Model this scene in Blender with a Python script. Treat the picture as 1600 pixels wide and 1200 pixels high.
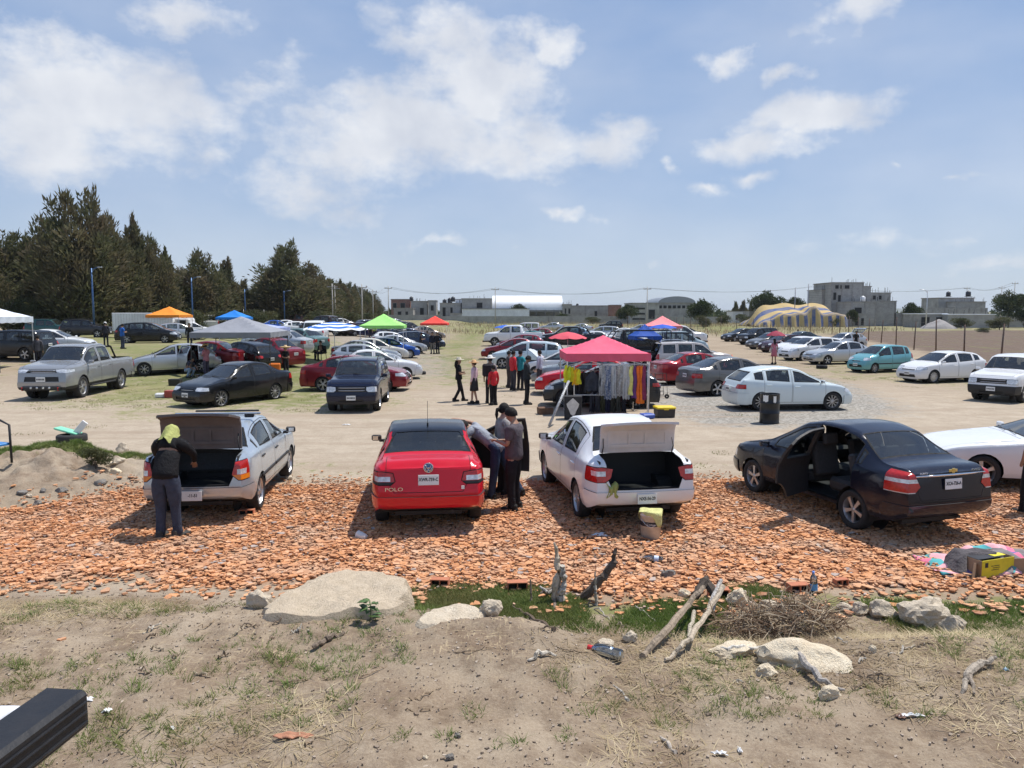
import bpy, bmesh, math, random
import numpy as np
from mathutils import Vector, Matrix, noise as mnoise
R = math.radians
random.seed(7); RNG = np.random.default_rng(11)
for o in list(bpy.data.objects): bpy.data.objects.remove(o)
SC = bpy.context.scene; COL = SC.collection

# ---------------------------------------------------------------- camera
CAMZ = 3.3; FPX = 1200.0; PITCH = math.atan((600 - 487) / FPX)
cd = bpy.data.cameras.new('camera'); cam = bpy.data.objects.new('camera', cd); COL.objects.link(cam)
cam.location = (0, 0, CAMZ); cam.rotation_euler = (R(90) - PITCH, 0, 0)
cd.sensor_width = 36; cd.lens = 36 * FPX / 1600; cd.clip_start = 0.05; cd.clip_end = 20000
SC.camera = cam
SC.view_settings.view_transform = 'Standard'; SC.view_settings.look = 'None'
SC.view_settings.exposure = 0.2; SC.view_settings.gamma = 1.0
SC.render.resolution_x = 1024; SC.render.resolution_y = 768
# ---------------------------------------------------------------- sun and sky
SDIR = Vector((0.38, 0.24, 1.0)).normalized()          # towards the sun
SEL = math.asin(SDIR.z); SAZ = math.atan2(SDIR.x, SDIR.y)
sl = bpy.data.lights.new('sun', 'SUN'); sl.energy = 4.6; sl.angle = R(0.53); sl.color = (1.0, 0.955, 0.89)
so = bpy.data.objects.new('sun', sl); COL.objects.link(so)
so.rotation_euler = (-SDIR).to_track_quat('-Z', 'Y').to_euler(); so.location = (0, 0, 50)
W = bpy.data.worlds.new('World'); SC.world = W; W.use_nodes = True
wt = W.node_tree; wt.nodes.clear()
def pxdir(px, py):
 c, s = math.cos(PITCH), math.sin(PITCH)
 x = (px - 800) / FPX; v = -(py - 600) / FPX
 return Vector((x, c + v * s, -s + v * c))
def azel(px, py):
 d = pxdir(px, py).normalized(); return math.atan2(d.x, d.y), math.asin(d.z)
def build_world():
 N = wt.nodes; L = wt.links
 def m(op, a, b=None, c=None, clamp=False):
  n = N.new('ShaderNodeMath'); n.operation = op; n.use_clamp = clamp
  for i, v in enumerate((a, b, c)):
   if v is None: continue
   if isinstance(v, (int, float)): n.inputs[i].default_value = v
   else: L.new(v, n.inputs[i])
  return n.outputs[0]
 def vm(op, a, b, out=0):
  n = N.new('ShaderNodeVectorMath'); n.operation = op
  for i, v in enumerate((a, b)):
   if v is None: continue
   if isinstance(v, tuple): n.inputs[i].default_value = v
   else: L.new(v, n.inputs[i])
  return n.outputs[out]
 sky = N.new('ShaderNodeTexSky'); sky.sky_type = 'NISHITA'; sky.sun_disc = False
 sky.sun_elevation = SEL; sky.sun_rotation = SAZ; sky.air_density = 1.0; sky.dust_density = 2.4; sky.ozone_density = 2.0; sky.altitude = 1500
 tc = N.new('ShaderNodeTexCoord'); D = vm('NORMALIZE', tc.outputs['Generated'], None)
 sp = N.new('ShaderNodeSeparateXYZ'); L.new(D, sp.inputs[0])
 az = m('ARCTAN2', sp.outputs[0], sp.outputs[1]); el = m('ARCSINE', sp.outputs[2])
 cb = N.new('ShaderNodeCombineXYZ'); L.new(az, cb.inputs[0]); L.new(el, cb.inputs[1])
 # warp
 nz = N.new('ShaderNodeTexNoise'); nz.inputs['Scale'].default_value = 7; nz.inputs['Detail'].default_value = 6; nz.inputs['Roughness'].default_value = .6
 L.new(cb.outputs[0], nz.inputs['Vector'])
 w1 = vm('SUBTRACT', nz.outputs['Color'], (.5, .5, .5)); w1 = vm('MULTIPLY', w1, (.16, .10, 0)); pos = vm('ADD', cb.outputs[0], w1)
 blobs = [(150,140,190,85,1.0),(60,200,180,80,.9),(270,180,130,80,.85),(290,14,110,32,.75),(70,62,70,32,.6),(330,245,55,26,.5),
             (640,195,190,95,1.0),(750,130,130,85,1.0),(560,240,150,70,.9),(790,230,170,70,.9),(856,68,52,42,.95),(480,295,150,45,.6),(930,222,85,42,.8),
             (620,18,70,30,.4),(560,335,90,30,.45),(690,65,90,60,.8),(430,135,90,45,.5),
             (1270,182,110,36,.95),(1180,228,110,26,.85),(1330,190,60,24,.7),(1225,118,42,18,.7),(1350,28,70,40,.7),(1270,45,60,30,.4),(1140,80,42,24,.75),(1175,273,42,12,.6),
             (1105,296,34,11,.6),(875,336,42,14,.6),(1030,262,20,14,.5),(1020,408,26,9,.45),(685,380,45,10,.4),(800,385,26,8,.3),(1510,282,40,9,.3),(1560,412,70,14,.35),(1420,370,200,16,.2),(960,345,60,8,.25),(1410,262,18,8,.3)]
 acc = None
 for (px, py, rx, ry, s) in blobs:
  a, e = azel(px, py)
  q = vm('SUBTRACT', pos, (a, e, 0)); q = vm('MULTIPLY', q, (FPX / rx * .92, FPX / ry * .92, 0))
  r = vm('LENGTH', q, None, 1)
  v = m('MULTIPLY_ADD', r, -s, s)
  acc = v if acc is None else m('MAXIMUM', acc, v)
 acc = m('MAXIMUM', acc, -0.6)
 n2 = N.new('ShaderNodeTexNoise'); n2.inputs['Scale'].default_value = 16; n2.inputs['Detail'].default_value = 8; n2.inputs['Roughness'].default_value = .62
 mp = vm('MULTIPLY', cb.outputs[0], (1, 1.7, 1)); L.new(mp, n2.inputs['Vector'])
 d = m('MULTIPLY_ADD', m('SUBTRACT', n2.outputs['Fac'], .5), 1.35, acc)
 mr = N.new('ShaderNodeMapRange'); mr.interpolation_type = 'SMOOTHSTEP'
 L.new(d, mr.inputs[0]); mr.inputs[1].default_value = -.05; mr.inputs[2].default_value = .74; mr.inputs[3].default_value = 0; mr.inputs[4].default_value = .86
 # faint veil everywhere
 n3 = N.new('ShaderNodeTexNoise'); n3.inputs['Scale'].default_value = 4; n3.inputs['Detail'].default_value = 4
 mp3 = vm('MULTIPLY', cb.outputs[0], (1, 2.5, 1)); L.new(mp3, n3.inputs['Vector'])
 veil = m('MULTIPLY', m('SUBTRACT', n3.outputs['Fac'], .36, None, True), .65)
 cov = m('MAXIMUM', mr.outputs[0], veil)
 # cloud colour: grey mauve thick body, white rims
 n4 = N.new('ShaderNodeTexNoise'); n4.inputs['Scale'].default_value = 11; n4.inputs['Detail'].default_value = 6; L.new(vm('ADD', cb.outputs[0], (0, .03, 0)), n4.inputs['Vector'])
 cr = N.new('ShaderNodeMix'); cr.data_type = 'RGBA'
 sh = m('MULTIPLY_ADD', m('SUBTRACT', n4.outputs['Fac'], .42), 3.0, m('MULTIPLY', acc, .25), True)
 L.new(sh, cr.inputs[0]); cr.inputs[6].default_value = (7.9, 8.0, 8.2, 1); cr.inputs[7].default_value = (5.6, 5.9, 6.6, 1)
 # humid air: sky pulled towards pale blue
 base = N.new('ShaderNodeMix'); base.data_type = 'RGBA'; base.inputs[0].default_value = .8
 L.new(sky.outputs[0], base.inputs[6])
 gr = N.new('ShaderNodeValToRGB'); L.new(m('MULTIPLY', el, 1.6, None, True), gr.inputs[0])
 gr.color_ramp.elements[0].color = (.50, .585, .69, 1); gr.color_ramp.elements[1].color = (.145, .265, .53, 1)
 e2 = gr.color_ramp.elements.new(.25); e2.color = (.35, .465, .665, 1)
 e3 = gr.color_ramp.elements.new(.75); e3.color = (.22, .345, .60, 1)
 g10 = vm('MULTIPLY', gr.outputs[0], (10, 10, 10)); L.new(g10, base.inputs[7])
 mx = N.new('ShaderNodeMix'); mx.data_type = 'RGBA'
 L.new(cov, mx.inputs[0]); L.new(base.outputs[2], mx.inputs[6]); L.new(cr.outputs[2], mx.inputs[7])
 bg = N.new('ShaderNodeBackground'); bg.inputs[1].default_value = 0.1; L.new(mx.outputs[2], bg.inputs[0])
 out = N.new('ShaderNodeOutputWorld'); L.new(bg.outputs[0], out.inputs[0])
build_world()
SC.cycles.use_adaptive_sampling = True; SC.cycles.adaptive_threshold = 0.02
SC.cycles.max_bounces = 6; SC.cycles.transparent_max_bounces = 12; SC.cycles.caustics_reflective = False; SC.cycles.caustics_refractive = False
SC.cycles.sample_clamp_indirect = 6; SC.cycles.use_denoising = True

# ---------------------------------------------------------------- terrain height
def sst(a, b, x):
 t = np.clip((x - a) / (b - a), 0, 1); return t * t * (3 - 2 * t)
def vn(x, y, s, seed=0):        # cheap value noise, numpy
 x = np.asarray(x, float) * s + seed * 17.3; y = np.asarray(y, float) * s + seed * 9.1
 xi = np.floor(x); yi = np.floor(y); fx = x - xi; fy = y - yi
 fx = fx * fx * (3 - 2 * fx); fy = fy * fy * (3 - 2 * fy)
 def h(a, b):
  v = np.sin(a * 127.1 + b * 311.7) * 43758.5453; return v - np.floor(v)
 return (h(xi, yi) * (1 - fx) + h(xi + 1, yi) * fx) * (1 - fy) + (h(xi, yi + 1) * (1 - fx) + h(xi + 1, yi + 1) * fx) * fy - .5
def H(x, y):
 x = np.asarray(x, float); y = np.asarray(y, float)
 crest = 7.3 - .45 * sst(-.5, .8, x) + .35 * vn(x, 0 * x, .5, 1) + .25 * vn(x, 0 * x, 1.7, 2)
 wid = .75 + 1.15 * sst(-.5, -3, x)
 s = 1 - sst(crest - .5, crest + wid, y)
 z = s * (.48 - .07 * sst(0, 1.5, x) + .22 * sst(7, 2, y))
 near = 1 - sst(9.5, 12, y)
 z = z + near * (.10 * vn(x, y, 1.1, 3) + .06 * vn(x, y, 3.1, 4) + .042 * vn(x, y, 7, 5) + .02 * vn(x, y, 15, 6)) * (.35 + .65 * s)
 # berm on the left
 bx = (x + 9.8) / 3.2; by = (y - 14.8) / 1.9
 b = np.exp(-(bx * bx + by * by) * 1.1) * .55 * sst(-4.6, -7.2, x)
 z = z + b * (1 + .7 * vn(x, y, 1.6, 7) + .5 * vn(x, y, 4, 8) + .3 * vn(x, y, 9, 13))
 z = z + .9 * sst(32, 50, y) * sst(-9, -17, x)
 z = z + (1 - near) * sst(12, 14, y) * .03 * vn(x, y, .35, 9) * (1 - sst(60, 90, y))
 return z
def hit(px, py, dz=0.0):
 d = pxdir(px, py); o = Vector((0, 0, CAMZ)); t = 1.5
 def f(t): return o.z + d.z * t - float(H(d.x * t, d.y * t)) - dz
 prev = t
 while t < 3000:
  if f(t) < 0: break
  prev = t; t += .05 + t * .01
 else: return Vector((d.x * 300, d.y * 300, 0))
 a, b = prev, t
 for _ in range(24):
  c = (a + b) / 2
  if f(c) < 0: b = c
  else: a = c
 t = (a + b) / 2
 return Vector((d.x * t, d.y * t, float(H(d.x * t, d.y * t))))
def at(px, dist, z=None):     # ground point below pixel column px at forward distance dist
 x = (px - 800) / FPX * dist * 1.0; return Vector((x, dist, float(H(x, dist)) if z is None else z))
def zat(py, dist):            # height that shows at pixel row py at forward distance dist
 d = pxdir(800, py); return CAMZ + d.z / d.y * dist

# ---------------------------------------------------------------- node helper and materials
def newmat(name):
 m = bpy.data.materials.new(name); m.use_nodes = True; m.node_tree.nodes.clear(); return m
class NB:
 def __init__(s, name):
  s.m = newmat(name); s.N = s.m.node_tree.nodes; s.L = s.m.node_tree.links
 def n(s, t, **kw):
  x = s.N.new(t)
  for k, v in kw.items(): setattr(x, k, v)
  return x
 def set(s, sock, v):
  if v is None: return
  if isinstance(v, bpy.types.NodeSocket): s.L.new(v, sock)
  elif isinstance(v, tuple) and len(v) == 3 and sock.type == 'RGBA': sock.default_value = (*v, 1)
  else: sock.default_value = v
 def math(s, op, a, b=None, c=None, clamp=False):
  x = s.n('ShaderNodeMath', operation=op, use_clamp=clamp)
  for i, v in enumerate((a, b, c)): s.set(x.inputs[i], v)
  return x.outputs[0]
 def mix(s, f, a, b, blend='MIX'):
  x = s.n('ShaderNodeMix', data_type='RGBA', blend_type=blend); x.clamp_factor = True
  s.set(x.inputs[0], f); s.set(x.inputs[6], a); s.set(x.inputs[7], b); return x.outputs[2]
 def noise(s, scale, detail=4, rough=.55, vec=None, col=False, dist=0):
  x = s.n('ShaderNodeTexNoise'); x.inputs['Scale'].default_value = scale; x.inputs['Detail'].default_value = detail
  x.inputs['Roughness'].default_value = rough; x.inputs['Distortion'].default_value = dist
  if vec is not None: s.L.new(vec, x.inputs['Vector'])
  return x.outputs['Color' if col else 'Fac']
 def mr(s, v, a, b, c=0, d=1, smooth=False):
  x = s.n('ShaderNodeMapRange'); 
  if smooth: x.interpolation_type = 'SMOOTHSTEP'
  s.set(x.inputs[0], v)
  for i, q in enumerate((a, b, c, d)): x.inputs[i + 1].default_value = q
  return x.outputs[0]
 def coord(s, which='Object'): return s.n('ShaderNodeTexCoord').outputs[which]
 def bsdf(s, color, rough=.6, metal=0, spec=.5, normal=None, **kw):
  x = s.n('ShaderNodeBsdfPrincipled'); s.set(x.inputs['Base Color'], color); s.set(x.inputs['Roughness'], rough)
  s.set(x.inputs['Metallic'], metal); s.set(x.inputs['Specular IOR Level'], spec); s.set(x.inputs['Normal'], normal)
  for k, v in kw.items(): s.set(x.inputs[k], v)
  return x.outputs[0]
 def bump(s, h, strength=.5, dist=.02):
  x = s.n('ShaderNodeBump'); x.inputs['Strength'].default_value = strength; x.inputs['Distance'].default_value = dist
  s.L.new(h, x.inputs['Height']); return x.outputs[0]
 def out(s, sh):
  o = s.n('ShaderNodeOutputMaterial'); s.L.new(sh, o.inputs[0]); return s.m
MATS = {}
def simple(name, color, rough=.6, metal=0, spec=.5, var=.12, scale=12, bump=0, **kw):
 if name in MATS: return MATS[name]
 b = NB(name); c = b.coord()
 f = b.noise(scale, 5, .6, c)
 dark = tuple(v * (1 - var) for v in color); lite = tuple(min(1, v * (1 + var)) for v in color)
 col = b.mix(b.mr(f, .3, .7), dark, lite)
 nm = b.bump(b.noise(scale * 3, 4, .6, c), bump, .01) if bump else None
 MATS[name] = b.out(b.bsdf(col, b.mr(f, .3, .7, rough * .85, min(1, rough * 1.15)), metal, spec, nm, **kw)); return MATS[name]
def objcolor(name, rough=.7, metal=0, spec=.4, var=.15, scale=10, bump=.2, coat=0, dirt=0, weave=0):
 """material whose base colour is the object's own colour"""
 if name in MATS: return MATS[name]
 b = NB(name); c = b.coord(); oi = b.n('ShaderNodeObjectInfo')
 f = b.noise(scale, 5, .6, c)
 v = b.mr(f, .25, .75, 1 - var, 1 + var)
 hv = b.n('ShaderNodeHueSaturation'); b.L.new(oi.outputs['Color'], hv.inputs['Color']); b.L.new(v, hv.inputs['Value'])
 nm = b.bump(b.noise(scale * 2.5, 4, .6, c), bump, .02) if bump else None
 MATS[name] = b.out(b.bsdf(hv.outputs[0], rough, metal, spec, nm)); return MATS[name]
def paint():
 b = NB('car_paint'); c = b.coord(); oi = b.n('ShaderNodeObjectInfo'); ge = b.n('ShaderNodeNewGeometry')
 sp = b.n('ShaderNodeSeparateXYZ'); b.L.new(c, sp.inputs[0])
 dust = b.noise(3.0, 6, .65, ge.outputs['Position'])
 low = b.mr(sp.outputs[2], .15, .5, .14, .006)                          # road dust on the sills
 df = b.math('MULTIPLY', b.mr(dust, .35, .7, .25, 1), low, None, True)
 col = b.mix(df, oi.outputs['Color'], (.36, .29, .22))
 rough = b.math('MULTIPLY_ADD', df, .7, b.mr(b.noise(7, 3, .5, c), .3, .7, .16, .24), True)
 nm = b.bump(b.noise(2.2, 2, .4, c), .04, .02)
 p = b.bsdf(col, rough, b.math('MULTIPLY', oi.outputs['Alpha'], .55), .28, nm, **{'Coat Weight': b.math('SUBTRACT', .38, df, None, True), 'Coat Roughness': .06})
 inn = b.bsdf((.035, .033, .032), .8)
 mx = b.n('ShaderNodeMixShader'); b.L.new(ge.outputs['Backfacing'], mx.inputs[0]); b.L.new(p, mx.inputs[1]); b.L.new(inn, mx.inputs[2])
 return b.out(mx.outputs[0])
def glass(name, tint, gl=.06):
 b = NB(name); fr = b.n('ShaderNodeFresnel'); fr.inputs[0].default_value = 1.5
 t = b.n('ShaderNodeBsdfTransparent'); t.inputs[0].default_value = (*tint, 1)
 g = b.n('ShaderNodeBsdfGlossy'); g.inputs['Roughness'].default_value = .03; g.inputs[0].default_value = (.95, .98, 1, 1)
 d = b.n('ShaderNodeBsdfDiffuse'); d.inputs[0].default_value = (.30, .30, .28, 1)
 m1 = b.n('ShaderNodeMixShader'); m1.inputs[0].default_value = gl; b.L.new(t.outputs[0], m1.inputs[1]); b.L.new(d.outputs[0], m1.inputs[2])
 m2 = b.n('ShaderNodeMixShader'); b.L.new(b.math('MULTIPLY_ADD', fr.outputs[0], 1.1, .03, True), m2.inputs[0]); b.L.new(m1.outputs[0], m2.inputs[1]); b.L.new(g.outputs[0], m2.inputs[2])
 return b.out(m2.outputs[0])
M = MATS
M['paint'] = paint(); M['glass'] = glass('car_glass', (.58, .64, .62), .05); M['glass_dark'] = glass('tinted_glass', (.08, .09, .09), .03)
M['clear'] = glass('clear_plastic', (.85, .88, .9), .08)
simple('rubber', (.022, .022, .023), .85, var=.3, scale=20, bump=.3)
simple('trim', (.018, .018, .019), .6, var=.25, scale=15)
simple('gap', (.006, .006, .006), .9)
simple('rim', (.52, .52, .53), .35, .75, var=.15, scale=30)
simple('chrome', (.75, .75, .76), .12, 1.0, var=.05)
simple('red_lens', (.42, .018, .015), .12, 0, .7, var=.25, scale=25)
simple('amber_lens', (.75, .22, .02), .15, 0, .7)
simple('clear_lens', (.62, .64, .66), .12, .3, .8, var=.35, scale=18)
simple('plate', (.74, .75, .74), .45, var=.05)
simple('ink', (.02, .022, .03), .5)
simple('seat_fabric', (.05, .05, .052), .9, var=.3, scale=30, bump=.3)
simple('grey_liner', (.30, .28, .27), .8, var=.15, scale=6, bump=.15)
objcolor('cloth', .85, 0, .2, .28, 9, 1.0); objcolor('plastic', .45, 0, .5, .1, 9, .05); objcolor('matte', .8, 0, .3, .25, 8, .4)
objcolor('metal', .4, .6, .5, .2, 9, .1); objcolor('skin', .55, 0, .4, .08, 20, .1); objcolor('canopy', .75, 0, .25, .12, 3, .35)

# ---------------------------------------------------------------- object helpers
def link(o, parent=None, color=None):
 COL.objects.link(o)
 if parent is not None: o.parent = parent
 if color is not None: o.color = (*color, 1) if len(color) == 3 else color
 return o
def tag(o, label=None, cat=None, group=None, kind=None):
 if label: o['label'] = label
 if cat: o['category'] = cat
 if group: o['group'] = group
 if kind: o['kind'] = kind
 return o
def empty(name, loc=(0, 0, 0), rz=0.0):
 o = bpy.data.objects.new(name, None); o.empty_display_size = .2; COL.objects.link(o); o.location = loc; o.rotation_euler = (0, 0, rz); return o
def matl(m): return MATS[m] if isinstance(m, str) else m
def obj(name, me, mats, parent=None, color=None, loc=None, rot=None):
 o = bpy.data.objects.new(name, me)
 if mats is not None:
  if len(me.materials): me.materials.clear()
  for m in (mats if isinstance(mats, (list, tuple)) else [mats]): me.materials.append(matl(m))
 link(o, parent, color)
 if loc is not None: o.location = loc
 if rot is not None: o.rotation_euler = rot
 return o
def fastmesh(name, V, F, smooth=False, mi=None):
 """V (n,3) array, F (m,k) array of equal-sized faces"""
 V = np.asarray(V, np.float32); F = np.asarray(F, np.int32); k = F.shape[1]
 me = bpy.data.meshes.new(name); me.vertices.add(len(V)); me.vertices.foreach_set('co', V.ravel())
 me.loops.add(F.size); me.loops.foreach_set('vertex_index', F.ravel())
 me.polygons.add(len(F)); me.polygons.foreach_set('loop_start', np.arange(0, F.size, k, dtype=np.int32))
 me.polygons.foreach_set('use_smooth', np.full(len(F), bool(smooth)))
 if smooth: me.polygons.foreach_set('use_smooth', np.ones(len(F), bool))
 if mi is not None: me.polygons.foreach_set('material_index', np.asarray(mi, np.int32))
 me.update(calc_edges=True); me.validate(); return me
class MB:
 """collects shapes into one mesh"""
 def __init__(s): s.v = []; s.f = []; s.mi = []; s.sm = []
 def add(s, vs, fs, mi=0, sm=False, mat=None):
  n = len(s.v)
  if mat is not None: vs = [mat @ Vector(v) for v in vs]
  s.v += [tuple(v) for v in vs]
  for f in fs: s.f.append([i + n for i in f]); s.mi.append(mi); s.sm.append(sm)
  return s
 def box(s, c, d, rot=(0, 0, 0), mi=0, taper=1.0, bev=0.0, jit=0.0):
  x, y, z = d[0] / 2, d[1] / 2, d[2] / 2; t = taper
  from mathutils import Euler
  mt = Matrix.Translation(c) @ Euler(rot).to_matrix().to_4x4()
  if bev > 0:
   b = min(bev, x * .49, y * .49, z * .49); vs = []; idx = {}
   for sx in (-1, 1):
    for sy in (-1, 1):
     for sz in (-1, 1):
      k = t if sz > 0 else 1
      for a in range(3):
       p = [sx * (x * k - b), sy * (y * k - b), sz * (z - b)]; p[a] = (sx * x * k, sy * y * k, sz * z)[a]
       idx[(sx, sy, sz, a)] = len(vs); vs.append(p)
   fs = []
   for a in range(3):
    for sg in (-1, 1):
     o = [i for i in range(3) if i != a]; q = []
     for (u, w) in ((-1, -1), (1, -1), (1, 1), (-1, 1)):
      k = [0, 0, 0]; k[a] = sg; k[o[0]] = u; k[o[1]] = w; q.append(idx[(*k, a)])
     if (sg > 0) == (a == 1): q.reverse()
     fs.append(q)
   for a in range(3):       # edges along axis a
    o = [i for i in range(3) if i != a]
    for u in (-1, 1):
     for w in (-1, 1):
      k1 = [0, 0, 0]; k1[a] = -1; k1[o[0]] = u; k1[o[1]] = w; k2 = list(k1); k2[a] = 1
      q = [idx[(*k1, o[0])], idx[(*k1, o[1])], idx[(*k2, o[1])], idx[(*k2, o[0])]]
      fs.append(q)
   for sx in (-1, 1):
    for sy in (-1, 1):
     for sz in (-1, 1): fs.append([idx[(sx, sy, sz, 0)], idx[(sx, sy, sz, 1)], idx[(sx, sy, sz, 2)]])
   c0 = Vector((0, 0, 0)); f2 = []
   for f in fs:
    p = [Vector(vs[i]) for i in f]; nn = (p[1] - p[0]).cross(p[2] - p[0]); cc = sum(p, Vector()) / len(p)
    f2.append(f if nn.dot(cc - c0) >= 0 else f[::-1])
   return s.add(vs, f2, mi, False, mt)
  vs = [(-x, -y, -z), (x, -y, -z), (x, y, -z), (-x, y, -z), (-x * t, -y * t, z), (x * t, -y * t, z), (x * t, y * t, z), (-x * t, y * t, z)]
  return s.add(vs, [(3, 2, 1, 0), (4, 5, 6, 7), (0, 1, 5, 4), (1, 2, 6, 5), (2, 3, 7, 6), (3, 0, 4, 7)], mi, False, mt)
 def tube(s, pts, rad, n=8, mi=0, sm=True, cap=True):
  pts = [Vector(p) for p in pts]
  if not isinstance(rad, (list, tuple)): rad = [rad] * len(pts)
  vs = []; up = Vector((0, 0, 1))
  for i, p in enumerate(pts):
   t = (pts[min(i + 1, len(pts) - 1)] - pts[max(i - 1, 0)]).normalized()
   a = t.cross(up)
   if a.length < .05: a = t.cross(Vector((1, 0, 0)))
   a.normalize(); b = t.cross(a)
   for k in range(n):
    w = 2 * math.pi * k / n; vs.append(p + (a * math.cos(w) + b * math.sin(w)) * rad[i])
  fs = []
  for i in range(len(pts) - 1):
   for k in range(n): k2 = (k + 1) % n; fs.append((i * n + k, (i + 1) * n + k, (i + 1) * n + k2, i * n + k2))
  s.add(vs, fs, mi, sm)
  if cap:
   m0 = len(s.v) - len(vs); s.f.append([m0 + k for k in range(n)]); s.f.append([m0 + (len(pts) - 1) * n + k for k in range(n)][::-1]); s.mi += [mi, mi]; s.sm += [False, False]
  return s
 def lathe(s, prof, n=24, mat=None, mi=0, sm=True, closed=False):
  vs = []; fs = []; m_ = len(prof)
  for k in range(n):
   w = 2 * math.pi * k / n
   for (r, z) in prof: vs.append((r * math.cos(w), r * math.sin(w), z))
  for k in range(n):
   k2 = (k + 1) % n
   for j in range(m_ - 1 if not closed else m_): j2 = (j + 1) % m_; fs.append((k * m_ + j, k2 * m_ + j, k2 * m_ + j2, k * m_ + j2))
  return s.add(vs, fs, mi, sm, mat)
 def mesh(s, name='m', weld=False):
  me = bpy.data.meshes.new(name); me.from_pydata([tuple(v) for v in s.v], [], s.f)
  me.polygons.foreach_set('material_index', s.mi); me.polygons.foreach_set('use_smooth', s.sm); me.update(); return me
 def build(s, name, mats, parent=None, color=None, loc=None, rot=None): return obj(name, s.mesh(name), mats, parent, color, loc, rot)
def text(name, s, size, parent, loc, rot, mat='ink', depth=.002, align='CENTER', bold=0.0, sx=1.0):
 c = bpy.data.curves.new(name, 'FONT'); c.body = s; c.size = size; c.extrude = depth; c.align_x = align; c.align_y = 'CENTER'; c.offset = bold; c.resolution_u = 3
 t_ = bpy.data.objects.new('t', c); COL.objects.link(t_); dg = bpy.context.evaluated_depsgraph_get(); me = bpy.data.meshes.new_from_object(t_.evaluated_get(dg)); bpy.data.objects.remove(t_); bpy.data.curves.remove(c); me.name = name
 o = obj(name, me, mat, parent); o.location = loc; o.rotation_euler = rot; o.scale = (sx, 1, 1); return o
def copy_tree(o, parent=None, color=None, depth=0, skip=()):
 c = o.copy(); COL.objects.link(c); c.parent = parent
 for k in ('label', 'category', 'group', 'kind'):
  if k in c and depth == 0: del c[k]
 if color is not None and o.get('tint'): c.color = color
 for ch in o.children:
  if ch.name.split('.')[0] in skip: continue
  copy_tree(ch, c, color, depth + 1, skip)
 return c

# ================================================================ cars
def hull2(pts):
 pts = sorted(set((round(a, 5), round(b, 5)) for a, b in pts)); lo = []; up = []
 def cr(o, a, b): return (a[0] - o[0]) * (b[1] - o[1]) - (a[1] - o[1]) * (b[0] - o[0])
 for p in pts:
  while len(lo) >= 2 and cr(lo[-2], lo[-1], p) <= 1e-9: lo.pop()
  lo.append(p)
 for p in reversed(pts):
  while len(up) >= 2 and cr(up[-2], up[-1], p) <= 1e-9: up.pop()
  up.append(p)
 return lo[:-1] + up[:-1]
def inset2(poly, d):
 n = len(poly); out = []
 for i in range(n):
  a, b, c = poly[i - 1], poly[i], poly[(i + 1) % n]
  def nrm(p, q):
   ex, ey = q[0] - p[0], q[1] - p[1]; l = math.hypot(ex, ey); return (-ey / l, ex / l)
  n1, n2 = nrm(a, b), nrm(b, c); k = 1 + n1[0] * n2[0] + n1[1] * n2[1]
  out.append((b[0] + (n1[0] + n2[0]) * d / max(k, .3), b[1] + (n1[1] + n2[1]) * d / max(k, .3)))
 return out
def cut(bm, faces, poly, ax):
 faces = [f for f in faces if f.is_valid]
 for i in range(len(poly)):
  if not faces: return []
  p, q = poly[i], poly[(i + 1) % len(poly)]
  co = Vector((0, 0, 0)); no = Vector((0, 0, 0))
  co[ax[0]], co[ax[1]] = p; no[ax[0]], no[ax[1]] = q[1] - p[1], -(q[0] - p[0])
  if no.length < 1e-6: continue
  no.normalize(); g = set(faces)
  for f in faces: g.update(f.edges); g.update(f.verts)
  r = bmesh.ops.bisect_plane(bm, geom=list(g), dist=1e-5, plane_co=co, plane_no=no)
  fs = set(x for x in r['geom'] if isinstance(x, bmesh.types.BMFace)); fs.update(f for f in faces if f.is_valid)
  faces = [f for f in fs if (f.calc_center_median() - co).dot(no) < 0]
 return faces
def cut_gap(bm, faces, poly, ax, d, lay, mi=1):
 poly_c = poly
 outer = cut(bm, faces, poly_c, ax)
 cut_gap.n += 1; k = cut_gap.n
 for f in outer: f[lay] = k
 inner = cut(bm, outer, inset2(poly_c, d), ax); s = set(inner)
 for f in bm.faces:
  if f[lay] == k and f not in s: f.material_index = mi
 return inner
cut_gap.n = 0
class Piece:
 def __init__(s, bm, faces, push=0.0):
  idx = {}; s.v = []; s.f = []; s.mi = []
  for f in faces:
   q = []
   for v in f.verts:
    if v not in idx: idx[v] = len(s.v); s.v.append(v.co + v.normal * push)
    q.append(idx[v])
   s.f.append(q); s.mi.append(f.material_index)
  bmesh.ops.delete(bm, geom=[f for f in faces], context='FACES')
 def xf(s, mt): s.v = [mt @ v for v in s.v]; return s
 def build(s, name, mats, parent, tint=None, thick=0.0, inner=1, ang=35):
  V = list(s.v); F = list(s.f); mi = list(s.mi)
  if thick:
   me = bpy.data.meshes.new('t'); me.from_pydata(V, [], F); me.update(); n = len(V)
   V += [v - Vector(me.vertices[i].normal) * thick for i, v in enumerate(V)]; ec = {}
   for f in F:
    for a, b in zip(f, f[1:] + f[:1]): ec[(a, b)] = 1
   F2 = [[i + n for i in f[::-1]] for f in F]; mi += [inner] * len(F2)
   side = [[b, a, a + n, b + n] for (a, b) in ec if (b, a) not in ec]; mi += [inner] * len(side)
   F = F + F2 + side; bpy.data.meshes.remove(me)
  me = bpy.data.meshes.new(name); me.from_pydata([tuple(v) for v in V], [], F)
  me.polygons.foreach_set('material_index', mi); smooth(me, ang); 
  o = obj(name, me, mats, parent)
  if tint is not None: o.color = (*tint, 1) if len(tint) == 3 else tint; o['tint'] = 1
  return o
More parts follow.
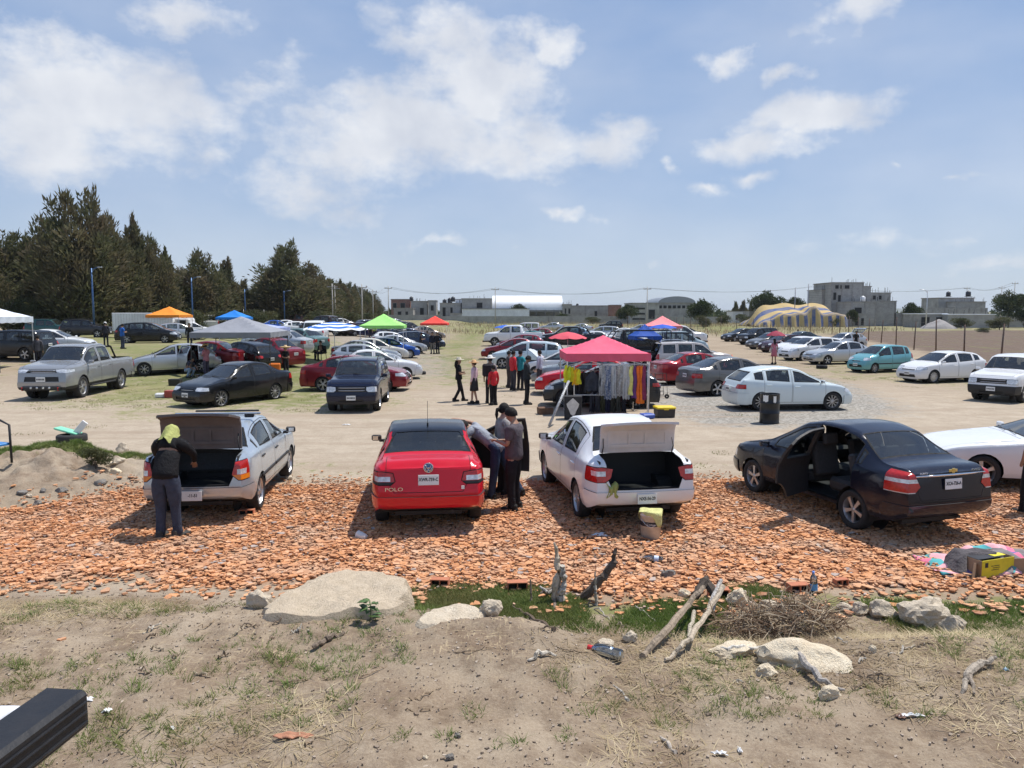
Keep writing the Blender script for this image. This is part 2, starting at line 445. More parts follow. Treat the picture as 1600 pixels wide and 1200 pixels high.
def smooth(me, ang=35):
 me.update()
 bm = bmesh.new(); bm.from_mesh(me)
 for f in bm.faces: f.smooth = True
 c = R(ang)
 for e in bm.edges: e.smooth = len(e.link_faces) == 2 and e.calc_face_angle(0) < c
 bm.to_mesh(me); bm.free()
def wheel_meshes(r, w, style, cov=.68):
 t = MB(); hw = w / 2; ri = r * cov
 rx = Matrix.Rotation(R(90), 4, 'Y')
 t.lathe([(ri, -hw * .8), (r * .86, -hw), (r * .96, -hw * .92), (r, -hw * .55), (r, hw * .55), (r * .96, hw * .92), (r * .86, hw), (ri, hw * .8)], 28, rx, 0, True)
 m = MB(); m.lathe([(ri, hw * .8), (ri * .97, hw * .62), (ri * .9, hw * .2), (ri * .9, -hw * .7)], 28, rx, 0, True)
 m.lathe([(ri * .9, -hw * .1), (.01, -hw * .1)], 28, rx, 1, False)
 m.lathe([(.001, hw * .72), (ri * .16, hw * .7), (ri * .2, hw * .5), (ri * .2, -hw * .1)], 14, rx, 0, True)
 n, wd, dbl = {'five': (5, .24, 0), 'ten': (10, .09, 0), 'split': (5, .10, 1), 'seven': (7, .14, 0), 'steel': (12, .17, 0), 'cap': (7, .22, 0)}[style]
 for k in range(n):
  for sgn in ((-1, 1) if dbl else (0,)):
   a = 2 * math.pi * k / n + sgn * .17
   c, s_ = math.cos(a), math.sin(a); p = []
   for (rr, ww, xx) in ((ri * .12, wd * .5, hw * .66), (ri * .55, wd * .55, hw * .62), (ri * .98, wd * (.8 if style != 'cap' else 1.3), hw * .6)):
    for e in (-1, 1): p.append((xx, c * rr - s_ * ri * ww * e * .9, s_ * rr + c * ri * ww * e * .9))
   q = [(x - hw * .4, y, z) for (x, y, z) in p]; al = p + q
   fs = [(0, 1, 3, 2), (2, 3, 5, 4), (0, 2, 8, 6), (2, 4, 10, 8), (1, 7, 9, 3), (3, 9, 11, 5)]
   m.add(al, [f[::-1] for f in fs], 0, False)
 return t, m
def rr_(a, b, lst): return lst
def make_car(name, S, color, openp=(), detail=True):
 L, Wd, zb = S['L'], S['W'] / 2, S.get('zb', .2); F, B = L / 2, -L / 2
 pr = sorted(S['prof']); ys_ = np.array([p[0] for p in pr]); zs_ = np.array([p[1] for p in pr])
 ty = np.arange(B, F + .005, .01); tz = np.interp(ty, ys_, zs_)
 k = np.exp(-.5 * (np.arange(-12, 13) / 4.5) ** 2); k /= k.sum(); tz = np.convolve(np.pad(tz, 12, mode='edge'), k, 'valid')
 top = lambda y: float(np.interp(y, ty, tz))
 bl = sorted(S['belt']); belt = lambda y: float(np.interp(y, [b[0] for b in bl], [b[1] for b in bl]))
 xr0 = S.get('roofw', .66) * Wd
 def plan(y):
  a = max(0, 1 - (F - y) / .6); b = max(0, 1 - (y - B) / .5)
  return Wd * (1 - S.get('pf', .20) * a ** 2.2 - S.get('pb', .13) * b ** 2.4)
 def ring(y):
  w = plan(y); zt = top(y); zs = min(belt(y), zt - .03); g = min(1, max(0, (zt - zs - .03) / .38)); g = g * g * (3 - 2 * g) * .6 + g * .4
  h = zs - zb; o = [(0, zb), (.80 * w, zb), (.95 * w, zb + .03), (.985 * w, zb + .17 * h), (1.0 * w, zb + .45 * h), (.997 * w, zb + .74 * h), (.975 * w, zb + .94 * h), (.945 * w, zs)]
  xr = (.86 * w) * (1 - g) + min(xr0, .86 * w) * g; zr = zs + (zt - .05 - zs) * g + (zt - .012 - zs) * (1 - g) * .6
  for t in (.34, .68, 1.0): o.append((.945 * w + (xr - .945 * w) * t + .022 * g * math.sin(t * math.pi), zs + (zr - zs) * t))
  o += [(xr - .045 * max(g, .6), zr + (zt - zr) * .55), (.74 * xr, zt - .012 - .004 * g), (.40 * xr, zt - .003), (0, zt)]
  return o
 def xr_at(y): return ring(y)[10][0]
 ys = sorted(set([round(v, 3) for v in [F, F - .025, F - .06, F - .11, F - .18, F - .27, B, B + .025, B + .06, B + .11, B + .18, B + .27] + [p[0] for p in pr] + list(np.arange(B + .36, F - .3, .11))]))
 ys = [y for i, y in enumerate(ys) if i == 0 or y - ys[i - 1] > .015]
 bm = bmesh.new(); lay = bm.faces.layers.int.new('k'); rows = []
 rkf, rkb = S.get('rake', .10), S.get('rakeb', .05)
 def rake(x, y, z):
  if y > F - .6:
   f = (y - (F - .6)) / .6; y -= rkf * max(0, (z - .48) / .3) * f * f + .05 * max(0, (zb + .16 - z) / .16) * f
  if y < B + .5:
   f = ((B + .5) - y) / .5; y += rkb * max(0, (z - .6) / .4) * f * f + .05 * max(0, (zb + .16 - z) / .16) * f
   z += S.get('rup', 0) * f * f * max(0, 1 - (z - zb) / .34)
  return (x, y, z)
 for y in ys:
  r = ring(y); full = r + [(-x, z) for (x, z) in r[-2:0:-1]]
  rows.append([bm.verts.new(rake(x, y, z)) for (x, z) in full])
 n = len(rows[0]); half = n // 2
 for i in range(len(rows) - 1):
  for j in range(n): j2 = (j + 1) % n; bm.faces.new((rows[i][j], rows[i][j2], rows[i + 1][j2], rows[i + 1][j]))
 for row, fl, yy in ((rows[0], False, B), (rows[-1], True, F)):
  ln = []
  for j in range(1, half):
   a, b = row[j], row[n - j]; l = [a]
   for t in (.12, .3, .5, .7, .88):
    bul = S.get('bulge', .035) * (1 if fl else -1) * (1 - (2 * t - 1) ** 2)
    l.append(bm.verts.new(a.co.lerp(b.co, t) + Vector((0, bul, 0))))
   l.append(b); ln.append(l)
  for u, v in zip(ln, ln[1:]):
   for q in range(6):
    f = (u[q], u[q + 1], v[q + 1], v[q]); bm.faces.new(f[::-1] if not fl else f)
  for l, c in ((ln[-1], row[half]), (ln[0], row[0])):
   for q in range(6):
    f = (l[q], l[q + 1], c); up = l is ln[-1]; bm.faces.new(f if fl == up else f[::-1])
 bmesh.ops.recalc_face_normals(bm, faces=bm.faces); bm.normal_update()
 root = empty(name); col = tuple(color) + ((S.get('metal', 1.0),) if len(color) == 3 else ())
 pm = ['paint', 'gap', 'trim']
 FS = lambda fn: [f for f in bm.faces if fn(f.calc_center_median(), f.normal)]
 r = S['r']; yf, yr = S['yf'], S['yr']
 # wheel arches
 for y0 in (yf, yr):
  for sx in (-1, 1):
   ra = r + .05; poly = [(y0 + ra * math.cos(2 * math.pi * q / 20), r + .01 + ra * math.sin(2 * math.pi * q / 20)) for q in range(20)]
   fs = cut_gap(bm, FS(lambda c, nn: c.x * sx > .6 * Wd and abs(nn.x) > .3 and abs(c.y - y0) < 1.1) , poly, (1, 2), .022, lay, 0 if not S.get('clad') else 2)
   bmesh.ops.delete(bm, geom=fs, context='FACES')
   fs = cut(bm, FS(lambda c, nn: c.x * sx > .45 * Wd and nn.z < -.5 and abs(c.y - y0) < 1.2), [(Wd * .56 * sx if sx > 0 else -1.2 * Wd, y0 - ra), (1.2 * Wd if sx > 0 else -.56 * Wd, y0 - ra), (1.2 * Wd if sx > 0 else -.56 * Wd, y0 + ra), (Wd * .56 if sx > 0 else -1.2 * Wd, y0 + ra)], (0, 1))
   bmesh.ops.delete(bm, geom=fs, context='FACES')
 for f in FS(lambda c, nn: nn.z < -.6 and c.z < zb + .1): f.material_index = 2
 if S.get('clad'):
  for f in FS(lambda c, nn: c.z < zb + .14): f.material_index = 2
 P = {}
 # lights
 for key, sgn, end in (('headlight', 1, F), ('tail_light', -1, B)):
  x0, x1, z0, z1, dp, sk = S[key]
  for sx in (-1, 1):
   yA, yB_ = (end - dp, end + .2) if sgn > 0 else (end - .2, end + dp)
   fs = cut(bm, FS(lambda c, nn: c.x * sx > 0.02 and (c.y - end) * sgn > -1.0), [(yA, z0 - .01 + (sk if sgn < 0 else sk)), (yB_, z0 - .01), (yB_, z1 + .01), (yA, z1 + .01)], (1, 2))
   c_ = (z1 - z0) * .28; xs = hull2([(x0 * Wd + c_ * 1.3, z0), (x0 * Wd + max(0, x1) * .2, z0 + c_), (1.3 * Wd, z0), (1.3 * Wd, z1 - c_ * .6), (x0 * Wd + x1 + .22 * Wd, z1), (x0 * Wd + x1 + .01, z1 - c_ * .35)])
   poly = xs if sx > 0 else [(-x, z) for x, z in xs][::-1]
   fs = cut_gap(bm, fs, poly, (0, 2), .012, lay)
   if fs:
    if key == 'tail_light':
     cut_gap.n += 1; kt = cut_gap.n
     for f in fs: f[lay] = kt; f.material_index = 0
     for (xa, xb, za, zb_, mi_) in S.get('tldet', ()):
      q = [(xa * Wd, z0 + (z1 - z0) * za), (xb * Wd, z0 + (z1 - z0) * za), (xb * Wd, z0 + (z1 - z0) * zb_), (xa * Wd, z0 + (z1 - z0) * zb_)]
      q = q if sx > 0 else [(-x, z) for x, z in q][::-1]
      for f in cut(bm, [f for f in bm.faces if f[lay] == kt], q, (0, 2)): f.material_index = mi_
     pc = Piece(bm, [f for f in bm.faces if f[lay] == kt], .006); P.setdefault(key, []).append(pc)
    else: P.setdefault(key, []).append(Piece(bm, fs, .004))
 for pc in P.get('headlight', []): pc.mi = [0] * len(pc.mi); pc.build('headlight', 'clear_lens', root)
 for pc in P.get('tail_light', []): pc.build('tail_light', ['red_lens', 'clear_lens', 'amber_lens', 'trim'], root)
 # grille and lower intake
 for gi, (x, z0, z1, sl) in enumerate(S.get('grille', ())):
  fs = cut_gap(bm, FS(lambda c, nn: c.y > F - .35 and nn.y > .3), hull2([(-x, z0), (x, z0), (-x * sl, z1), (x * sl, z1)]), (0, 2), .012, lay, 0)
  if fs:
   bm.normal_update(); p = Piece(bm, fs, -.02); p.mi = [0] * len(p.mi); g = p.build('grille', 'trim', root)
   if gi == 0 and S.get('bars', 1):
    m = MB()
    for q in range(S.get('bars', 1)):
     zz = z0 + (z1 - z0) * (q + .6) / (S.get('bars', 1) + .2); yq = F + .03 - rkf * max(0, (zz - .48) / .3)
     m.tube([(-x * .92, yq - .035, zz), (-x * .5, yq - .006, zz), (0, yq + .004, zz), (x * .5, yq - .006, zz), (x * .92, yq - .035, zz)], .011, 5)
    m.build('grille_bar', S.get('barmat', 'chrome'), g)
 # bumpers
 for nm, sgn, end, zt_ in (('front_bumper', 1, F, S.get('zfb', .52)), ('rear_bumper', -1, B, S.get('zrb', .58))):
  fs = FS(lambda c, nn: (c.y - end) * sgn > -.9 and c.z < zt_ + .3 and nn.z > -.7)
  poly = [(end - .36, zb - .1), (end + .3, zb - .1), (end + .3, zt_), (end - .36, zt_)] if sgn > 0 else [(end - .3, zb - .1), (end + .36, zb - .1), (end + .36, zt_), (end - .3, zt_)]
  fs = cut(bm, fs, poly, (1, 2))
  if fs:
   p = Piece(bm, fs, .018); bmv = p
   p.build(nm, ['trim', 'gap', 'trim'] if S.get('blackbump') else pm, root, None if S.get('blackbump') else col, .02, 2)
 # windshield, rear glass
 yc, yrf, yrr, ybb = S['cowl'], S['rf'], S['rr'], S['bb']
 e = .035
 poly = hull2([(-(xr_at(yc - e) - .0), yc - e), (xr_at(yc - e) - .0, yc - e), (xr_at(yrf) - .075, yrf + .02), (-(xr_at(yrf) - .075), yrf + .02)])
 fs = cut_gap(bm, FS(lambda c, nn: yrf - .25 < c.y < yc + .2 and c.z > belt(c.y) - .06 and nn.z > .3 and abs(nn.x) < .75), poly, (0, 1), .03, lay)
 if fs: Piece(bm, fs, -.004).build('windshield', 'glass', root)
 if S.get('steep'):
  z0, z1 = S['steep']; xa = S.get('rgw', .80) * Wd
  poly = hull2([(-xa, z0), (xa, z0), (xa * .86, z1), (-xa * .86, z1)])
  fs = cut_gap(bm, FS(lambda c, nn: c.y < yrr + .15 and c.z > z0 - .3 and nn.y < -.25 and abs(nn.x) < .8), poly, (0, 2), .03, lay)
 else:
  poly = hull2([(-(xr_at(ybb + e) - .01), ybb + e), (xr_at(ybb + e) - .01, ybb + e), (xr_at(yrr) - .08, yrr - .02), (-(xr_at(yrr) - .08), yrr - .02)])
  fs = cut_gap(bm, FS(lambda c, nn: ybb - .2 < c.y < yrr + .25 and c.z > belt(c.y) - .06 and nn.z > .15 and abs(nn.x) < .75), poly, (0, 1), .03, lay)
 if fs: rg = Piece(bm, fs, -.004); rg.mi = [0] * len(rg.mi); rg = rg.build('rear_window', 'glass_dark' if S.get('tint') else 'glass', root)
 # side windows and doors
 wm = S.get('wm', .095)
 def winpoly(y0, y1, lo=.03):
  pts = [(y0, belt(y0) + lo), (y1, belt(y1) + lo)]
  for y in np.linspace(y0, y1, 9):
   z = top(y) - wm
   if z > belt(y) + lo + .02: pts.append((y, z))
  h = hull2(pts); return h if len(h) > 2 else None
 zbot = zb + .09
 drs = S['doors']      # list of (name, y_rear, y_front, win_rear, win_front, y_rear_low)
 pieces = {}
 for sx in (-1, 1):
  side = lambda: FS(lambda c, nn: c.x * sx > .4 * Wd and nn.x * sx > .22)
  for di, (yb_, ya_, wb, wa, ylow) in enumerate(drs):
   pts = [(yb_, zbot + .22) if ylow > yb_ else (yb_, zbot), (ylow, zbot), (ya_, zbot), (ya_, belt(ya_))]
   for y in np.linspace(yb_, ya_, 9):
    if top(y) - .06 > belt(y): pts.append((y, top(y) - .06))
   fs = cut_gap(bm, side(), hull2(pts), (1, 2), .009, lay)
   if not fs: continue
   wp = winpoly(wb, wa); win = None
   cut_gap.n += 1; kk = cut_gap.n
   for f in fs: f[lay] = kk
   inn = []
   if wp: inn = cut_gap(bm, fs, wp, (1, 2), .022, lay)
   kw = cut_gap.n
   win = Piece(bm, inn, -.006) if inn else None
   rest = [f for f in bm.faces if f[lay] in ((kk, kw) if wp else (kk,)) and f.is_valid]
   door = Piece(bm, rest, 0)
   pieces[(sx, di)] = (door, win, ya_, yb_)
  for (q0, q1) in S.get('quarter', ()):
   wp = winpoly(q0, q1)
   if wp:
    fs = cut_gap(bm, side(), wp, (1, 2), .02, lay)
    if fs: Piece(bm, fs, -.006).build('quarter_window', 'glass_dark' if S.get('tint') else 'glass', root)
 for (sx, di), (door, win, ya_, yb_) in pieces.items():
  mt = None; key = ('left_' if sx < 0 else 'right_') + ('front' if di == 0 else 'rear')
  opening = [o for o in openp if o[0] == key]
  if opening:
   hp = Vector((sx * Wd * .98, ya_, 0)); mt = Matrix.Translation(hp) @ Matrix.Rotation(-sx * R(opening[0][1]) * -1, 4, 'Z') @ Matrix.Translation(-hp)
   door.xf(mt)
   if win: win.xf(mt)
  d = door.build('front_door' if di == 0 else 'rear_door', pm, root, col, .035 if opening else 0, 2)
  if win: win.mi = [0] * len(win.mi); win.build('door_window', 'glass_dark' if S.get('tint') and di else 'glass', d)
  m = MB(); hz = belt(yb_) - .13; w = plan(yb_)
  m.box((sx * (w * .985 + .008), yb_ + .16, hz), (.03, .19, .03), bev=.01)
  ho = m.build('door_handle', S.get('hmat', 'paint'), d, col); ho['tint'] = 1
  if mt: ho.matrix_local = mt
  if S.get('mold'):
   m = MB(); m.box((sx * (Wd * .997 + .004), (ya_ + yb_) / 2, zb + (belt(0) - zb) * .42), (.025, abs(ya_ - yb_) - .05, .055), bev=.01); mo = m.build('door_molding', 'trim', d)
   if mt: mo.matrix_local = mt
 # hood and trunk lid
 hoodp = hull2([(-.80 * plan(F - .12), F - S.get('hf', .13)), (.80 * plan(F - .12), F - S.get('hf', .13)), (.86 * Wd, yc + .06), (-.86 * Wd, yc + .06), (.84 * Wd, (F + yc) / 2), (-.84 * Wd, (F + yc) / 2)])
 fs = cut_gap(bm, FS(lambda c, nn: c.y > yc - .1 and nn.z > .35), hoodp, (0, 1), .009, lay)
 if fs:
  p = Piece(bm, fs, 0)
  op = [o for o in openp if o[0] == 'hood']
  if op:
   hp = Vector((0, yc + .06, top(yc + .06))); p.xf(Matrix.Translation(hp) @ Matrix.Rotation(R(op[0][1]), 4, 'X') @ Matrix.Translation(-hp))
   m = MB(); m.box((0, (F + yc) / 2, zb + .45), (Wd * 1.5, F - yc - .3, .3), bev=.03); m.box((0, (F + yc) / 2 + .1, zb + .62), (.5, .4, .12), bev=.03); m.box((-.35, yc + .3, zb + .62), (.2, .25, .12), bev=.02)
   m.build('engine', 'trim', root)
  p.build('hood', pm, root, col, .015 if op else 0, 2)
 tk = S.get('trunk'); op = [o for o in openp if o[0] == 'trunk']; sp = [o for o in openp if o[0] == 'hatch']
 if tk:
  ybk, zlow, tw = tk                                  # front edge of the lid, lowest edge, half width fraction
  a = cut_gap(bm, FS(lambda c, nn: c.y < ybk + .1 and nn.z > .5 and c.z > zlow and abs(nn.x) < .6), [(-tw * Wd, B - .2), (tw * Wd, B - .2), (tw * Wd, ybk), (-tw * Wd, ybk)], (0, 1), .009, lay)
  ka = cut_gap.n
  tl = tw * .86 if S.get('tklow') is None else S['tklow']
  b = cut_gap(bm, FS(lambda c, nn: c.y < B + .5 and nn.z <= .5 and nn.y < -.2 and c.z > zlow - .3), hull2([(-tl * Wd, zlow), (tl * Wd, zlow), (tw * Wd, zlow + .2), (-tw * Wd, zlow + .2), (tw * Wd, 1.4), (-tw * Wd, 1.4)]), (0, 2), .009, lay)
  fs = list(set(f for f in a + b if f.is_valid))
  if fs:
   if op:      # gap faces of the opening stay as rubber seal
    p = Piece(bm, fs, 0); hp = Vector((0, ybk, top(ybk)))
    hp += Vector((0, op[0][2] if len(op[0]) > 2 else 0, 0))
    mt = Matrix.Translation(hp) @ Matrix.Rotation(-R(op[0][1]), 4, 'X') @ Matrix.Translation(-hp); p.xf(mt)
    lid = p.build('trunk_lid', ['paint', 'gap', op[0][3] if len(op[0]) > 3 else 'grey_liner'], root, col, .035, 2)
    m = MB(); zf = zb + .22; yfr = min(ybk + .55, yr + .55)
    wv = Wd * .80
    for bx, bd in (((0, (B + yfr) / 2 + .06, zf), (wv * 2, yfr - B - .12, .02)), ((-wv, (B + yfr) / 2 + .04, zf + .28), (.02, yfr - B - .1, .55)), ((wv, (B + yfr) / 2 + .04, zf + .28), (.02, yfr - B - .1, .55)), ((0, yfr, zf + .3), (wv * 2, .03, .62)), ((0, B + .10, (zf + zlow) / 2), (wv * 1.9, .03, max(.05, zlow - zf)))): m.box(bx, bd)
    m.build('trunk_liner', 'trim', root)
    for sx in (-1, 1): MB().tube([(sx * tw * Wd * .93, ybk - .02, top(ybk) - .06), (sx * tw * Wd * .93, ybk - .12, top(ybk) + .10), mt @ Vector((sx * tw * Wd * .9, ybk - .3, top(ybk) - .05))], .009, 6).build('trunk_hinge', 'trim', root)
    m = MB()
    for (a0, a1, b0, b1) in ((-.8, .8, .08, .13), (-.8, .8, .30, .34), (-.8, -.72, .13, .30), (.72, .8, .13, .30), (-.25, -.18, .13, .30), (.18, .25, .13, .30)):
     yy = ybk - (b0 + b1) / 2; m.box((0, 0, 0), (1, 1, 1)) if 0 else m.add([mt @ Vector((x * tw * Wd, y, top(y) - .045 - q)) for q in (0, .012) for x, y in ((a0, ybk - b0), (a1, ybk - b0), (a1, ybk - b1), (a0, ybk - b1))], [(0, 1, 2, 3), (7, 6, 5, 4), (0, 4, 5, 1), (1, 5, 6, 2), (2, 6, 7, 3), (3, 7, 4, 0)])
    m.build('lid_ribs', op[0][3] if len(op[0]) > 3 else 'grey_liner', lid)
   else: Piece(bm, fs, 0).build('trunk_lid', pm, root, col)
 if sp:              # tailgate swung up
  fs = FS(lambda c, nn: c.y < B + .75 and nn.y < -.25 and c.z > S['zrb'] and abs(c.x) < .84 * Wd)
  fs = cut(bm, fs, hull2([(-.84 * Wd, S['zrb']), (.84 * Wd, S['zrb']), (.74 * Wd, top(yrr) - .05), (-.74 * Wd, top(yrr) - .05)]), (0, 2))
  if fs:
   p = Piece(bm, fs, 0); hp = Vector((0, yrr, top(yrr))); mt = Matrix.Translation(hp) @ Matrix.Rotation(-R(sp[0][1]), 4, 'X') @ Matrix.Translation(-hp); p.xf(mt)
   g_ = p.build('tailgate', ['paint', 'gap', 'trim'], root, col, .04, 2)
   rg.matrix_local = mt; rg.parent = g_
   m = MB()
   for sx in (-1, 1): m.tube([(sx * .66 * Wd, yrr - .18, top(yrr) - .25), mt @ Vector((sx * .66 * Wd, yrr - .35, top(yrr) - .5))], .012, 6)
   m.build('gas_strut', 'trim', root)
 if S.get('bed'):
  y0, y1, zr, zf = S['bed']
  fs = cut(bm, FS(lambda c, nn: c.y < y1 + .1 and nn.z > .3 and c.z > .8), [(-.80 * Wd, y0), (.80 * Wd, y0), (.80 * Wd, y1), (-.80 * Wd, y1)], (0, 1)); 
  if fs: bmesh.ops.delete(bm, geom=fs, context='FACES')
  m = MB(); w = .80 * Wd; zc = (zr + zf) / 2
  m.box((0, (y0 + y1) / 2, zf), (2 * w, y1 - y0, .03))
  for bx, bd in (((-w, (y0 + y1) / 2, zc), (.03, y1 - y0, zr - zf)), ((w, (y0 + y1) / 2, zc), (.03, y1 - y0, zr - zf)), ((0, y0, zc), (2 * w, .03, zr - zf)), ((0, y1, zc), (2 * w, .03, zr - zf))): m.box(bx, bd)
  m.build('cargo_bed', 'trim', root)
 # body
 me = bpy.data.meshes.new('body'); bm.normal_update(); bm.to_mesh(me); bm.free(); smooth(me, 34)
 bo = obj('body', me, pm, root); bo.color = col if len(col) == 4 else (*col, 1); bo['tint'] = 1
 # arches liner, chassis
 m = MB()
 for y0 in (yf, yr):
  for sx in (-1, 1):
   ra = r + .055; vs = []; fs = []
   for q in range(13):
    a = R(-15 + 210 * q / 12)
    for x in (.52 * Wd, .955 * Wd): vs.append((sx * x, y0 + ra * math.cos(a), r + ra * math.sin(a)))
   for q in range(12): fs.append((2 * q, 2 * q + 1, 2 * q + 3, 2 * q + 2))
   m.add(vs, fs); vs = [(sx * .52 * Wd, y0, r)] + [(sx * .52 * Wd, y0 + ra * math.cos(R(360 * q / 16)), r + ra * math.sin(R(360 * q / 16))) for q in range(16)]
   m.add(vs, [(0, 1 + q, 1 + (q + 1) % 16) for q in range(16)])
  m.tube([(-Wd * .8, y0, r), (Wd * .8, y0, r)], .04, 8)
 m.box((0, 0, zb - .02), (Wd * 1.2, L * .84, .06)); m.tube([(.35, B + .16, zb + .04), (.35, B + .6, zb + .02)], .026, 8)
 m.build('chassis', 'trim', root)
 # interior
 m = MB(); fl = zb + .07
 yint = S.get('yint', max(B + .5, yr - .1))
 m.box((0, (yc + yint) / 2, fl), (Wd * 1.7, yc - yint, .03)); m.box((0, yc - .18, belt(yc) - .12), (Wd * 1.72, .36, .22), bev=.05)
 if not S.get('bed') and not op: m.box((0, (yint + ybb) / 2 + .1, belt(ybb) - .03), (Wd * 1.6, abs(yint - ybb) + .25 if not S.get('steep') else .35, .03))
 m.build('interior', 'trim', root)
 ysf = S.get('ysf', (drs[0][0] + .32))
 for sx in (-1, 1):
  m = MB(); x = sx * Wd * .44; hb = belt(0)
  m.box((x, ysf + .1, fl + .2), (.48, .5, .2), bev=.06); m.box((x, ysf - .18, hb - .08), (.46, .14, .56), (R(-14), 0, 0), bev=.06); m.box((x, ysf - .29, hb + .26), (.26, .10, .19), (R(-10), 0, 0), bev=.05)
  m.build('seat', 'seat_fabric', root)
 if len(drs) > 1:
  m = MB(); y2 = ysf - .95; m.box((0, y2 + .12, fl + .2), (Wd * 1.5, .5, .2), bev=.06); m.box((0, y2 - .16, hb - .1), (Wd * 1.5, .14, .52), (R(-16), 0, 0), bev=.06)
  for x in (-.44, 0, .44): m.box((x * Wd, y2 - .26, hb + .2), (.26, .10, .16), (R(-10), 0, 0), bev=.04)
  m.build('rear_bench', 'seat_fabric', root)
 m = MB(); c_ = Matrix.Translation((-Wd * .44, yc - .42, belt(yc) - .02)) @ Matrix.Rotation(R(65), 4, 'X')
 m.lathe([(.18 + .014 * math.cos(a * math.pi / 3), .014 * math.sin(a * math.pi / 3)) for a in range(6)], 20, c_, 0, True, True); m.box(c_.translation, (.34, .03, .06)); m.build('steering_wheel', 'trim', root)
 # mirrors
 for sx in (-1, 1):
  di = (sx, 0); ym = drs[0][1] - .16; zm = belt(ym) + .07
  m = MB(); m.box((sx * (Wd + .085), ym, zm + .01), (.175, .085, .105), (0, 0, sx * R(8)), bev=.038); m.box((sx * (Wd - .01), ym, zm - .04), (.10, .05, .05), bev=.01)
  o = m.build('side_mirror', S.get('mirmat', 'paint'), root, col); o['tint'] = 1
  m = MB(); m.box((sx * (Wd + .085), ym - .044, zm + .01), (.135, .006, .075)); g = m.build('mirror_glass', 'chrome', o)
  for q in [q for q in openp if q[0] == ('left_front' if sx < 0 else 'right_front')]:
   hp = Vector((sx * Wd * .98, drs[0][1], 0)); mt = Matrix.Translation(hp) @ Matrix.Rotation(sx * R(q[1]), 4, 'Z') @ Matrix.Translation(-hp); o.matrix_local = mt
 # wheels
 t, rm = wheel_meshes(r, S.get('tw', .2), S.get('rim', 'five'), S.get('cov', .68)); tm = t.mesh('wheel'); rmm = rm.mesh('rim')
 tm.materials.append(MATS['rubber']); rmm.materials.append(MATS[S.get('rimmat', 'rim')]); rmm.materials.append(MATS['gap'])
 for y0 in (yf, yr):
  for sx in (-1, 1):
   w_ = link(bpy.data.objects.new('wheel', tm), root); w_.location = (sx * (Wd - S.get('tw', .2) / 2 - .015), y0, r); w_.rotation_euler = (0.3 * y0, 0, 0 if sx > 0 else math.pi)
   link(bpy.data.objects.new('rim', rmm), w_)
 # plates
 pz = S.get('plate_r', .78); py_ = B - .05 + rkb * max(0, (pz - .6) / .4)
 if S.get('plate_y') is not None: py_ = S['plate_y']
 pl = MB().box((0, 0, 0), (.30, .012, .15), bev=.004).build('license_plate', 'plate', root, None, (0, py_, pz), (R(-8) * rkb * 8, 0, 0))
 if detail:
  m = MB(); m.box((0, -.008, 0), (.26, .004, .055)) if not S.get('txt') else None
  if S.get('txt'): text('lettering', S['txt'], .068, pl, (0, -.0075, .005), (R(90), 0, 0), 'ink', .001, bold=.002, sx=.8)
  else:
   m = MB()
   for q in range(6): m.box((-.11 + q * .044, -.008, 0), (.028, .004, .055))
   m.build('lettering', 'ink', pl)
 fz = S.get('plate_f', .45); m = MB().box((0, F + .045, fz), (.30, .012, .15), bev=.004).build('license_plate', 'plate', root)
 m = MB()
 for q in range(6): m.box((-.11 + q * .044, F + .053, fz), (.028, .004, .055))
 m.build('lettering', 'ink', m and root.children[-1])
 # wipers, emblem
 m = MB()
 for x in (-.45, .1): m.tube([(x * Wd, yc + .01, top(yc) + .02), (x * Wd + .5, yc - .06, top(yc - .06) + .025)], .008, 5)
 m.build('wiper', 'trim', root)
 if S.get('rails'):
  for sx in (-1, 1):
   m = MB(); x = sx * (xr0 - .02); ya, yb2 = yrf - .15, yrr + .1
   m.tube([(x, ya, top(ya) - .01), (x, ya - .1, top(ya - .1) + .05), (x, (ya + yb2) / 2, top((ya + yb2) / 2) + .055), (x, yb2 + .1, top(yb2 + .1) + .05), (x, yb2, top(yb2) - .01)], .016, 6)
   m.build('roof_rail', 'trim', root)
 if S.get('antenna'):
  m = MB(); ya = yrr + S['antenna']; m.tube([(0, ya, top(ya) - .01), (0, ya - .02, top(ya) + .05)], .014, 6); m.tube([(0, ya - .02, top(ya) + .05), (0, ya - .16, top(ya) + .42)], .004, 5); m.build('antenna', 'trim', root)
 return root

SP = {}
def spec(k, **kw): SP[k] = kw; return kw
spec('sedan', L=4.35, W=1.70, zb=.21, prof=[(2.175, .62), (2.10, .72), (1.9, .80), (1.3, .92), (.98, .99), (.62, 1.17), (.22, 1.38), (-.1, 1.45), (-.5, 1.475), (-.95, 1.42), (-1.3, 1.25), (-1.6, 1.09), (-1.75, 1.075), (-2.08, 1.05), (-2.175, .98)],
     belt=[(2.2, .78), (1.0, .90), (-.5, .95), (-1.7, 1.0), (-2.2, 1.0)], roofw=.68, cowl=1.0, rf=.22, rr=-.95, bb=-1.6, r=.30, yf=1.36, yr=-1.20, headlight=(.50, -.05, .58, .73, .30, .02), tail_light=(.60, .0, .74, .96, .24, .03),
     grille=[(.38, .57, .67, .9), (.5, .28, .40, .95)], doors=[(-.14, 1.02, -.08, .80, -.14), (-1.15, -.16, -1.02, -.24, -.84)], quarter=[(-1.28, -1.18)], trunk=(-1.66, .62, .72), plate_r=.80)
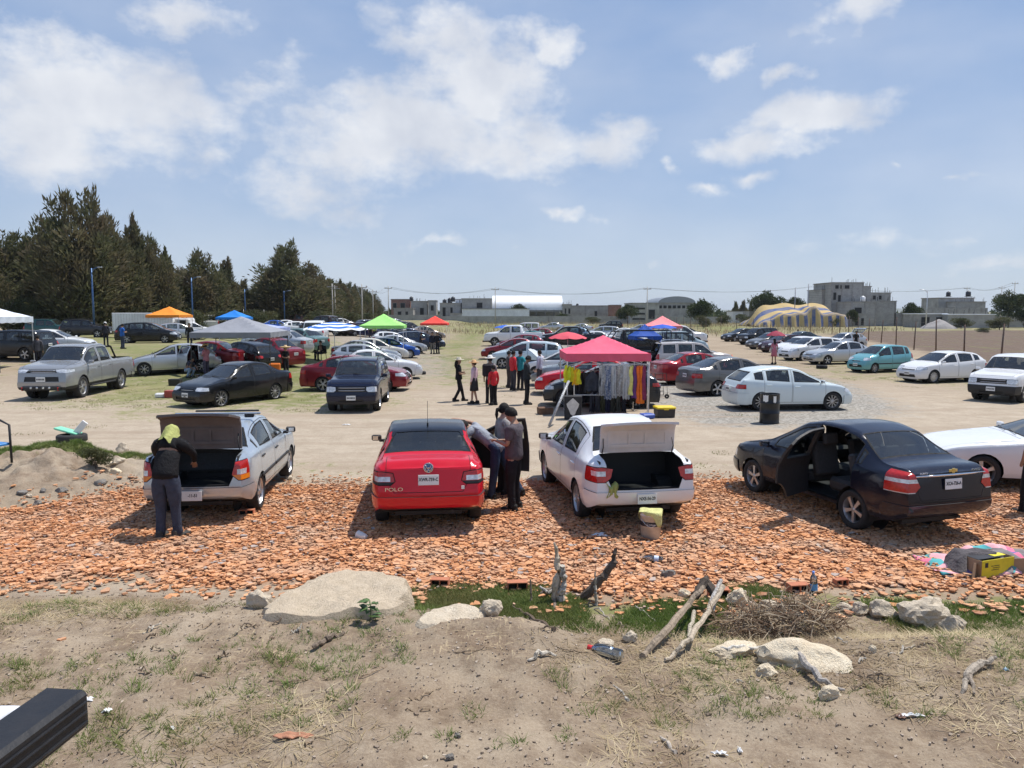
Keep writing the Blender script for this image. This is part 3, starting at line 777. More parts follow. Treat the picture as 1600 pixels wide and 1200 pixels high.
spec('versa', L=4.46, W=1.72, zb=.20, prof=[(2.23, .66), (2.15, .76), (1.9, .86), (1.35, .98), (1.1, 1.03), (.7, 1.22), (.25, 1.42), (-.1, 1.49), (-.5, 1.50), (-1.0, 1.43), (-1.45, 1.25), (-1.78, 1.12), (-2.1, 1.10), (-2.23, 1.02)],
     belt=[(2.25, .80), (1.0, .92), (-.5, .97), (-1.8, 1.04), (-2.3, 1.04)], roofw=.68, cowl=1.12, rf=.25, rr=-1.0, bb=-1.76, r=.31, yf=1.36, yr=-1.24, headlight=(.52, -.06, .62, .80, .42, .05), tail_light=(.58, .0, .72, .92, .30, .02),
     grille=[(.28, .52, .74, 1.25), (.5, .27, .38, .95)], doors=[(-.12, 1.05, -.06, .95, -.12), (-1.2, -.14, -1.10, -.22, -.88)], quarter=[(-1.40, -1.24)], trunk=(-1.82, .64, .74), plate_r=.80, rim='split', cov=.74, rakeb=.07)
spec('hatch', L=4.0, W=1.69, zb=.20, prof=[(2.0, .62), (1.93, .72), (1.7, .82), (1.2, .95), (.98, 1.0), (.58, 1.19), (.18, 1.38), (-.2, 1.45), (-.7, 1.455), (-1.25, 1.40), (-1.48, 1.34), (-1.78, 1.10), (-1.90, 1.0), (-1.97, .86), (-2.0, .74)],
     belt=[(2.0, .78), (1.0, .90), (-.5, .95), (-1.5, 1.03), (-2.0, 1.04)], roofw=.69, cowl=1.0, rf=.18, rr=-1.40, bb=-1.82, r=.31, yf=1.26, yr=-1.20, headlight=(.50, -.06, .60, .77, .36, .04), tail_light=(.62, .0, .74, .90, .26, .03),
     grille=[(.40, .58, .66, .95), (.5, .27, .42, .92)], doors=[(-.14, 1.0, -.08, .82, -.14), (-1.12, -.16, -1.02, -.24, -.86)], quarter=[(-1.44, -1.14)], steep=(.98, 1.30), rgw=.74, zrb=.60, plate_r=.70, plate_y=-2.07, rim='ten', rakeb=.02, trunk=None)
spec('mini', L=3.5, W=1.50, zb=.19, prof=[(1.75, .66), (1.68, .76), (1.5, .86), (1.15, .98), (.98, 1.03), (.62, 1.24), (.26, 1.43), (-.2, 1.50), (-.7, 1.49), (-1.3, 1.44), (-1.48, 1.38), (-1.64, 1.08), (-1.72, .9), (-1.75, .78)],
     belt=[(1.8, .80), (1.0, .90), (-.5, .94), (-1.8, 1.0)], roofw=.70, cowl=1.02, rf=.26, rr=-1.42, bb=-1.66, r=.27, yf=1.13, yr=-1.15, headlight=(.52, -.08, .66, .84, .34, .05), tail_light=(.68, .0, .78, 1.02, .22, .02),
     grille=[(.28, .60, .68, 1.0), (.46, .30, .46, .92)], doors=[(-.10, .95, -.04, .80, -.10), (-1.08, -.12, -1.02, -.20, -.86)], quarter=[(-1.36, -1.12)], steep=(1.0, 1.34), rgw=.76, zrb=.60, plate_r=.70, plate_y=-1.83, rim='seven', mold=1, mirmat='trim', rakeb=.02)
spec('suv', L=4.30, W=1.74, zb=.30, prof=[(2.15, .86), (2.1, .98), (1.8, 1.08), (1.2, 1.14), (1.02, 1.17), (.72, 1.42), (.42, 1.63), (0, 1.69), (-.8, 1.70), (-1.7, 1.67), (-1.88, 1.60), (-2.02, 1.15), (-2.12, 1.0), (-2.15, .85)],
     belt=[(2.2, 1.0), (1.0, 1.06), (-2.2, 1.09)], roofw=.76, cowl=1.04, rf=.42, rr=-1.78, bb=-2.0, r=.36, yf=1.32, yr=-1.26, headlight=(.55, -.0, .68, .88, .16, .0), tail_light=(.78, .0, .78, 1.08, .16, .0),
     grille=[(.52, .68, .88, .98), (.42, .36, .46, .92)], bars=2, doors=[(-.08, 1.0, -.02, .84, -.08), (-1.0, -.10, -.92, -.18, -.80)], quarter=[(-1.76, -1.10)], steep=(1.15, 1.54), rgw=.78, zfb=.62, zrb=.66, plate_r=.88, plate_y=-2.2, plate_f=.50, rim='five', rails=1, clad=1, pf=.10, pb=.07, rake=.04, rakeb=.02, tw=.24, wm=.12)
spec('wagon', L=4.5, W=1.76, zb=.22, prof=[(2.25, .68), (2.18, .78), (1.9, .92), (1.45, 1.05), (1.2, 1.12), (.75, 1.36), (.3, 1.54), (-.2, 1.60), (-1.1, 1.58), (-1.75, 1.50), (-2.0, 1.38), (-2.14, 1.10), (-2.23, .9), (-2.25, .78)],
     belt=[(2.3, .84), (1.2, .98), (-.5, 1.03), (-2.2, 1.10)], roofw=.70, cowl=1.24, rf=.30, rr=-1.85, bb=-2.1, r=.32, yf=1.36, yr=-1.36, headlight=(.5, -.08, .64, .84, .5, .06), tail_light=(.66, .0, .84, 1.02, .26, .02),
     grille=[(.34, .58, .68, 1.0), (.5, .28, .46, .95)], doors=[(-.10, 1.12, -.04, 1.02, -.10), (-1.2, -.12, -1.12, -.20, -.95)], quarter=[(-1.85, -1.24)], steep=(1.12, 1.46), rgw=.76, zrb=.66, plate_r=.78, plate_y=-2.33, rim='split', cov=.74, rakeb=.02, wm=.11)
spec('pickup', L=5.25, W=1.82, zb=.36, prof=[(2.625, .95), (2.56, 1.06), (2.3, 1.14), (1.6, 1.22), (1.42, 1.25), (1.05, 1.52), (.75, 1.72), (.3, 1.78), (-.4, 1.78), (-.68, 1.72), (-.80, 1.45), (-.90, 1.20), (-1.6, 1.17), (-2.58, 1.17), (-2.625, 1.05)],
     belt=[(2.7, 1.08), (1.4, 1.12), (-.8, 1.15), (-2.7, 1.16)], roofw=.72, cowl=1.44, rf=.75, rr=-.62, bb=-.88, r=.37, yf=1.62, yr=-1.42, headlight=(.52, -.06, .90, 1.04, .45, .05), tail_light=(.84, .0, .78, 1.12, .10, .0),
     grille=[(.50, .90, 1.02, 1.1), (.58, .62, .80, .96)], bars=2, doors=[(.26, 1.36, .32, 1.22, .26), (-.66, .24, -.58, .16, -.66)], steep=(1.26, 1.60), rgw=.64, zfb=.60, zrb=.62, bed=(-2.54, -.98, 1.17, .72), plate_r=.62, plate_y=-2.7, plate_f=.71, rim='split', pf=.14, pb=.04, rake=.05, rakeb=0, tw=.25, clad=1, wm=.12, yint=-.7)
spec('van', L=4.3, W=1.68, zb=.22, prof=[(2.15, .72), (2.1, .84), (1.8, .98), (1.4, 1.12), (1.2, 1.20), (.8, 1.50), (.4, 1.74), (0, 1.80), (-1.6, 1.80), (-1.98, 1.74), (-2.1, 1.2), (-2.15, .85)],
     belt=[(2.2, .88), (1.2, 1.02), (-2.2, 1.05)], roofw=.80, cowl=1.22, rf=.42, rr=-1.9, bb=-2.08, r=.31, yf=1.36, yr=-1.34, headlight=(.55, -.04, .68, .86, .3, .04), tail_light=(.80, .0, .8, 1.2, .14, .0), grille=[(.4, .6, .68, 1.0), (.5, .28, .42, .95)],
     doors=[(-.06, 1.12, 0, 1.0, -.06), (-1.0, -.08, -.94, -.16, -.9)], quarter=[(-1.85, -1.08)], steep=(1.15, 1.64), rgw=.84, zrb=.6, plate_r=.78, plate_y=-2.2, rim='steel', pb=.06, wm=.14, rakeb=.0)

# ================================================================ people
def skin(name, nodes, edges, sub=2, mat='skin', parent=None, color=None, root=0):
 me = bpy.data.meshes.new(name + '_s'); me.from_pydata([n[0] for n in nodes], edges, []); me.update()
 o = bpy.data.objects.new('tmp', me); COL.objects.link(o)
 o.modifiers.new('s', 'SKIN')
 if not me.skin_vertices:
  bm = bmesh.new(); bm.from_mesh(me); bm.verts.layers.skin.verify(); bm.to_mesh(me); bm.free()
 for i, v in enumerate(me.skin_vertices[0].data):
  r = nodes[i][1]; v.radius = r if isinstance(r, tuple) else (r, r); v.use_root = i == root
 o.modifiers['s'].use_smooth_shade = True
 m = o.modifiers.new('u', 'SUBSURF'); m.levels = sub; m.render_levels = sub
 dg = bpy.context.evaluated_depsgraph_get(); dg.update(); ev = o.evaluated_get(dg)
 res = bpy.data.meshes.new_from_object(ev); bpy.data.objects.remove(o); res.name = name
 res.polygons.foreach_set('use_smooth', np.ones(len(res.polygons), bool))
 return obj(name, res, mat, parent, color)
def lp(a, b, t): return tuple(a[i] + (b[i] - a[i]) * t for i in range(3))
BASE = dict(pel=(0, 0, .95), wai=(0, .0, 1.08), che=(0, .0, 1.27), nb=(0, -.01, 1.43), nk=(0, .0, 1.50), hd=(0, .015, 1.61), 
   hL=(-.09, 0, .90), kL=(-.10, .02, .49), aL=(-.11, -.01, .085), hR=(.09, 0, .90), kR=(.10, .02, .49), aR=(.11, -.01, .085),
   sL=(-.175, -.01, 1.385), eL=(-.225, -.02, 1.12), wL=(-.215, .05, .88), sR=(.175, -.01, 1.385), eR=(.225, -.02, 1.12), wR=(.215, .05, .88), fdir=(0, 1, 0), face=(0, 1, 0))
POSES = {
 'stand': {}, 'walk': dict(kL=(-.09, .14, .50), aL=(-.09, .16, .085), kR=(.09, .0, .48), aR=(.09, -.24, .12), wL=(-.22, -.10, .90), wR=(.22, .20, .93)),
 'crossed': dict(eL=(-.23, .02, 1.12), wL=(-.02, .18, 1.16), eR=(.23, .02, 1.12), wR=(.02, .20, 1.10)),
 'phone': dict(eL=(-.22, .03, 1.13), wL=(-.10, .27, 1.17), eR=(.22, .03, 1.13), wR=(.07, .27, 1.15), hd=(0, .05, 1.60), face=(0, .9, -.45)),
 'hips': dict(eL=(-.36, -.05, 1.14), wL=(-.17, .06, 1.0), eR=(.36, -.05, 1.14), wR=(.17, .06, 1.0)),
 'bend': dict(pel=(0, -.06, .95), wai=(0, .04, 1.05), che=(0, .22, 1.17), nb=(0, .36, 1.26), nk=(0, .42, 1.29), hd=(0, .50, 1.35), face=(0, .7, -.7), sL=(-.175, .31, 1.23), eL=(-.22, .40, .98), wL=(-.16, .58, .92), sR=(.175, .31, 1.23), eR=(.22, .40, .98), wR=(.16, .58, .92), hL=(-.09, -.06, .90), hR=(.09, -.06, .90)),
 'sit': dict(pel=(0, 0, .50), wai=(0, -.02, .63), che=(0, -.01, .82), nb=(0, .0, .98), nk=(0, .02, 1.05), hd=(0, .04, 1.16), sL=(-.175, 0, .93), sR=(.175, 0, .93), eL=(-.23, .02, .68), eR=(.23, .02, .68), wL=(-.15, .25, .60), wR=(.15, .25, .60), hL=(-.09, .02, .48), hR=(.09, .02, .48), kL=(-.13, .42, .50), kR=(.13, .42, .50), aL=(-.13, .42, .085), aR=(.13, .42, .085)),
 'crouch': dict(pel=(0, -.15, .38), wai=(0, -.10, .50), che=(0, .03, .66), nb=(0, .12, .79), nk=(0, .16, .84), hd=(0, .22, .93), sL=(-.175, .08, .75), sR=(.175, .08, .75), eL=(-.22, .25, .56), eR=(.22, .25, .56), wL=(-.12, .42, .45), wR=(.12, .42, .45), hL=(-.1, -.13, .36), hR=(.1, -.13, .36), kL=(-.16, .22, .48), kR=(.16, .22, .48), aL=(-.15, .02, .085), aR=(.15, .02, .085)),
}
def add(a, b, k=1): return (a[0] + b[0] * k, a[1] + b[1] * k, a[2] + b[2] * k)
PEOPLE = []
def person(label, loc, rz, h=1.68, top=(.1, .1, .1), bot=(.03, .03, .04), pose='stand', skinc=(.33, .19, .12), hair='short', hat=None, hatc=(.6, .5, .3), lower='trousers', sleeve='short', group=None, near=False, shoes=(.02, .02, .02), wide=1.0, over=None, hairc=(.012, .010, .009), belly=0):
 P = dict(BASE); P.update(POSES[pose]); P.update(over or {})
 root = empty('person', loc, R(rz)); root.scale = (h / 1.72,) * 3; tag(root, label, 'person', group)
 k = wide * .93; V = []; E = []; ix = {}
 def node(n, co, r, par=None):
  ix[n] = len(V); V.append((co, r))
  if par is not None: E.append((ix[par], ix[n]))
 node('pel', P['pel'], (.125 * k, .10 * k)); node('wai', P['wai'], (.115 * k, (.09 + belly) * k), 'pel'); node('che', P['che'], (.14 * k, .10 * k), 'wai'); node('nb', P['nb'], (.085, .07), 'che')
 fd = Vector(P['face']).normalized(); hd = Vector(P['hd']); nk = Vector(P['nk'])
 upv = (hd - nk).normalized(); sidev = fd.cross(upv); sidev = sidev.normalized() if sidev.length > .01 else Vector((1, 0, 0)); upv = sidev.cross(fd).normalized()
 H_ = lambda x, y, z: tuple(hd + sidev * x + fd * y + upv * z)
 node('nk', P['nk'], .055, 'nb'); node('jaw', H_(0, .018, -.06), (.068, .076), 'nk'); node('mid', H_(0, .0, .005), (.092, .106), 'jaw'); node('cr', H_(0, -.01, .065), (.080, .092), 'mid')
 for s, q in (('L', -1), ('R', 1)):
  node('s' + s, P['s' + s], .055 * k, 'nb'); e, w = P['e' + s], P['w' + s]
  node('u' + s, lp(P['s' + s], e, .45), .047 * k, 's' + s); node('e' + s, e, .038, 'u' + s); node('f' + s, lp(e, w, .4), .037, 'e' + s); node('w' + s, w, .025, 'f' + s)
  d = (Vector(w) - Vector(e)).normalized(); pm = add(w, d, .05); node('p' + s, pm, (.034, .022), 'w' + s)
  if near:
   a = d.cross(Vector((0, 0, 1))); a = a.normalized() if a.length > .1 else Vector((1, 0, 0)); b = a.cross(d)
   if abs(d.z) > .8: a, b = Vector((0, 1, 0)), Vector((-q, 0, 0))
   for i, (off, ln) in enumerate(((-.027, .07), (-.009, .08), (.009, .075), (.027, .06))):
    p1 = Vector(pm) + a * off + d * .035; p2 = p1 + d * ln * .5 + b * -.008; p3 = p2 + d * ln * .42 + b * -.022
    node(f'g{i}{s}', tuple(p1), .0095, 'p' + s); node(f'h{i}{s}', tuple(p2), .0088, f'g{i}{s}'); node(f'i{i}{s}', tuple(p3), .0075, f'h{i}{s}')
   t1 = Vector(pm) + a * -.038 * 1 + d * .0; t2 = t1 + d * .035 + a * -.016 + b * -.01
   node('t' + s, tuple(t1), .011, 'p' + s); node('v' + s, tuple(t2), .0088, 't' + s)
  else:
   node('g' + s, add(pm, d, .06), (.026, .016), 'p' + s)
  node('h' + s, P['h' + s], .082 * k, 'pel'); kk, an = P['k' + s], P['a' + s]
  node('th' + s, lp(P['h' + s], kk, .5), .07 * k, 'h' + s); node('k' + s, kk, .052, 'th' + s); node('c' + s, lp(kk, an, .35), .052, 'k' + s); node('a' + s, an, .036, 'c' + s)
  f = Vector(P.get('f' + s, P['fdir'])).normalized(); node('ft' + s, add(add(an, f, .12), (0, 0, -.05)), .030, 'a' + s)
 skin('body', V, E, 2 if near else 1, 'skin', root, skinc)
 ex = MB(); e_ = MB()
 if near:
  for q in (-1, 1): ex.lathe([(0, -.016), (.012, -.01), (.014, 0), (.012, .01), (0, .016)], 6, Matrix.Translation(H_(q * .078, -.005, -.01)))
  ex.lathe([(0, -.025), (.014, -.02), (.012, 0), (.004, .028), (0, .03)], 6, Matrix.Translation(H_(0, .088, -.012))); ex.build('nose_and_ears', 'skin', root, skinc)
  for q in (-1, 1): e_.lathe([(0, -.007), (.009, -.004), (.009, .004), (0, .007)], 6, Matrix.Translation(H_(q * .030, .078, .012)))
  e_.build('eyes', 'ink', root)
  m = MB(); m.box(H_(0, .084, -.052), (.035, .01, .008)); m.build('mouth', 'cloth', root, (.25, .08, .07))
 # shirt
 k = wide
 V2 = []; E2 = []; i2 = {}
 def n2(n, co, r, par=None):
  i2[n] = len(V2); V2.append((co, r))
  if par is not None: E2.append((i2[par], i2[n]))
 g = .018
 dn = Vector(P['pel']) - Vector(P['wai']); dn = dn.normalized() if pose not in ('sit', 'crouch') else Vector((0, 0, 0)); n2('hem', add(P['pel'], tuple(dn), .12), (.160 * k + g, .145 * k + g)); n2('pel', add(P['pel'], tuple(dn), .01), (.156 * k + g, .140 * k + g), 'hem'); n2('wai', P['wai'], (.135 * k + g, (.11 + belly) * k + g), 'pel'); n2('che', P['che'], (.15 * k + g, .112 * k + g), 'wai'); n2('nb', P['nb'], (.112, .095), 'che'); n2('nk', lp(P['nb'], P['nk'], .75), (.072, .070), 'nb')
 for s in 'LR':
  n2('s' + s, P['s' + s], .075 * k, 'nb'); n2('u' + s, lp(P['s' + s], P['e' + s], .5), .064 * k, 's' + s)
  if sleeve == 'short': n2('x' + s, lp(P['s' + s], P['e' + s], .78), .062 * k, 'u' + s)
  else: n2('e' + s, P['e' + s], .056, 'u' + s); n2('f' + s, lp(P['e' + s], P['w' + s], .5), .05, 'e' + s); n2('w' + s, lp(P['e' + s], P['w' + s], .95), .038, 'f' + s)
 skin('shirt' if sleeve == 'short' else 'jacket', V2, E2, 1, 'cloth', root, top)
 if lower in ('skirt', 'dress'):
  m = MB(); p = P['pel']; m.lathe([(.05, .12), (.15, .10), (.17, 0), (.19, -.2), (.215, -.42), (.20, -.42)], 18, Matrix.Translation(p) @ Matrix.Scale(.8, 4, (0, 1, 0))); m.build('skirt', 'cloth', root, bot)
 else:
  V3 = [(P['pel'], (.14 * k, .112 * k)), (add(P['wai'], (0, 0, -.04)), (.13 * k, .105 * k))]; E3 = [(0, 1)]
  for s in 'LR':
   i = len(V3); kk, an = P['k' + s], P['a' + s]
   bg = 1.18 if near else 1.0; V3 += [(P['h' + s], .10 * k), (lp(P['h' + s], kk, .5), .088 * k * bg), (kk, .070 * bg), (lp(kk, an, .4), .068 * bg), (lp(kk, an, .65), .060 * bg), (lp(kk, an, .9), .068 * bg), (lp(kk, an, 1.14), .064 * bg)]
   E3 += [(0, i), (i, i + 1), (i + 1, i + 2), (i + 2, i + 3), (i + 3, i + 4), (i + 4, i + 5), (i + 5, i + 6)]
  skin('trousers', V3, E3, 1, 'cloth', root, bot)
 for s in 'LR':
  f = Vector(P.get('f' + s, P['fdir'])).normalized(); an = P['a' + s]
  m = MB(); ang = math.atan2(-f.x, f.y)
  m.box(add(add(an, f, .045), (0, 0, -.05)), (.105, .28, .07), (0, 0, ang), bev=.028); m.box(add(add(an, f, -.01), (0, 0, .0)), (.10, .16, .10), (0, 0, ang), bev=.03)
  m.build('shoe', 'matte', root, shoes)
 # hair
 if hair:
  m = MB(); vs = []; fs = []; nu, nv = 14, 9
  lim = {'short': -.02, 'long': -.02, 'pony': -.02, 'bun': -.02}[hair]
  for i in range(nu):
   a = 2 * math.pi * i / nu
   for j in range(nv):
    fr = (math.cos(a) + 1) / 2                     # 1 = forehead side
    low = (2.2 - 1.0 * fr ** 1.5) if hair != 'long' else (2.3 - 1.5 * fr ** .6)
    t = low * j / (nv - 1); rr = 1.0 + .05 * math.sin(i * 5.1 + j * 3.3)
    vs.append(H_(math.sin(a) * math.sin(t) * .094 * rr, math.cos(a) * math.sin(t) * .108 * rr - .008, math.cos(t) * .118 * rr + .014))
  for i in range(nu):
   for j in range(nv - 1): i2_ = (i + 1) % nu; fs.append((i * nv + j, i2_ * nv + j, i2_ * nv + j + 1, i * nv + j + 1))
  m.add(vs, fs, 0, True)
  if hair in ('long',): m.tube([H_(0, -.07, .03), H_(0, -.10, -.08), H_(0, -.12, -.2), H_(0, -.12, -.30)], [.06, .075, .07, .03], 8)
  if hair == 'pony': m.tube([H_(0, -.09, .03), H_(0, -.14, .02), H_(0, -.16, -.08), H_(0, -.15, -.18)], [.03, .035, .035, .012], 7)
  m.build('hair', 'matte', root, hairc)
 if hat:
  m = MB(); mt = Matrix.Translation(H_(0, -.005, .05)) @ (Vector((0, 0, 1)).rotation_difference(upv)).to_matrix().to_4x4()
  if hat == 'wide': m.lathe([(0, .11), (.06, .11), (.092, .07), (.10, .0), (.16, -.012), (.215, .012), (.215, .004), (.15, -.02), (.10, -.01)], 20, mt)
  elif hat == 'sombrero': m.lathe([(0, .13), (.06, .13), (.095, .08), (.11, .0), (.22, -.01), (.30, .05), (.30, .04), (.2, -.02), (.1, -.01)], 20, mt)
  elif hat == 'cap':
   m.lathe([(0, .085), (.05, .078), (.09, .04), (.103, -.03)], 16, mt); m.box(H_(0, .14, .035), (.15, .10, .012), (R(-10), 0, 0), bev=.004)
  elif hat == 'cloth':
   vs = []; fs = []; n, q = 18, 9
   for i in range(n):
    a = 2 * math.pi * i / n; bk = (1 - math.cos(a)) / 2
    for j in range(q):
     t = j / (q - 1); th = min(1.55, t * 2.4); dr = max(0, t - .62) / .38
     r_ = math.sin(th) * (.107 + .03 * dr * bk) * (1 + .03 * math.sin(a * 7 + t * 5) * t + .2 * dr * math.sin(a * 5)); z = math.cos(th) * .115 + .006 * math.sin(a * 4 + t * 9) - dr * (.03 + .20 * bk + .06 * math.sin(a * 3 + 1))
     vs.append(H_(math.sin(a) * r_, math.cos(a) * r_ * 1.12 - .01, z - .03))
   for i in range(n):
    for j in range(q - 1): i2_ = (i + 1) % n; fs.append((i * q + j, i2_ * q + j, i2_ * q + j + 1, i * q + j + 1))
   m.add(vs, fs, 0, True)
  m.build('hat' if hat != 'cloth' else 'head_cloth', 'cloth', root, hatc)
 PEOPLE.append(root); return root

# ================================================================ ground
def pnp(X, Y, poly):
 ins = np.zeros(X.shape, bool); dist = np.full(X.shape, 1e9); n = len(poly)
 for i in range(n):
  x1, y1 = poly[i]; x2, y2 = poly[(i + 1) % n]
  c = ((y1 > Y) != (y2 > Y)); 
  with np.errstate(divide='ignore', invalid='ignore'): xi = (x2 - x1) * (Y - y1) / ((y2 - y1) if y2 != y1 else 1e-9) + x1
  ins ^= c & (X < xi)
  dx, dy = x2 - x1, y2 - y1; t = np.clip(((X - x1) * dx + (Y - y1) * dy) / (dx * dx + dy * dy + 1e-9), 0, 1)
  dist = np.minimum(dist, np.hypot(X - x1 - t * dx, Y - y1 - t * dy))
 return np.where(ins, dist, -dist)
def gp(pts):      # picture points on flat ground, as a ground plan
 out = []
 for (px, py) in pts:
  d = pxdir(px, py); t = CAMZ / max(-d.z, .004); out.append((d.x * t, d.y * t))
 return out
TILE = [(-16, 8.6), (-8, 9.2), (-4, 9.1), (-1.5, 8.7), (0, 8.5), (2, 8.45), (4.2, 8.6), (6.5, 8.9), (9, 9.5), (12, 10), (17, 12), (17, 16.5), (11, 15.4), (6, 14.9), (1, 14.6), (-3, 14.7), (-5.6, 14.6), (-7.2, 13.6), (-8.0, 12.6), (-9.5, 11.6), (-12.5, 10.6), (-16, 9.9)]
def tile_mask(X, Y): return pnp(X, Y, TILE) + .55 * vn(X, Y, .9, 21) + .35 * vn(X, Y, 2.7, 22)
def axis(fine0, fine1, st, lim0, lim1, g):
 a = list(np.arange(fine0, fine1, st)); s = st; v = a[-1]
 while v < lim1: s *= g; v += s; a.append(v)
 s = st; v = a[0]; b = []
 while v > lim0: s *= g; v -= s; b.append(v)
 return np.array(b[::-1] + a)
gx = axis(-9, 9, .055, -7000, 7000, 1.055); gy = axis(2.2, 16, .055, -300, 9000, 1.045)
GX, GY = np.meshgrid(gx, gy); GZ = H(GX, GY)
nx_, ny_ = len(gx), len(gy)
Vv = np.stack([GX.ravel(), GY.ravel(), GZ.ravel()], 1); ii = np.arange((ny_ - 1) * nx_).reshape(ny_ - 1, nx_)[:, :-1].ravel()
Ff = np.stack([ii, ii + 1, ii + 1 + nx_, ii + nx_], 1)
gme = fastmesh('ground', Vv, Ff, True)
X, Y = GX.ravel(), GY.ravel()
def attr(name, val):
 a = gme.attributes.new(name, 'FLOAT', 'POINT'); a.data.foreach_set('value', np.clip(val, 0, 1).astype(np.float32))
tm_ = tile_mask(X, Y)
attr('tile', sst(-.25, .35, tm_))
# gravel yards
gr1 = gp([(1060, 655), (1120, 668), (1330, 668), (1420, 640), (1330, 600), (1150, 560), (1050, 535), (960, 530), (800, 545), (800, 580), (1000, 620)])
gr2 = gp([(440, 560), (520, 600), (640, 600), (760, 590), (745, 560), (660, 530), (560, 520), (420, 520), (400, 560)])
attr('gravel', np.maximum(sst(-2.0, 2.0, pnp(X, Y, gr1)), .55 * sst(-2, 3, pnp(X, Y, gr2))))
# grass cover (0..1), patchy in the shader
aisle = gp([(640, 545), (650, 610), (800, 605), (780, 545), (800, 515), (900, 503), (700, 503), (690, 525)])
leftyard = gp([(0, 590), (60, 640), (260, 660), (440, 650), (640, 640), (600, 560), (450, 520), (300, 505), (0, 505)])
rightyard = gp([(1280, 600), (1420, 600), (1620, 640), (1620, 600), (1400, 560), (1180, 520), (1130, 520), (1180, 560)])
strip = gp([(690, 512), (1100, 505), (1230, 515), (1130, 530), (1060, 508)])
G = np.zeros(X.shape)
G = np.maximum(G, .8 * sst(-4, 6, pnp(X, Y, aisle))); G = np.maximum(G, .74 * sst(-4, 5, pnp(X, Y, leftyard))); G = np.maximum(G, .5 * sst(-2, 3, pnp(X, Y, rightyard)))
G = np.maximum(G, .85 * sst(-3, 4, pnp(X, Y, strip))); G = np.maximum(G, .62 * sst(75, 130, Y)); G = np.maximum(G, .30 * sst(14.2, 15.5, Y) * sst(18.5, 16, Y))
nearg = .52 * sst(-1.3, -.7, X) * np.exp(-((Y - 8.3 - .045 * np.maximum(X - 3, 0) ** 1.5) / .55) ** 2)
G = np.maximum(G, nearg); G = G;
berm = np.exp(-(((X + 9.2) / 2.6) ** 2 + ((Y - 16.0) / .9) ** 2)); G = np.maximum(G, .95 * sst(.25, .6, berm))
attr('grass', G)
FL1 = [(25.5, 30), (29.3, 46), (38.6, 81), (46, 112)]
field = [(26, 20), (29.6, 46), (38.9, 81), (46.5, 113), (60, 130), (140, 150), (200, 120), (160, 20)]
attr('field', sst(-.4, .6, pnp(X, Y, field)))
attr('sand', np.maximum(sst(12.5, 14.5, Y) * sst(42, 26, Y), np.exp(-(((X + 3.6) / 2.4) ** 2 + ((Y - 8.55) / .55) ** 2))))
attr('bank', np.maximum(sst(9.2, 8.0, Y), .9 * sst(.25, .7, np.exp(-(((X + 9.8) / 3.2) ** 2 + ((Y - 14.2) / 1.5) ** 2)))))
attr('straw', sst(8.6, 7.6, Y) * (.35 + .65 * sst(5.0, 6.2, Y)))
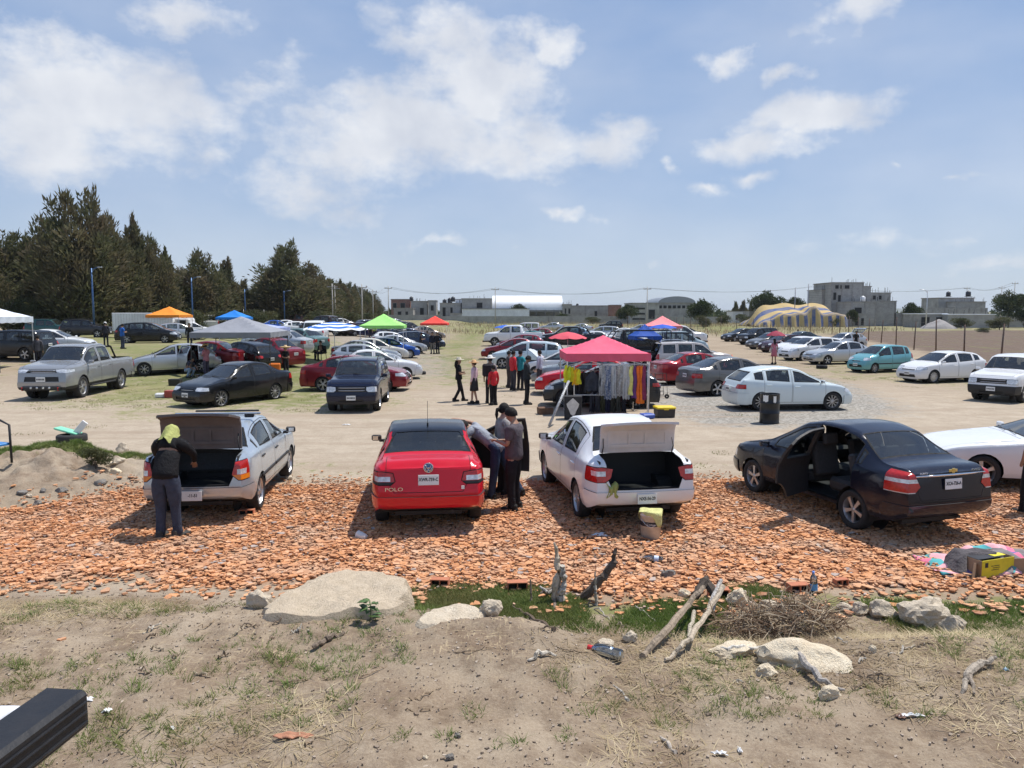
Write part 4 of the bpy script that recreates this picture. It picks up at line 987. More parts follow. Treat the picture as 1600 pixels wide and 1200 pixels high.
def ground_mat():
 b = NB('ground_soil'); c = b.coord(); A = lambda n: b.n('ShaderNodeAttribute', attribute_name=n).outputs['Fac']
 n1 = b.noise(.35, 5, .6, c); n2 = b.noise(1.6, 6, .65, c); n3 = b.noise(9, 6, .7, c); n4 = b.noise(45, 5, .7, c); n5 = b.noise(.11, 4, .6, c)
 col = b.mix(b.mr(n1, .3, .7), (.27, .212, .15), (.38, .305, .222))
 col = b.mix(A('sand'), col, b.mix(b.mr(n2, .35, .7), (.36, .295, .22), (.47, .395, .305)))
 col = b.mix(b.math('MULTIPLY', A('bank'), b.mr(n2, .4, .62)), col, (.22, .16, .11))
 col = b.mix(b.mr(n3, .52, .75, 0, .5), col, (.19, .14, .10)); col = b.mix(b.mr(n4, .5, .8, 0, .45), col, (.46, .39, .31))
 col = b.mix(b.mr(n4, .5, .22, 0, .5), col, (.13, .095, .07))
 # straw litter
 st = b.n('ShaderNodeMapping'); st.inputs['Scale'].default_value = (60, 9, 1); st.inputs['Rotation'].default_value = (0, 0, .5); b.L.new(c, st.inputs[0]); ns = b.noise(1, 3, .6, st.outputs[0])
 st2 = b.n('ShaderNodeMapping'); st2.inputs['Scale'].default_value = (8, 52, 1); st2.inputs['Rotation'].default_value = (0, 0, .25); b.L.new(c, st2.inputs[0]); ns2 = b.noise(1, 3, .6, st2.outputs[0])
 stf = b.math('MULTIPLY', b.math('MAXIMUM', b.mr(ns, .58, .66), b.mr(ns2, .58, .66)), b.math('MULTIPLY', A('straw'), b.mr(n2, .4, .6)))
 col = b.mix(b.math('MULTIPLY', stf, .8), col, (.50, .40, .25)); dk = b.noise(3.3, 6, .75, c); col = b.mix(b.math('MULTIPLY', A('bank'), b.mr(dk, .5, .68, 0, .75)), col, (.15, .105, .07))
 # gravel
 vo = b.n('ShaderNodeTexVoronoi'); vo.inputs['Scale'].default_value = 14; b.L.new(c, vo.inputs['Vector'])
 gcol = b.mix(b.mr(vo.outputs['Color'], .2, .8), (.18, .17, .15), (.38, .36, .32))
 gf = b.mr(b.math('ADD', A('gravel'), b.math('MULTIPLY', b.math('SUBTRACT', n2, .5), 1.6)), .35, .75)
 col = b.mix(b.math('MULTIPLY', gf, .9), col, gcol)
 # wheel tracks on the dirt road
 tk = b.n('ShaderNodeMapping'); tk.inputs['Scale'].default_value = (.12, 1.3, 1); b.L.new(c, tk.inputs[0]); nt = b.noise(1, 4, .6, tk.outputs[0])
 col = b.mix(b.math('MULTIPLY', b.mr(nt, .5, .64, 0, .55), A('sand')), col, (.31, .24, .175))
 # grass
 gn = b.math('ADD', A('grass'), b.math('ADD', b.math('MULTIPLY', b.math('SUBTRACT', n2, .5), 1.7), b.math('ADD', b.math('MULTIPLY', b.math('SUBTRACT', n1, .5), .9), b.math('MULTIPLY', b.math('SUBTRACT', n3, .5), 1.3))))
 gfac = b.mr(gn, .42, .72)
 gc = b.mix(b.mr(n3, .3, .7), (.085, .125, .03), (.20, .21, .07)); gc = b.mix(b.mr(n5, .4, .65, 0, .6), gc, (.28, .255, .12))
 col = b.mix(b.math('MULTIPLY', gfac, .88), col, gc)
 # ploughed field
 wv = b.n('ShaderNodeTexWave'); wv.bands_direction = 'X'; wv.inputs['Scale'].default_value = .9; wv.inputs['Distortion'].default_value = 3; wv.inputs['Detail'].default_value = 3
 rt = b.n('ShaderNodeMapping'); rt.inputs['Rotation'].default_value = (0, 0, -.25); b.L.new(c, rt.inputs[0]); b.L.new(rt.outputs[0], wv.inputs['Vector'])
 fc = b.mix(wv.outputs['Fac'], (.085, .06, .045), (.19, .14, .105)); fc = b.mix(b.mr(n2, .45, .8, 0, .6), fc, (.21, .16, .12)); fc = b.mix(b.mr(n1, .58, .66), fc, (.16, .16, .07))
 col = b.mix(A('field'), col, fc)
 # under the tile rubble
 tl = b.mix(b.mr(n3, .3, .7), (.30, .15, .085), (.42, .25, .15)); col = b.mix(b.math('MULTIPLY', A('tile'), .75), col, tl)
 hgt = b.math('ADD', b.math('MULTIPLY', n3, .6), b.math('ADD', b.math('MULTIPLY', n4, .25), b.math('MULTIPLY', n2, .8)))
 nm = b.bump(hgt, .75, .05)
 return b.out(b.bsdf(col, .95, 0, .15, nm))
ground = obj('ground', gme, ground_mat()); ground['kind'] = 'structure'

# ---------------------------------------------------------------- broken roof tiles
def shards(name, X, Y, size, seed, thick=(.007, .016), lift=.04, tilt=.24):
 r = np.random.default_rng(seed); n = len(X); K = 5
 ang = np.sort(r.random((n, K)) * .85 + np.arange(K) * 1.0, 1) * 2 * math.pi / K + r.random((n, 1)) * 6.28
 rad = size[:, None] * (.62 + .5 * r.random((n, K))); el = .6 + .4 * r.random(n)
 px = np.cos(ang) * rad; py = np.sin(ang) * rad * el[:, None]; ro = r.random(n) * 6.28
 qx = px * np.cos(ro)[:, None] - py * np.sin(ro)[:, None]; qy = px * np.sin(ro)[:, None] + py * np.cos(ro)[:, None]
 tx = r.normal(0, tilt, n) * .33; ty = r.normal(0, tilt, n) * .33; th = r.uniform(*thick, n)
 z0 = H(X, Y) + lift * r.random(n); qz = qx * tx[:, None] + qy * ty[:, None]
 top = np.stack([X[:, None] + qx - tx[:, None] * th[:, None], Y[:, None] + qy - ty[:, None] * th[:, None], z0[:, None] + qz + th[:, None]], 2)
 bot = np.stack([X[:, None] + qx, Y[:, None] + qy, z0[:, None] + qz - .004], 2)
 V = np.concatenate([top, bot], 1).reshape(-1, 3); base = (np.arange(n) * 2 * K)[:, None]
 tri = np.concatenate([np.stack([base[:, 0], base[:, 0] + i, base[:, 0] + i + 1, base[:, 0] + i + 1], 1) for i in ()] or [np.zeros((0, 4), int)])
 # quads: sides, and the five-sided top as one quad plus one triangle stored in a second mesh pass
 sides = np.concatenate([np.stack([base[:, 0] + (i + 1) % K, base[:, 0] + i, base[:, 0] + K + i, base[:, 0] + K + (i + 1) % K], 1) for i in range(K)])
 tops = base + np.arange(K)[None, :]
 me = bpy.data.meshes.new(name); me.vertices.add(len(V)); me.vertices.foreach_set('co', V.astype(np.float32).ravel())
 loops = np.concatenate([sides.ravel(), tops.ravel()]).astype(np.int32); me.loops.add(len(loops)); me.loops.foreach_set('vertex_index', loops)
 ls = np.concatenate([np.arange(len(sides)) * 4, len(sides) * 4 + np.arange(n) * K]).astype(np.int32)
 me.polygons.add(len(ls)); me.polygons.foreach_set('loop_start', ls); me.polygons.foreach_set('use_smooth', np.zeros(len(ls), bool)); me.update(calc_edges=True)
 return me
def tile_mat():
 b = NB('terracotta'); g = b.n('ShaderNodeNewGeometry'); ri = g.outputs['Random Per Island']; c = b.coord()
 cr = b.n('ShaderNodeValToRGB'); b.L.new(ri, cr.inputs[0]); e = cr.color_ramp.elements
 e[0].color = (.30, .11, .045, 1); e[1].color = (.70, .40, .24, 1); e[1].position = .955
 for p, q in ((.12, (.43, .175, .065, 1)), (.4, (.55, .235, .09, 1)), (.65, (.61, .28, .115, 1)), (.85, (.65, .34, .17, 1)), (.968, (.27, .24, .23, 1)), (.985, (.36, .33, .31, 1))): x = e.new(p); x.color = q
 col = b.mix(b.mr(b.noise(30, 5, .65, c), .35, .75, 0, .5), cr.outputs[0], (.62, .40, .28)); col = b.mix(b.mr(b.noise(1.2, 5, .6, c), .46, .7, 0, .6), col, (.46, .35, .26))
 return b.out(b.bsdf(col, .9, 0, .2, b.bump(b.noise(80, 3, .6, c), .3, .004)))
TM = tile_mat()
r = np.random.default_rng(5); N0 = 210000
sx_ = r.uniform(-14, 16, N0); sy_ = 8.0 + 8.6 * r.random(N0) ** 1.0
tm_s = tile_mask(sx_, sy_); sparse = r.random(N0)
thin = .90 - .62 * np.exp(-((vn(sx_, sy_, .45, 31) + .5) / .22) ** 2)
keep = ((tm_s > .1) & (sparse < thin)) | ((tm_s > -.35) & (sparse < .16)) | ((tm_s > -.9) & (sparse < .03))
keep &= ~((nearg_ := np.exp(-((sy_ - 8.6 - .05 * np.maximum(sx_ - 3, 0) ** 1.5) / .5) ** 2) * (sx_ > -1)) * (vn(sx_, sy_, 1.1, 33) + .5) * (.5 + sparse) > .42)
sx_, sy_ = sx_[keep], sy_[keep]; big = np.clip(1.25 - (sy_ - 8) * .07, .8, 1.3)
size = (.018 + .052 * r.random(len(sx_)) ** 2.6) * big
rub = obj('tile_rubble', shards('tile_rubble', sx_, sy_, size, 6), TM); tag(rub, 'broken orange terracotta roof tiles spread under the front parked cars', 'tile rubble', None, 'stuff')

# ---------------------------------------------------------------- grass
def blades(name, cx, cy, n_per, spread, hgt, width, seed, lean=.45, flat=0.0):
 r = np.random.default_rng(seed); n = len(cx) * n_per; X = np.repeat(cx, n_per); Y = np.repeat(cy, n_per); hs = np.repeat(hgt, n_per) if np.ndim(hgt) else np.full(n, hgt)
 sp = np.repeat(spread, n_per) if np.ndim(spread) else np.full(n, spread)
 a = r.random(n) * 6.28; q = np.sqrt(r.random(n)) * sp; bx = X + np.cos(a) * q; by = Y + np.sin(a) * q; bz = H(bx, by) - .006
 h = hs * (.45 + .75 * r.random(n)); da = a + r.normal(0, .8, n); ln = h * (lean + .4 * r.random(n)); dx = np.cos(da) * ln; dy = np.sin(da) * ln; hz = h * (1 - flat)
 wa = r.random(n) * 6.28; wx = np.cos(wa) * width * (.6 + .8 * r.random(n)); wy = np.sin(wa) * width
 P = lambda t, w: np.stack([bx + dx * t ** 1.7 + wx * w, by + dy * t ** 1.7 + wy * w, bz + hz * t * (1 - .25 * t * lean)], 1)
 V = np.stack([P(0, -1), P(0, 1), P(.55, -.7), P(.55, .7), P(1, 0)], 1).reshape(-1, 3); b0 = np.arange(n) * 5
 F = np.concatenate([np.stack([b0, b0 + 1, b0 + 3, b0 + 2], 1)]); F2 = np.stack([b0 + 2, b0 + 3, b0 + 4], 1)
 me = bpy.data.meshes.new(name); me.vertices.add(len(V)); me.vertices.foreach_set('co', V.astype(np.float32).ravel())
 loops = np.concatenate([F.ravel(), F2.ravel()]).astype(np.int32); me.loops.add(len(loops)); me.loops.foreach_set('vertex_index', loops)
 ls = np.concatenate([np.arange(n) * 4, n * 4 + np.arange(n) * 3]).astype(np.int32); me.polygons.add(2 * n); me.polygons.foreach_set('loop_start', ls); me.update(calc_edges=True); return me
def leafmat(name, c1, c2, c3, trans=.35, rough=.6, scale=.8):
 b = NB(name); g = b.n('ShaderNodeNewGeometry'); c = b.coord('Object')
 col = b.mix(g.outputs['Random Per Island'], c1, c2); col = b.mix(b.mr(b.noise(scale, 3, .5, g.outputs['Position']), .42, .68), col, c3)
 p = b.bsdf(col, rough, 0, .25); t = b.n('ShaderNodeBsdfTranslucent'); b.L.new(col, t.inputs[0])
 m = b.n('ShaderNodeMixShader'); m.inputs[0].default_value = trans; b.L.new(p, m.inputs[1]); b.L.new(t.outputs[0], m.inputs[2]); return b.out(m.outputs[0])
GM = leafmat('grass_blades', (.10, .17, .035), (.22, .28, .08), (.20, .20, .07)); DM = leafmat('dry_grass', (.40, .31, .17), (.62, .52, .33), (.22, .15, .09), .25)
def hits(pts): return [hit(*p) for p in pts]
# 1. lush strip along the foot of the tiles
r = np.random.default_rng(3); n = 17000; X = r.uniform(-1.2, 13, n); Y = r.normal(0, 1, n) * (.42 + .28 * (X > 4)) + 8.35 + .2 * (X > 4) + .05 * np.maximum(X - 3, 0) ** 1.5
kp = (vn(X, Y, 1.1, 33) + .5 + .12 * (X > 4)) > (.66 - .14 * (X > 5.5) - .14 * (X < .8) + .25 * np.abs(Y - 8.35) * (Y > 8.5)); X, Y = X[kp], Y[kp]
tag(obj('grass', blades('grass', X, Y, 16, .07, .06, .004, 1), GM), 'fresh green grass along the near edge of the broken tiles', 'grass', None, 'stuff')
# 2. tufts in the dirt in front
r = np.random.default_rng(4); n = 3600; X = r.uniform(-6, 7, n); Y = 2.6 + 5.0 * r.random(n)
kp = (vn(X, Y, .9, 41) + .5) * (.7 + .5 * (X < -.3) + .25 * (Y > 5)) + .25 * vn(X, Y, 3, 42) > .66; X, Y = X[kp], Y[kp]
extra = np.array([[h.x, h.y] for h in hits([(30, 1040), (60, 1060), (20, 1030), (45, 1050), (250, 960), (270, 985), (300, 1000), (370, 1010), (420, 1030), (430, 1022), (510, 1045), (520, 1060), (560, 1050), (395, 1090), (150, 1150), (190, 1140), (180, 1165), (455, 1075), (640, 1020), (740, 1110), (860, 1060), (915, 1120), (1040, 1140), (1075, 1135), (890, 1155), (800, 1160), (1100, 1060), (1210, 1105), (1370, 1090), (1440, 1120), (1350, 1075), (1390, 1105), (1600, 1110), (1320, 1045), (470, 1130), (395, 1150), (700, 1150), (640, 1150)])])
X = np.concatenate([X, np.repeat(extra[:, 0], 3) + r.normal(0, .05, len(extra) * 3)]); Y = np.concatenate([Y, np.repeat(extra[:, 1], 3) + r.normal(0, .05, len(extra) * 3)])
tag(obj('weeds', blades('weeds', X, Y, 20, .05, .04 + .06 * r.random(len(X)) ** 2, .0028, 2, .75), GM), 'small green weeds dotted over the bare foreground dirt', 'weeds', None, 'stuff')
# 3. straw and dry stalks on the bank
n = 15000; X = r.uniform(-6.5, 8, n); Y = 4.0 + 3.9 * r.random(n) ** .7
kp = (vn(X, Y, .8, 51) + .5 + .3 * vn(X, Y, 3, 52) + .3 * sst(.5, 2.5, X) * sst(5.6, 6.4, Y)) > .50; X, Y = X[kp], Y[kp]
tag(obj('dry_grass', blades('dry_grass', X, Y, 5, .10, .15, .0042, 3, 1.1, .80), DM), 'dry straw and dead stalks littering the dirt bank', 'dry grass', None, 'stuff')
# 4. grass tufts on the berm and across the yard
n = 2600; a = r.random(n) * 6.28; q = np.sqrt(r.random(n)); X = -9.2 + np.cos(a) * q * 2.4; Y = 15.9 + np.sin(a) * q * .75
tag(obj('berm_grass', blades('berm_grass', X, Y, 12, .06, .09, .005, 5, .5), GM), 'green grass on the low mound around the old tyre', 'grass', None, 'stuff')
n = 5500; X = r.uniform(-22, 24, n); Y = 14.5 + 45 * r.random(n) ** 1.3; gidx = (np.searchsorted(gy, Y).clip(0, ny_ - 1)) * nx_ + np.searchsorted(gx, X).clip(0, nx_ - 1)
kp = G[gidx] + 1.2 * vn(X, Y, .5, 61) + .8 * vn(X, Y, 1.7, 62) > .62; X, Y = X[kp], Y[kp]
tag(obj('yard_grass', blades('yard_grass', X, Y, 26, .28, .05, .008, 6, .6), leafmat('yard_grass', (.12, .15, .04), (.24, .24, .09), (.32, .29, .14))), 'thin patchy grass growing across the parking yard', 'grass', None, 'stuff')
# 5. pebbles and clods
n = 15000; X = r.uniform(-7, 8, n); Y = 2.4 + 6.0 * r.random(n); s = .004 + .016 * r.random(n) ** 4
pm = NB('pebble'); g_ = pm.n('ShaderNodeNewGeometry'); pcol = pm.mix(g_.outputs['Random Per Island'], (.20, .15, .11), (.42, .35, .28)); PM = pm.out(pm.bsdf(pcol, .9, 0, .2))
tag(obj('pebbles', shards('pebbles', X, Y, s, 9, (.004, .012), .002, .5), PM), 'small pebbles and clods scattered on the foreground dirt', 'pebbles', None, 'stuff')

# ================================================================ parked cars
WHITE = (.74, .75, .76, .05); CREAM = (.66, .64, .58, .05); SILVER = (.50, .52, .54, .9); BSILVER = (.46, .52, .58, .9); GREY = (.16, .155, .15, .8); BLACK = (.010, .011, .013, .2); NAVY = (.012, .02, .075, .5)
MAROON = (.22, .018, .028, .6); RED = (.56, .008, .022, .1); TEAL = (.17, .42, .46, .5); BLUE = (.02, .09, .38, .5); BROWN = (.12, .085, .065, .6); DTEAL = (.03, .09, .09, .5); GREENISH = (.13, .22, .21, .6); BEIGE = (.50, .44, .33, .2); LBLUE = (.56, .66, .70, .3)
PROTO = {}; CARS = []
def proto(kind, openp=(), **ov):
 k = (kind, tuple(openp), tuple(sorted(ov.items())))
 if k not in PROTO:
  S = dict(SP[kind]); S.update(ov); PROTO[k] = [make_car({'suv': 'parked_suv', 'pickup': 'pickup_truck', 'van': 'parked_van'}.get(kind, 'parked_car'), S, WHITE, openp), S, False]
 return PROTO[k]
def recolor(o, c):
 if o.get('tint'): o.color = (*c, 1) if len(c) == 3 else c
 for ch in o.children: recolor(ch, c)
def car(kind, color, loc, head, label, openp=(), group=None, anchor=None, cat=None, lod=False, **ov):
 p = proto(kind, openp, **ov); S = p[1]
 if not p[2]: o = p[0]; p[2] = True; recolor(o, color)
 else: o = copy_tree(p[0], None, color if len(color) == 4 else (*color, 1), skip=('lettering', 'mirror_glass', 'steering_wheel', 'wiper', 'interior') if lod else ())
 a = anchor or (0, 0); h = R(head); c, s = math.cos(h), math.sin(h)
 w = S['W'] / 2 - .1; A = {'FL': (-w, S['yf']), 'FR': (w, S['yf']), 'RL': (-w, S['yr']), 'RR': (w, S['yr'])}.get(a, a) if isinstance(a, str) else a
 o.location = (loc[0] - (A[0] * c - A[1] * s), loc[1] - (A[0] * s + A[1] * c), 0)
 # rest on the ground at the four wheels
 zs = []
 for (lx, ly) in ((-w, S['yf']), (w, S['yf']), (-w, S['yr']), (w, S['yr'])):
  zs.append(float(H(o.location.x + lx * c - ly * s, o.location.y + lx * s + ly * c)))
 o.location.z = sum(zs) / 4 - .005 + (.03 if loc[1] < 16 else 0); o.rotation_euler = (math.atan2((zs[0] + zs[1]) / 2 - (zs[2] + zs[3]) / 2, S['yf'] - S['yr']), 0, h)
 tag(o, label, cat or {'suv': 'SUV', 'pickup': 'pickup truck', 'van': 'van'}.get(kind, 'car'), group); CARS.append(o); return o
def car2(kind, color, side, pf, pr, label, openp=(), group=None, **ov):
 a, b = hit(*pf), hit(*pr); h = math.degrees(math.atan2(-(a.x - b.x), a.y - b.y)); S = SP[kind]
 print('CAR2 %-40s wb %.2f vs %.2f head %.0f' % (label[:40], (a - b).length, S['yf'] - S['yr'], h))
 m = (a + b) / 2; w = S['W'] / 2 - .1
 return car(kind, color, m, h, label, openp, group, anchor=((-w if side == 'L' else w), (S['yf'] + S['yr']) / 2), **ov)
def carp(kind, color, px, py, head, anchor, label, **kw): return car(kind, color, hit(px, py), head, label, anchor=anchor, **kw)
GF = 'cars parked on the broken tiles'; GL = 'cars parked on the left side of the yard'; GC = 'cars parked in the middle rows'; GR = 'cars in the row by the fence'
# --- the four near cars
simple('lid_liner', (.13, .115, .11), .8, var=.2, scale=6, bump=.2)
clio = dict(prof=((2.07, .66), (2.0, .74), (1.8, .84), (1.3, .96), (1.0, 1.02), (.62, 1.22), (.25, 1.40), (-.2, 1.46), (-.7, 1.44), (-1.0, 1.36), (-1.3, 1.20), (-1.5, 1.08), (-1.95, 1.04), (-2.07, .96)), L=4.15, W=1.66, yf=1.28, yr=-1.18, bb=-1.48, trunk=(-1.52, .60, .76), tail_light=(.68, .05, .68, 1.0, .22, .0), tldet=((.80, .93, .3, .55, 1), (.70, 1.2, .0, .28, 2)), rim='five', cov=.72, mold=1, mirmat='trim', hmat='trim', plate_r=.47, plate_y=-2.145, zb=.27, rup=.15, txt='  -11-51', quarter=((-1.22, -1.16),), roofw=.70, belt=((2.1, .80), (1.0, .92), (-.5, .97), (-1.5, 1.02), (-2.1, 1.02)))
S1 = dict(SP['sedan']); S1.update(clio); SP['clio'] = S1
silver_near = car2('clio', BSILVER, 'R', (450, 746), (399, 800), 'silver sedan with raised trunk lid, roof bars and a man leaning into it', (('trunk', 96, 0.0, 'lid_liner'),), GF)
polo = dict(L=4.2, W=1.68, prof=((2.1, .64), (2.02, .74), (1.8, .82), (1.25, .95), (1.0, 1.01), (.64, 1.20), (.25, 1.40), (-.1, 1.455), (-.55, 1.46), (-.95, 1.41), (-1.25, 1.24), (-1.52, 1.11), (-1.66, 1.10), (-1.95, 1.085), (-2.04, 1.04), (-2.1, .98)), yf=1.28, yr=-1.18, zb=.27, rup=.15, tail_light=(.56, .03, .745, .95, .26, .0), tldet=((.66, .93, .28, .62, 1), (.56, 1.2, .0, .25, 3)), rim='steel', bb=-1.50, trunk=(-1.60, .64, .74), tklow=.60, plate_r=.825, plate_y=-2.108, txt='XWR-759-C', antenna=.18, mirmat='trim', roofw=.72, rakeb=.09)
S2 = dict(SP['sedan']); S2.update(polo); SP['polo'] = S2
red_near = car('polo', RED, (hit(596, 812) + hit(744, 813)) / 2, 6.5, 'red sedan with black roof and open right front door, seen from behind', (('right_front', 62),), GF, anchor=(0, -1.18))
figo = dict(L=4.25, W=1.72, prof=((2.12, .66), (2.05, .76), (1.8, .88), (1.3, 1.0), (1.05, 1.06), (.65, 1.26), (.25, 1.45), (-.2, 1.52), (-.6, 1.51), (-1.0, 1.44), (-1.35, 1.25), (-1.6, 1.12), (-1.75, 1.09), (-2.03, 1.07), (-2.12, 1.0)), yf=1.30, yr=-1.19, bb=-1.58, trunk=(-1.64, .63, .70), tail_light=(.62, -.05, .74, .98, .34, .02), tldet=((.72, .93, .42, .72, 1),), plate_r=.50, plate_y=-2.20, zb=.27, rup=.15, txt='NXE-56-29', quarter=(), rim='split', cov=.72, mirmat='trim', zrb=.60)
S3 = dict(SP['sedan']); S3.update(figo); SP['figo'] = S3
white_near = car2('figo', WHITE, 'L', (857, 756), (906, 808), 'white sedan with its trunk wide open and a rag on the bumper', (('trunk', 92, 0.0, 'white_liner'),), GF) if simple('white_liner', (.60, .60, .61), .5, var=.08, scale=5, bump=.1) else None
aveo = dict(L=4.31, W=1.71, prof=((2.15, .66), (2.08, .76), (1.85, .86), (1.3, .98), (1.02, 1.05), (.62, 1.26), (.22, 1.45), (-.15, 1.51), (-.6, 1.51), (-1.0, 1.43), (-1.3, 1.26), (-1.58, 1.12), (-1.72, 1.10), (-2.05, 1.09), (-2.15, 1.01)), yf=1.33, yr=-1.17, bb=-1.56, trunk=(-1.64, .64, .74), tail_light=(.60, .10, .74, 1.07, .36, .03), tldet=((.5, 1.2, .46, .62, 1), (.5, 1.2, .0, .07, 1)), plate_r=.86, plate_y=-2.185, zb=.27, rup=.15, txt='XCA-726-A', rim='five', cov=.66, mirmat='paint', roofw=.69)
S4 = dict(SP['sedan']); S4.update(aveo); SP['aveo'] = S4
black_near = car2('aveo', (.008, .010, .022, .3), 'L', (1181.5, 771), (1335, 828), 'black sedan with open left rear door and steel wheel covers', (('left_rear', 66),), GF)
coupe = dict(L=4.6, W=1.85, prof=((2.3, .62), (2.2, .72), (1.9, .80), (1.2, .92), (.7, .98), (.3, 1.15), (-.1, 1.30), (-.5, 1.35), (-.9, 1.32), (-1.4, 1.12), (-1.7, 1.02), (-2.2, 1.0), (-2.3, .9)), cowl=.74, rf=-.1, rr=-.95, bb=-1.6, yf=1.45, yr=-1.25, doors=((-.85, .65, -.75, .5, -.7),), quarter=(), trunk=(-1.75, .62, .74), r=.32, belt=((2.3, .74), (.7, .90), (-2.3, .98)), headlight=(.55, 0, .60, .70, .26, .0))
S5 = dict(SP['sedan']); S5.update(coupe); SP['coupe'] = S5
coupe_o = car('coupe', WHITE, hit(1531, 766), 78, 'white two-door coupe half out of view behind the black sedan', (), GF, anchor='FL')
# red car extras: black roof skin, emblem, wing stickers
def child(parent, mb, name, mat, color=None, loc=None, rot=None): return mb.build(name, mat, parent, color, loc, rot)
def roof_skin(root, S, y0, y1, mat, name, color=None):
 src = [o for o in root.children if o.name.startswith('body')][0]; me = src.data; V = []; F = []; ix = {}
 for p in me.polygons:
  c = p.center
  if p.normal.z > .82 and y1 < c.y < y0 and c.z > 1.32:
   q = []
   for v in p.vertices:
    if v not in ix: ix[v] = len(V); co = me.vertices[v].co + me.vertices[v].normal * .004; V.append(tuple(co))
    q.append(ix[v])
   F.append(q)
 m = bpy.data.meshes.new(name); m.from_pydata(V, [], F); m.polygons.foreach_set('use_smooth', np.ones(len(F), bool)); return obj(name, m, mat, root, color)
simple('black_gloss', (.012, .014, .02), .18, 0, .6, var=.1)
roof_skin(red_near, S2, .6, -1.3, 'black_gloss', 'roof_wrap')
def emblem_ring(root, y, z, s=1.3, tilt=0):
 m = MB(); mt = Matrix.Translation((0, y, z)) @ Matrix.Rotation(R(90 + tilt), 4, 'X') @ Matrix.Scale(s, 4)
 m.lathe([(.052, -.004), (.058, 0), (.052, .004), (.046, 0)], 24, mt, 0, True, True)
 for pts in (((-.033, .034), (-.010, -.012)), ((.033, .034), (.010, -.012)), ((-.010, -.012), (0, .010)), ((.010, -.012), (0, .010)), ((-.045, .012), (-.018, -.045)), ((.045, .012), (.018, -.045)), ((-.018, -.045), (0, -.012)), ((.018, -.045), (0, -.012))):
  m.tube([(pts[0][0] * s, y - .006, z + pts[0][1] * s), (pts[1][0] * s, y - .006, z + pts[1][1] * s)], .0065, 5)
 m2 = MB(); m2.lathe([(0, 0), (.05, 0)], 20, Matrix.Translation((0, y + .002, z)) @ Matrix.Rotation(R(90 + tilt), 4, 'X') @ Matrix.Scale(s, 4))
 e = m2.build('emblem', 'cloth', root, (.12, .22, .42)); m.build('emblem_ring', 'chrome', e)
emblem_ring(red_near, -2.108, 1.005)
text('lettering', 'POLO', .075, red_near, (-.50, -2.14, .70), (R(90), 0, 0), 'chrome', .002, sx=1.35)
MB().box((.50, -2.135, .71), (.045, .006, .05), bev=.012).build('sticker', 'plate', red_near)
MB().box((0, -2.113, .775), (.22, .003, .014)).build('plate_band', 'cloth', red_near, (.12, .12, .5))
# black sedan extras
m = MB(); m.tube([(-.62, -2.13, .985), (-.3, -2.175, .99), (0, -2.185, .992), (.3, -2.175, .99), (.62, -2.13, .985)], [.012, .016, .018, .016, .012], 6); m.build('chrome_strip', 'chrome', black_near)
m = MB(); m.box((0, -2.165, 1.045), (.15, .016, .04), bev=.004); m.box((0, -2.17, 1.045), (.05, .018, .068), bev=.004); m.build('emblem', 'gold', black_near) if simple('gold', (.72, .55, .2), .3, .8) else None
text('lettering', 'AVEO', .05, black_near, (.42, -2.158, 1.035), (R(90), 0, 0), 'chrome', .002, sx=1.3)
text('lettering', 'RUNT3', .036, black_near, (-.50, -2.15, 1.025), (R(90), 0, 0), 'plate', .002, sx=1.2)
# white sedan extras: rag over the bumper edge
def drape(name, pts_fn, nu, nv, mat, color, parent=None, thick=.006):
 vs = [pts_fn(i / (nu - 1), j / (nv - 1)) for i in range(nu) for j in range(nv)]; n = len(vs)
 fs = [(i * nv + j, (i + 1) * nv + j, (i + 1) * nv + j + 1, i * nv + j + 1) for i in range(nu - 1) for j in range(nv - 1)]
 me = bpy.data.meshes.new(name); me.from_pydata([tuple(v) for v in vs], [], fs); me.update(); nr = [Vector(v.normal) for v in me.vertices]
 V = [Vector(v) for v in vs]; V2 = [v - nr[i] * thick for i, v in enumerate(V)]; bpy.data.meshes.remove(me)
 E = {}
 for f in fs:
  for a, b in zip(f, f[1:] + f[:1]): E[(a, b)] = 1
 F = fs + [tuple(q + n for q in f[::-1]) for f in fs] + [(b, a, a + n, b + n) for (a, b) in E if (b, a) not in E]
 me = bpy.data.meshes.new(name); me.from_pydata([tuple(v) for v in V + V2], [], F); me.polygons.foreach_set('use_smooth', np.ones(len(F), bool)); me.update(); return obj(name, me, mat, parent, color)
def onto(root, p): return (Matrix.Translation(root.location) @ root.rotation_euler.to_matrix().to_4x4()) @ Vector(p)
rg_c = onto(white_near, (-.52, -2.06, .66)); rm_ = white_near.rotation_euler.to_matrix()
def ragf(u, v):
 x = (u - .5) * .17 * (1 + .3 * math.sin(v * 7)); t = v * .26; y = -.10 if t > .12 else .04 - t * 1.1; z = .05 + .03 * math.sin(u * 9 + v * 4) - max(0, t - .10) * 1.0
 return rg_c + rm_ @ Vector((x, y + .02 * math.sin(u * 14), z))
tag(drape('rag', ragf, 12, 12, 'cloth', (.36, .38, .12)), 'crumpled olive green rag over the rear bumper of the white sedan', 'rag')
# roof bars of the silver car (they are fixed to it)
m = MB()
for y in (-.62,):
 z = 1.53; m.box((0, y, z), (1.42, .06, .03), bev=.01)
m.build('roof_bar', 'chrome', silver_near)
for sx in (-1, 1): MB().box((sx * .52, -.62, 1.49), (.16, .07, .06), bev=.02).build('bar_foot', 'trim', silver_near)
MB().box((0, -.05, 1.50), (1.1, .05, .03), bev=.01).build('roof_bar', 'trim', silver_near)

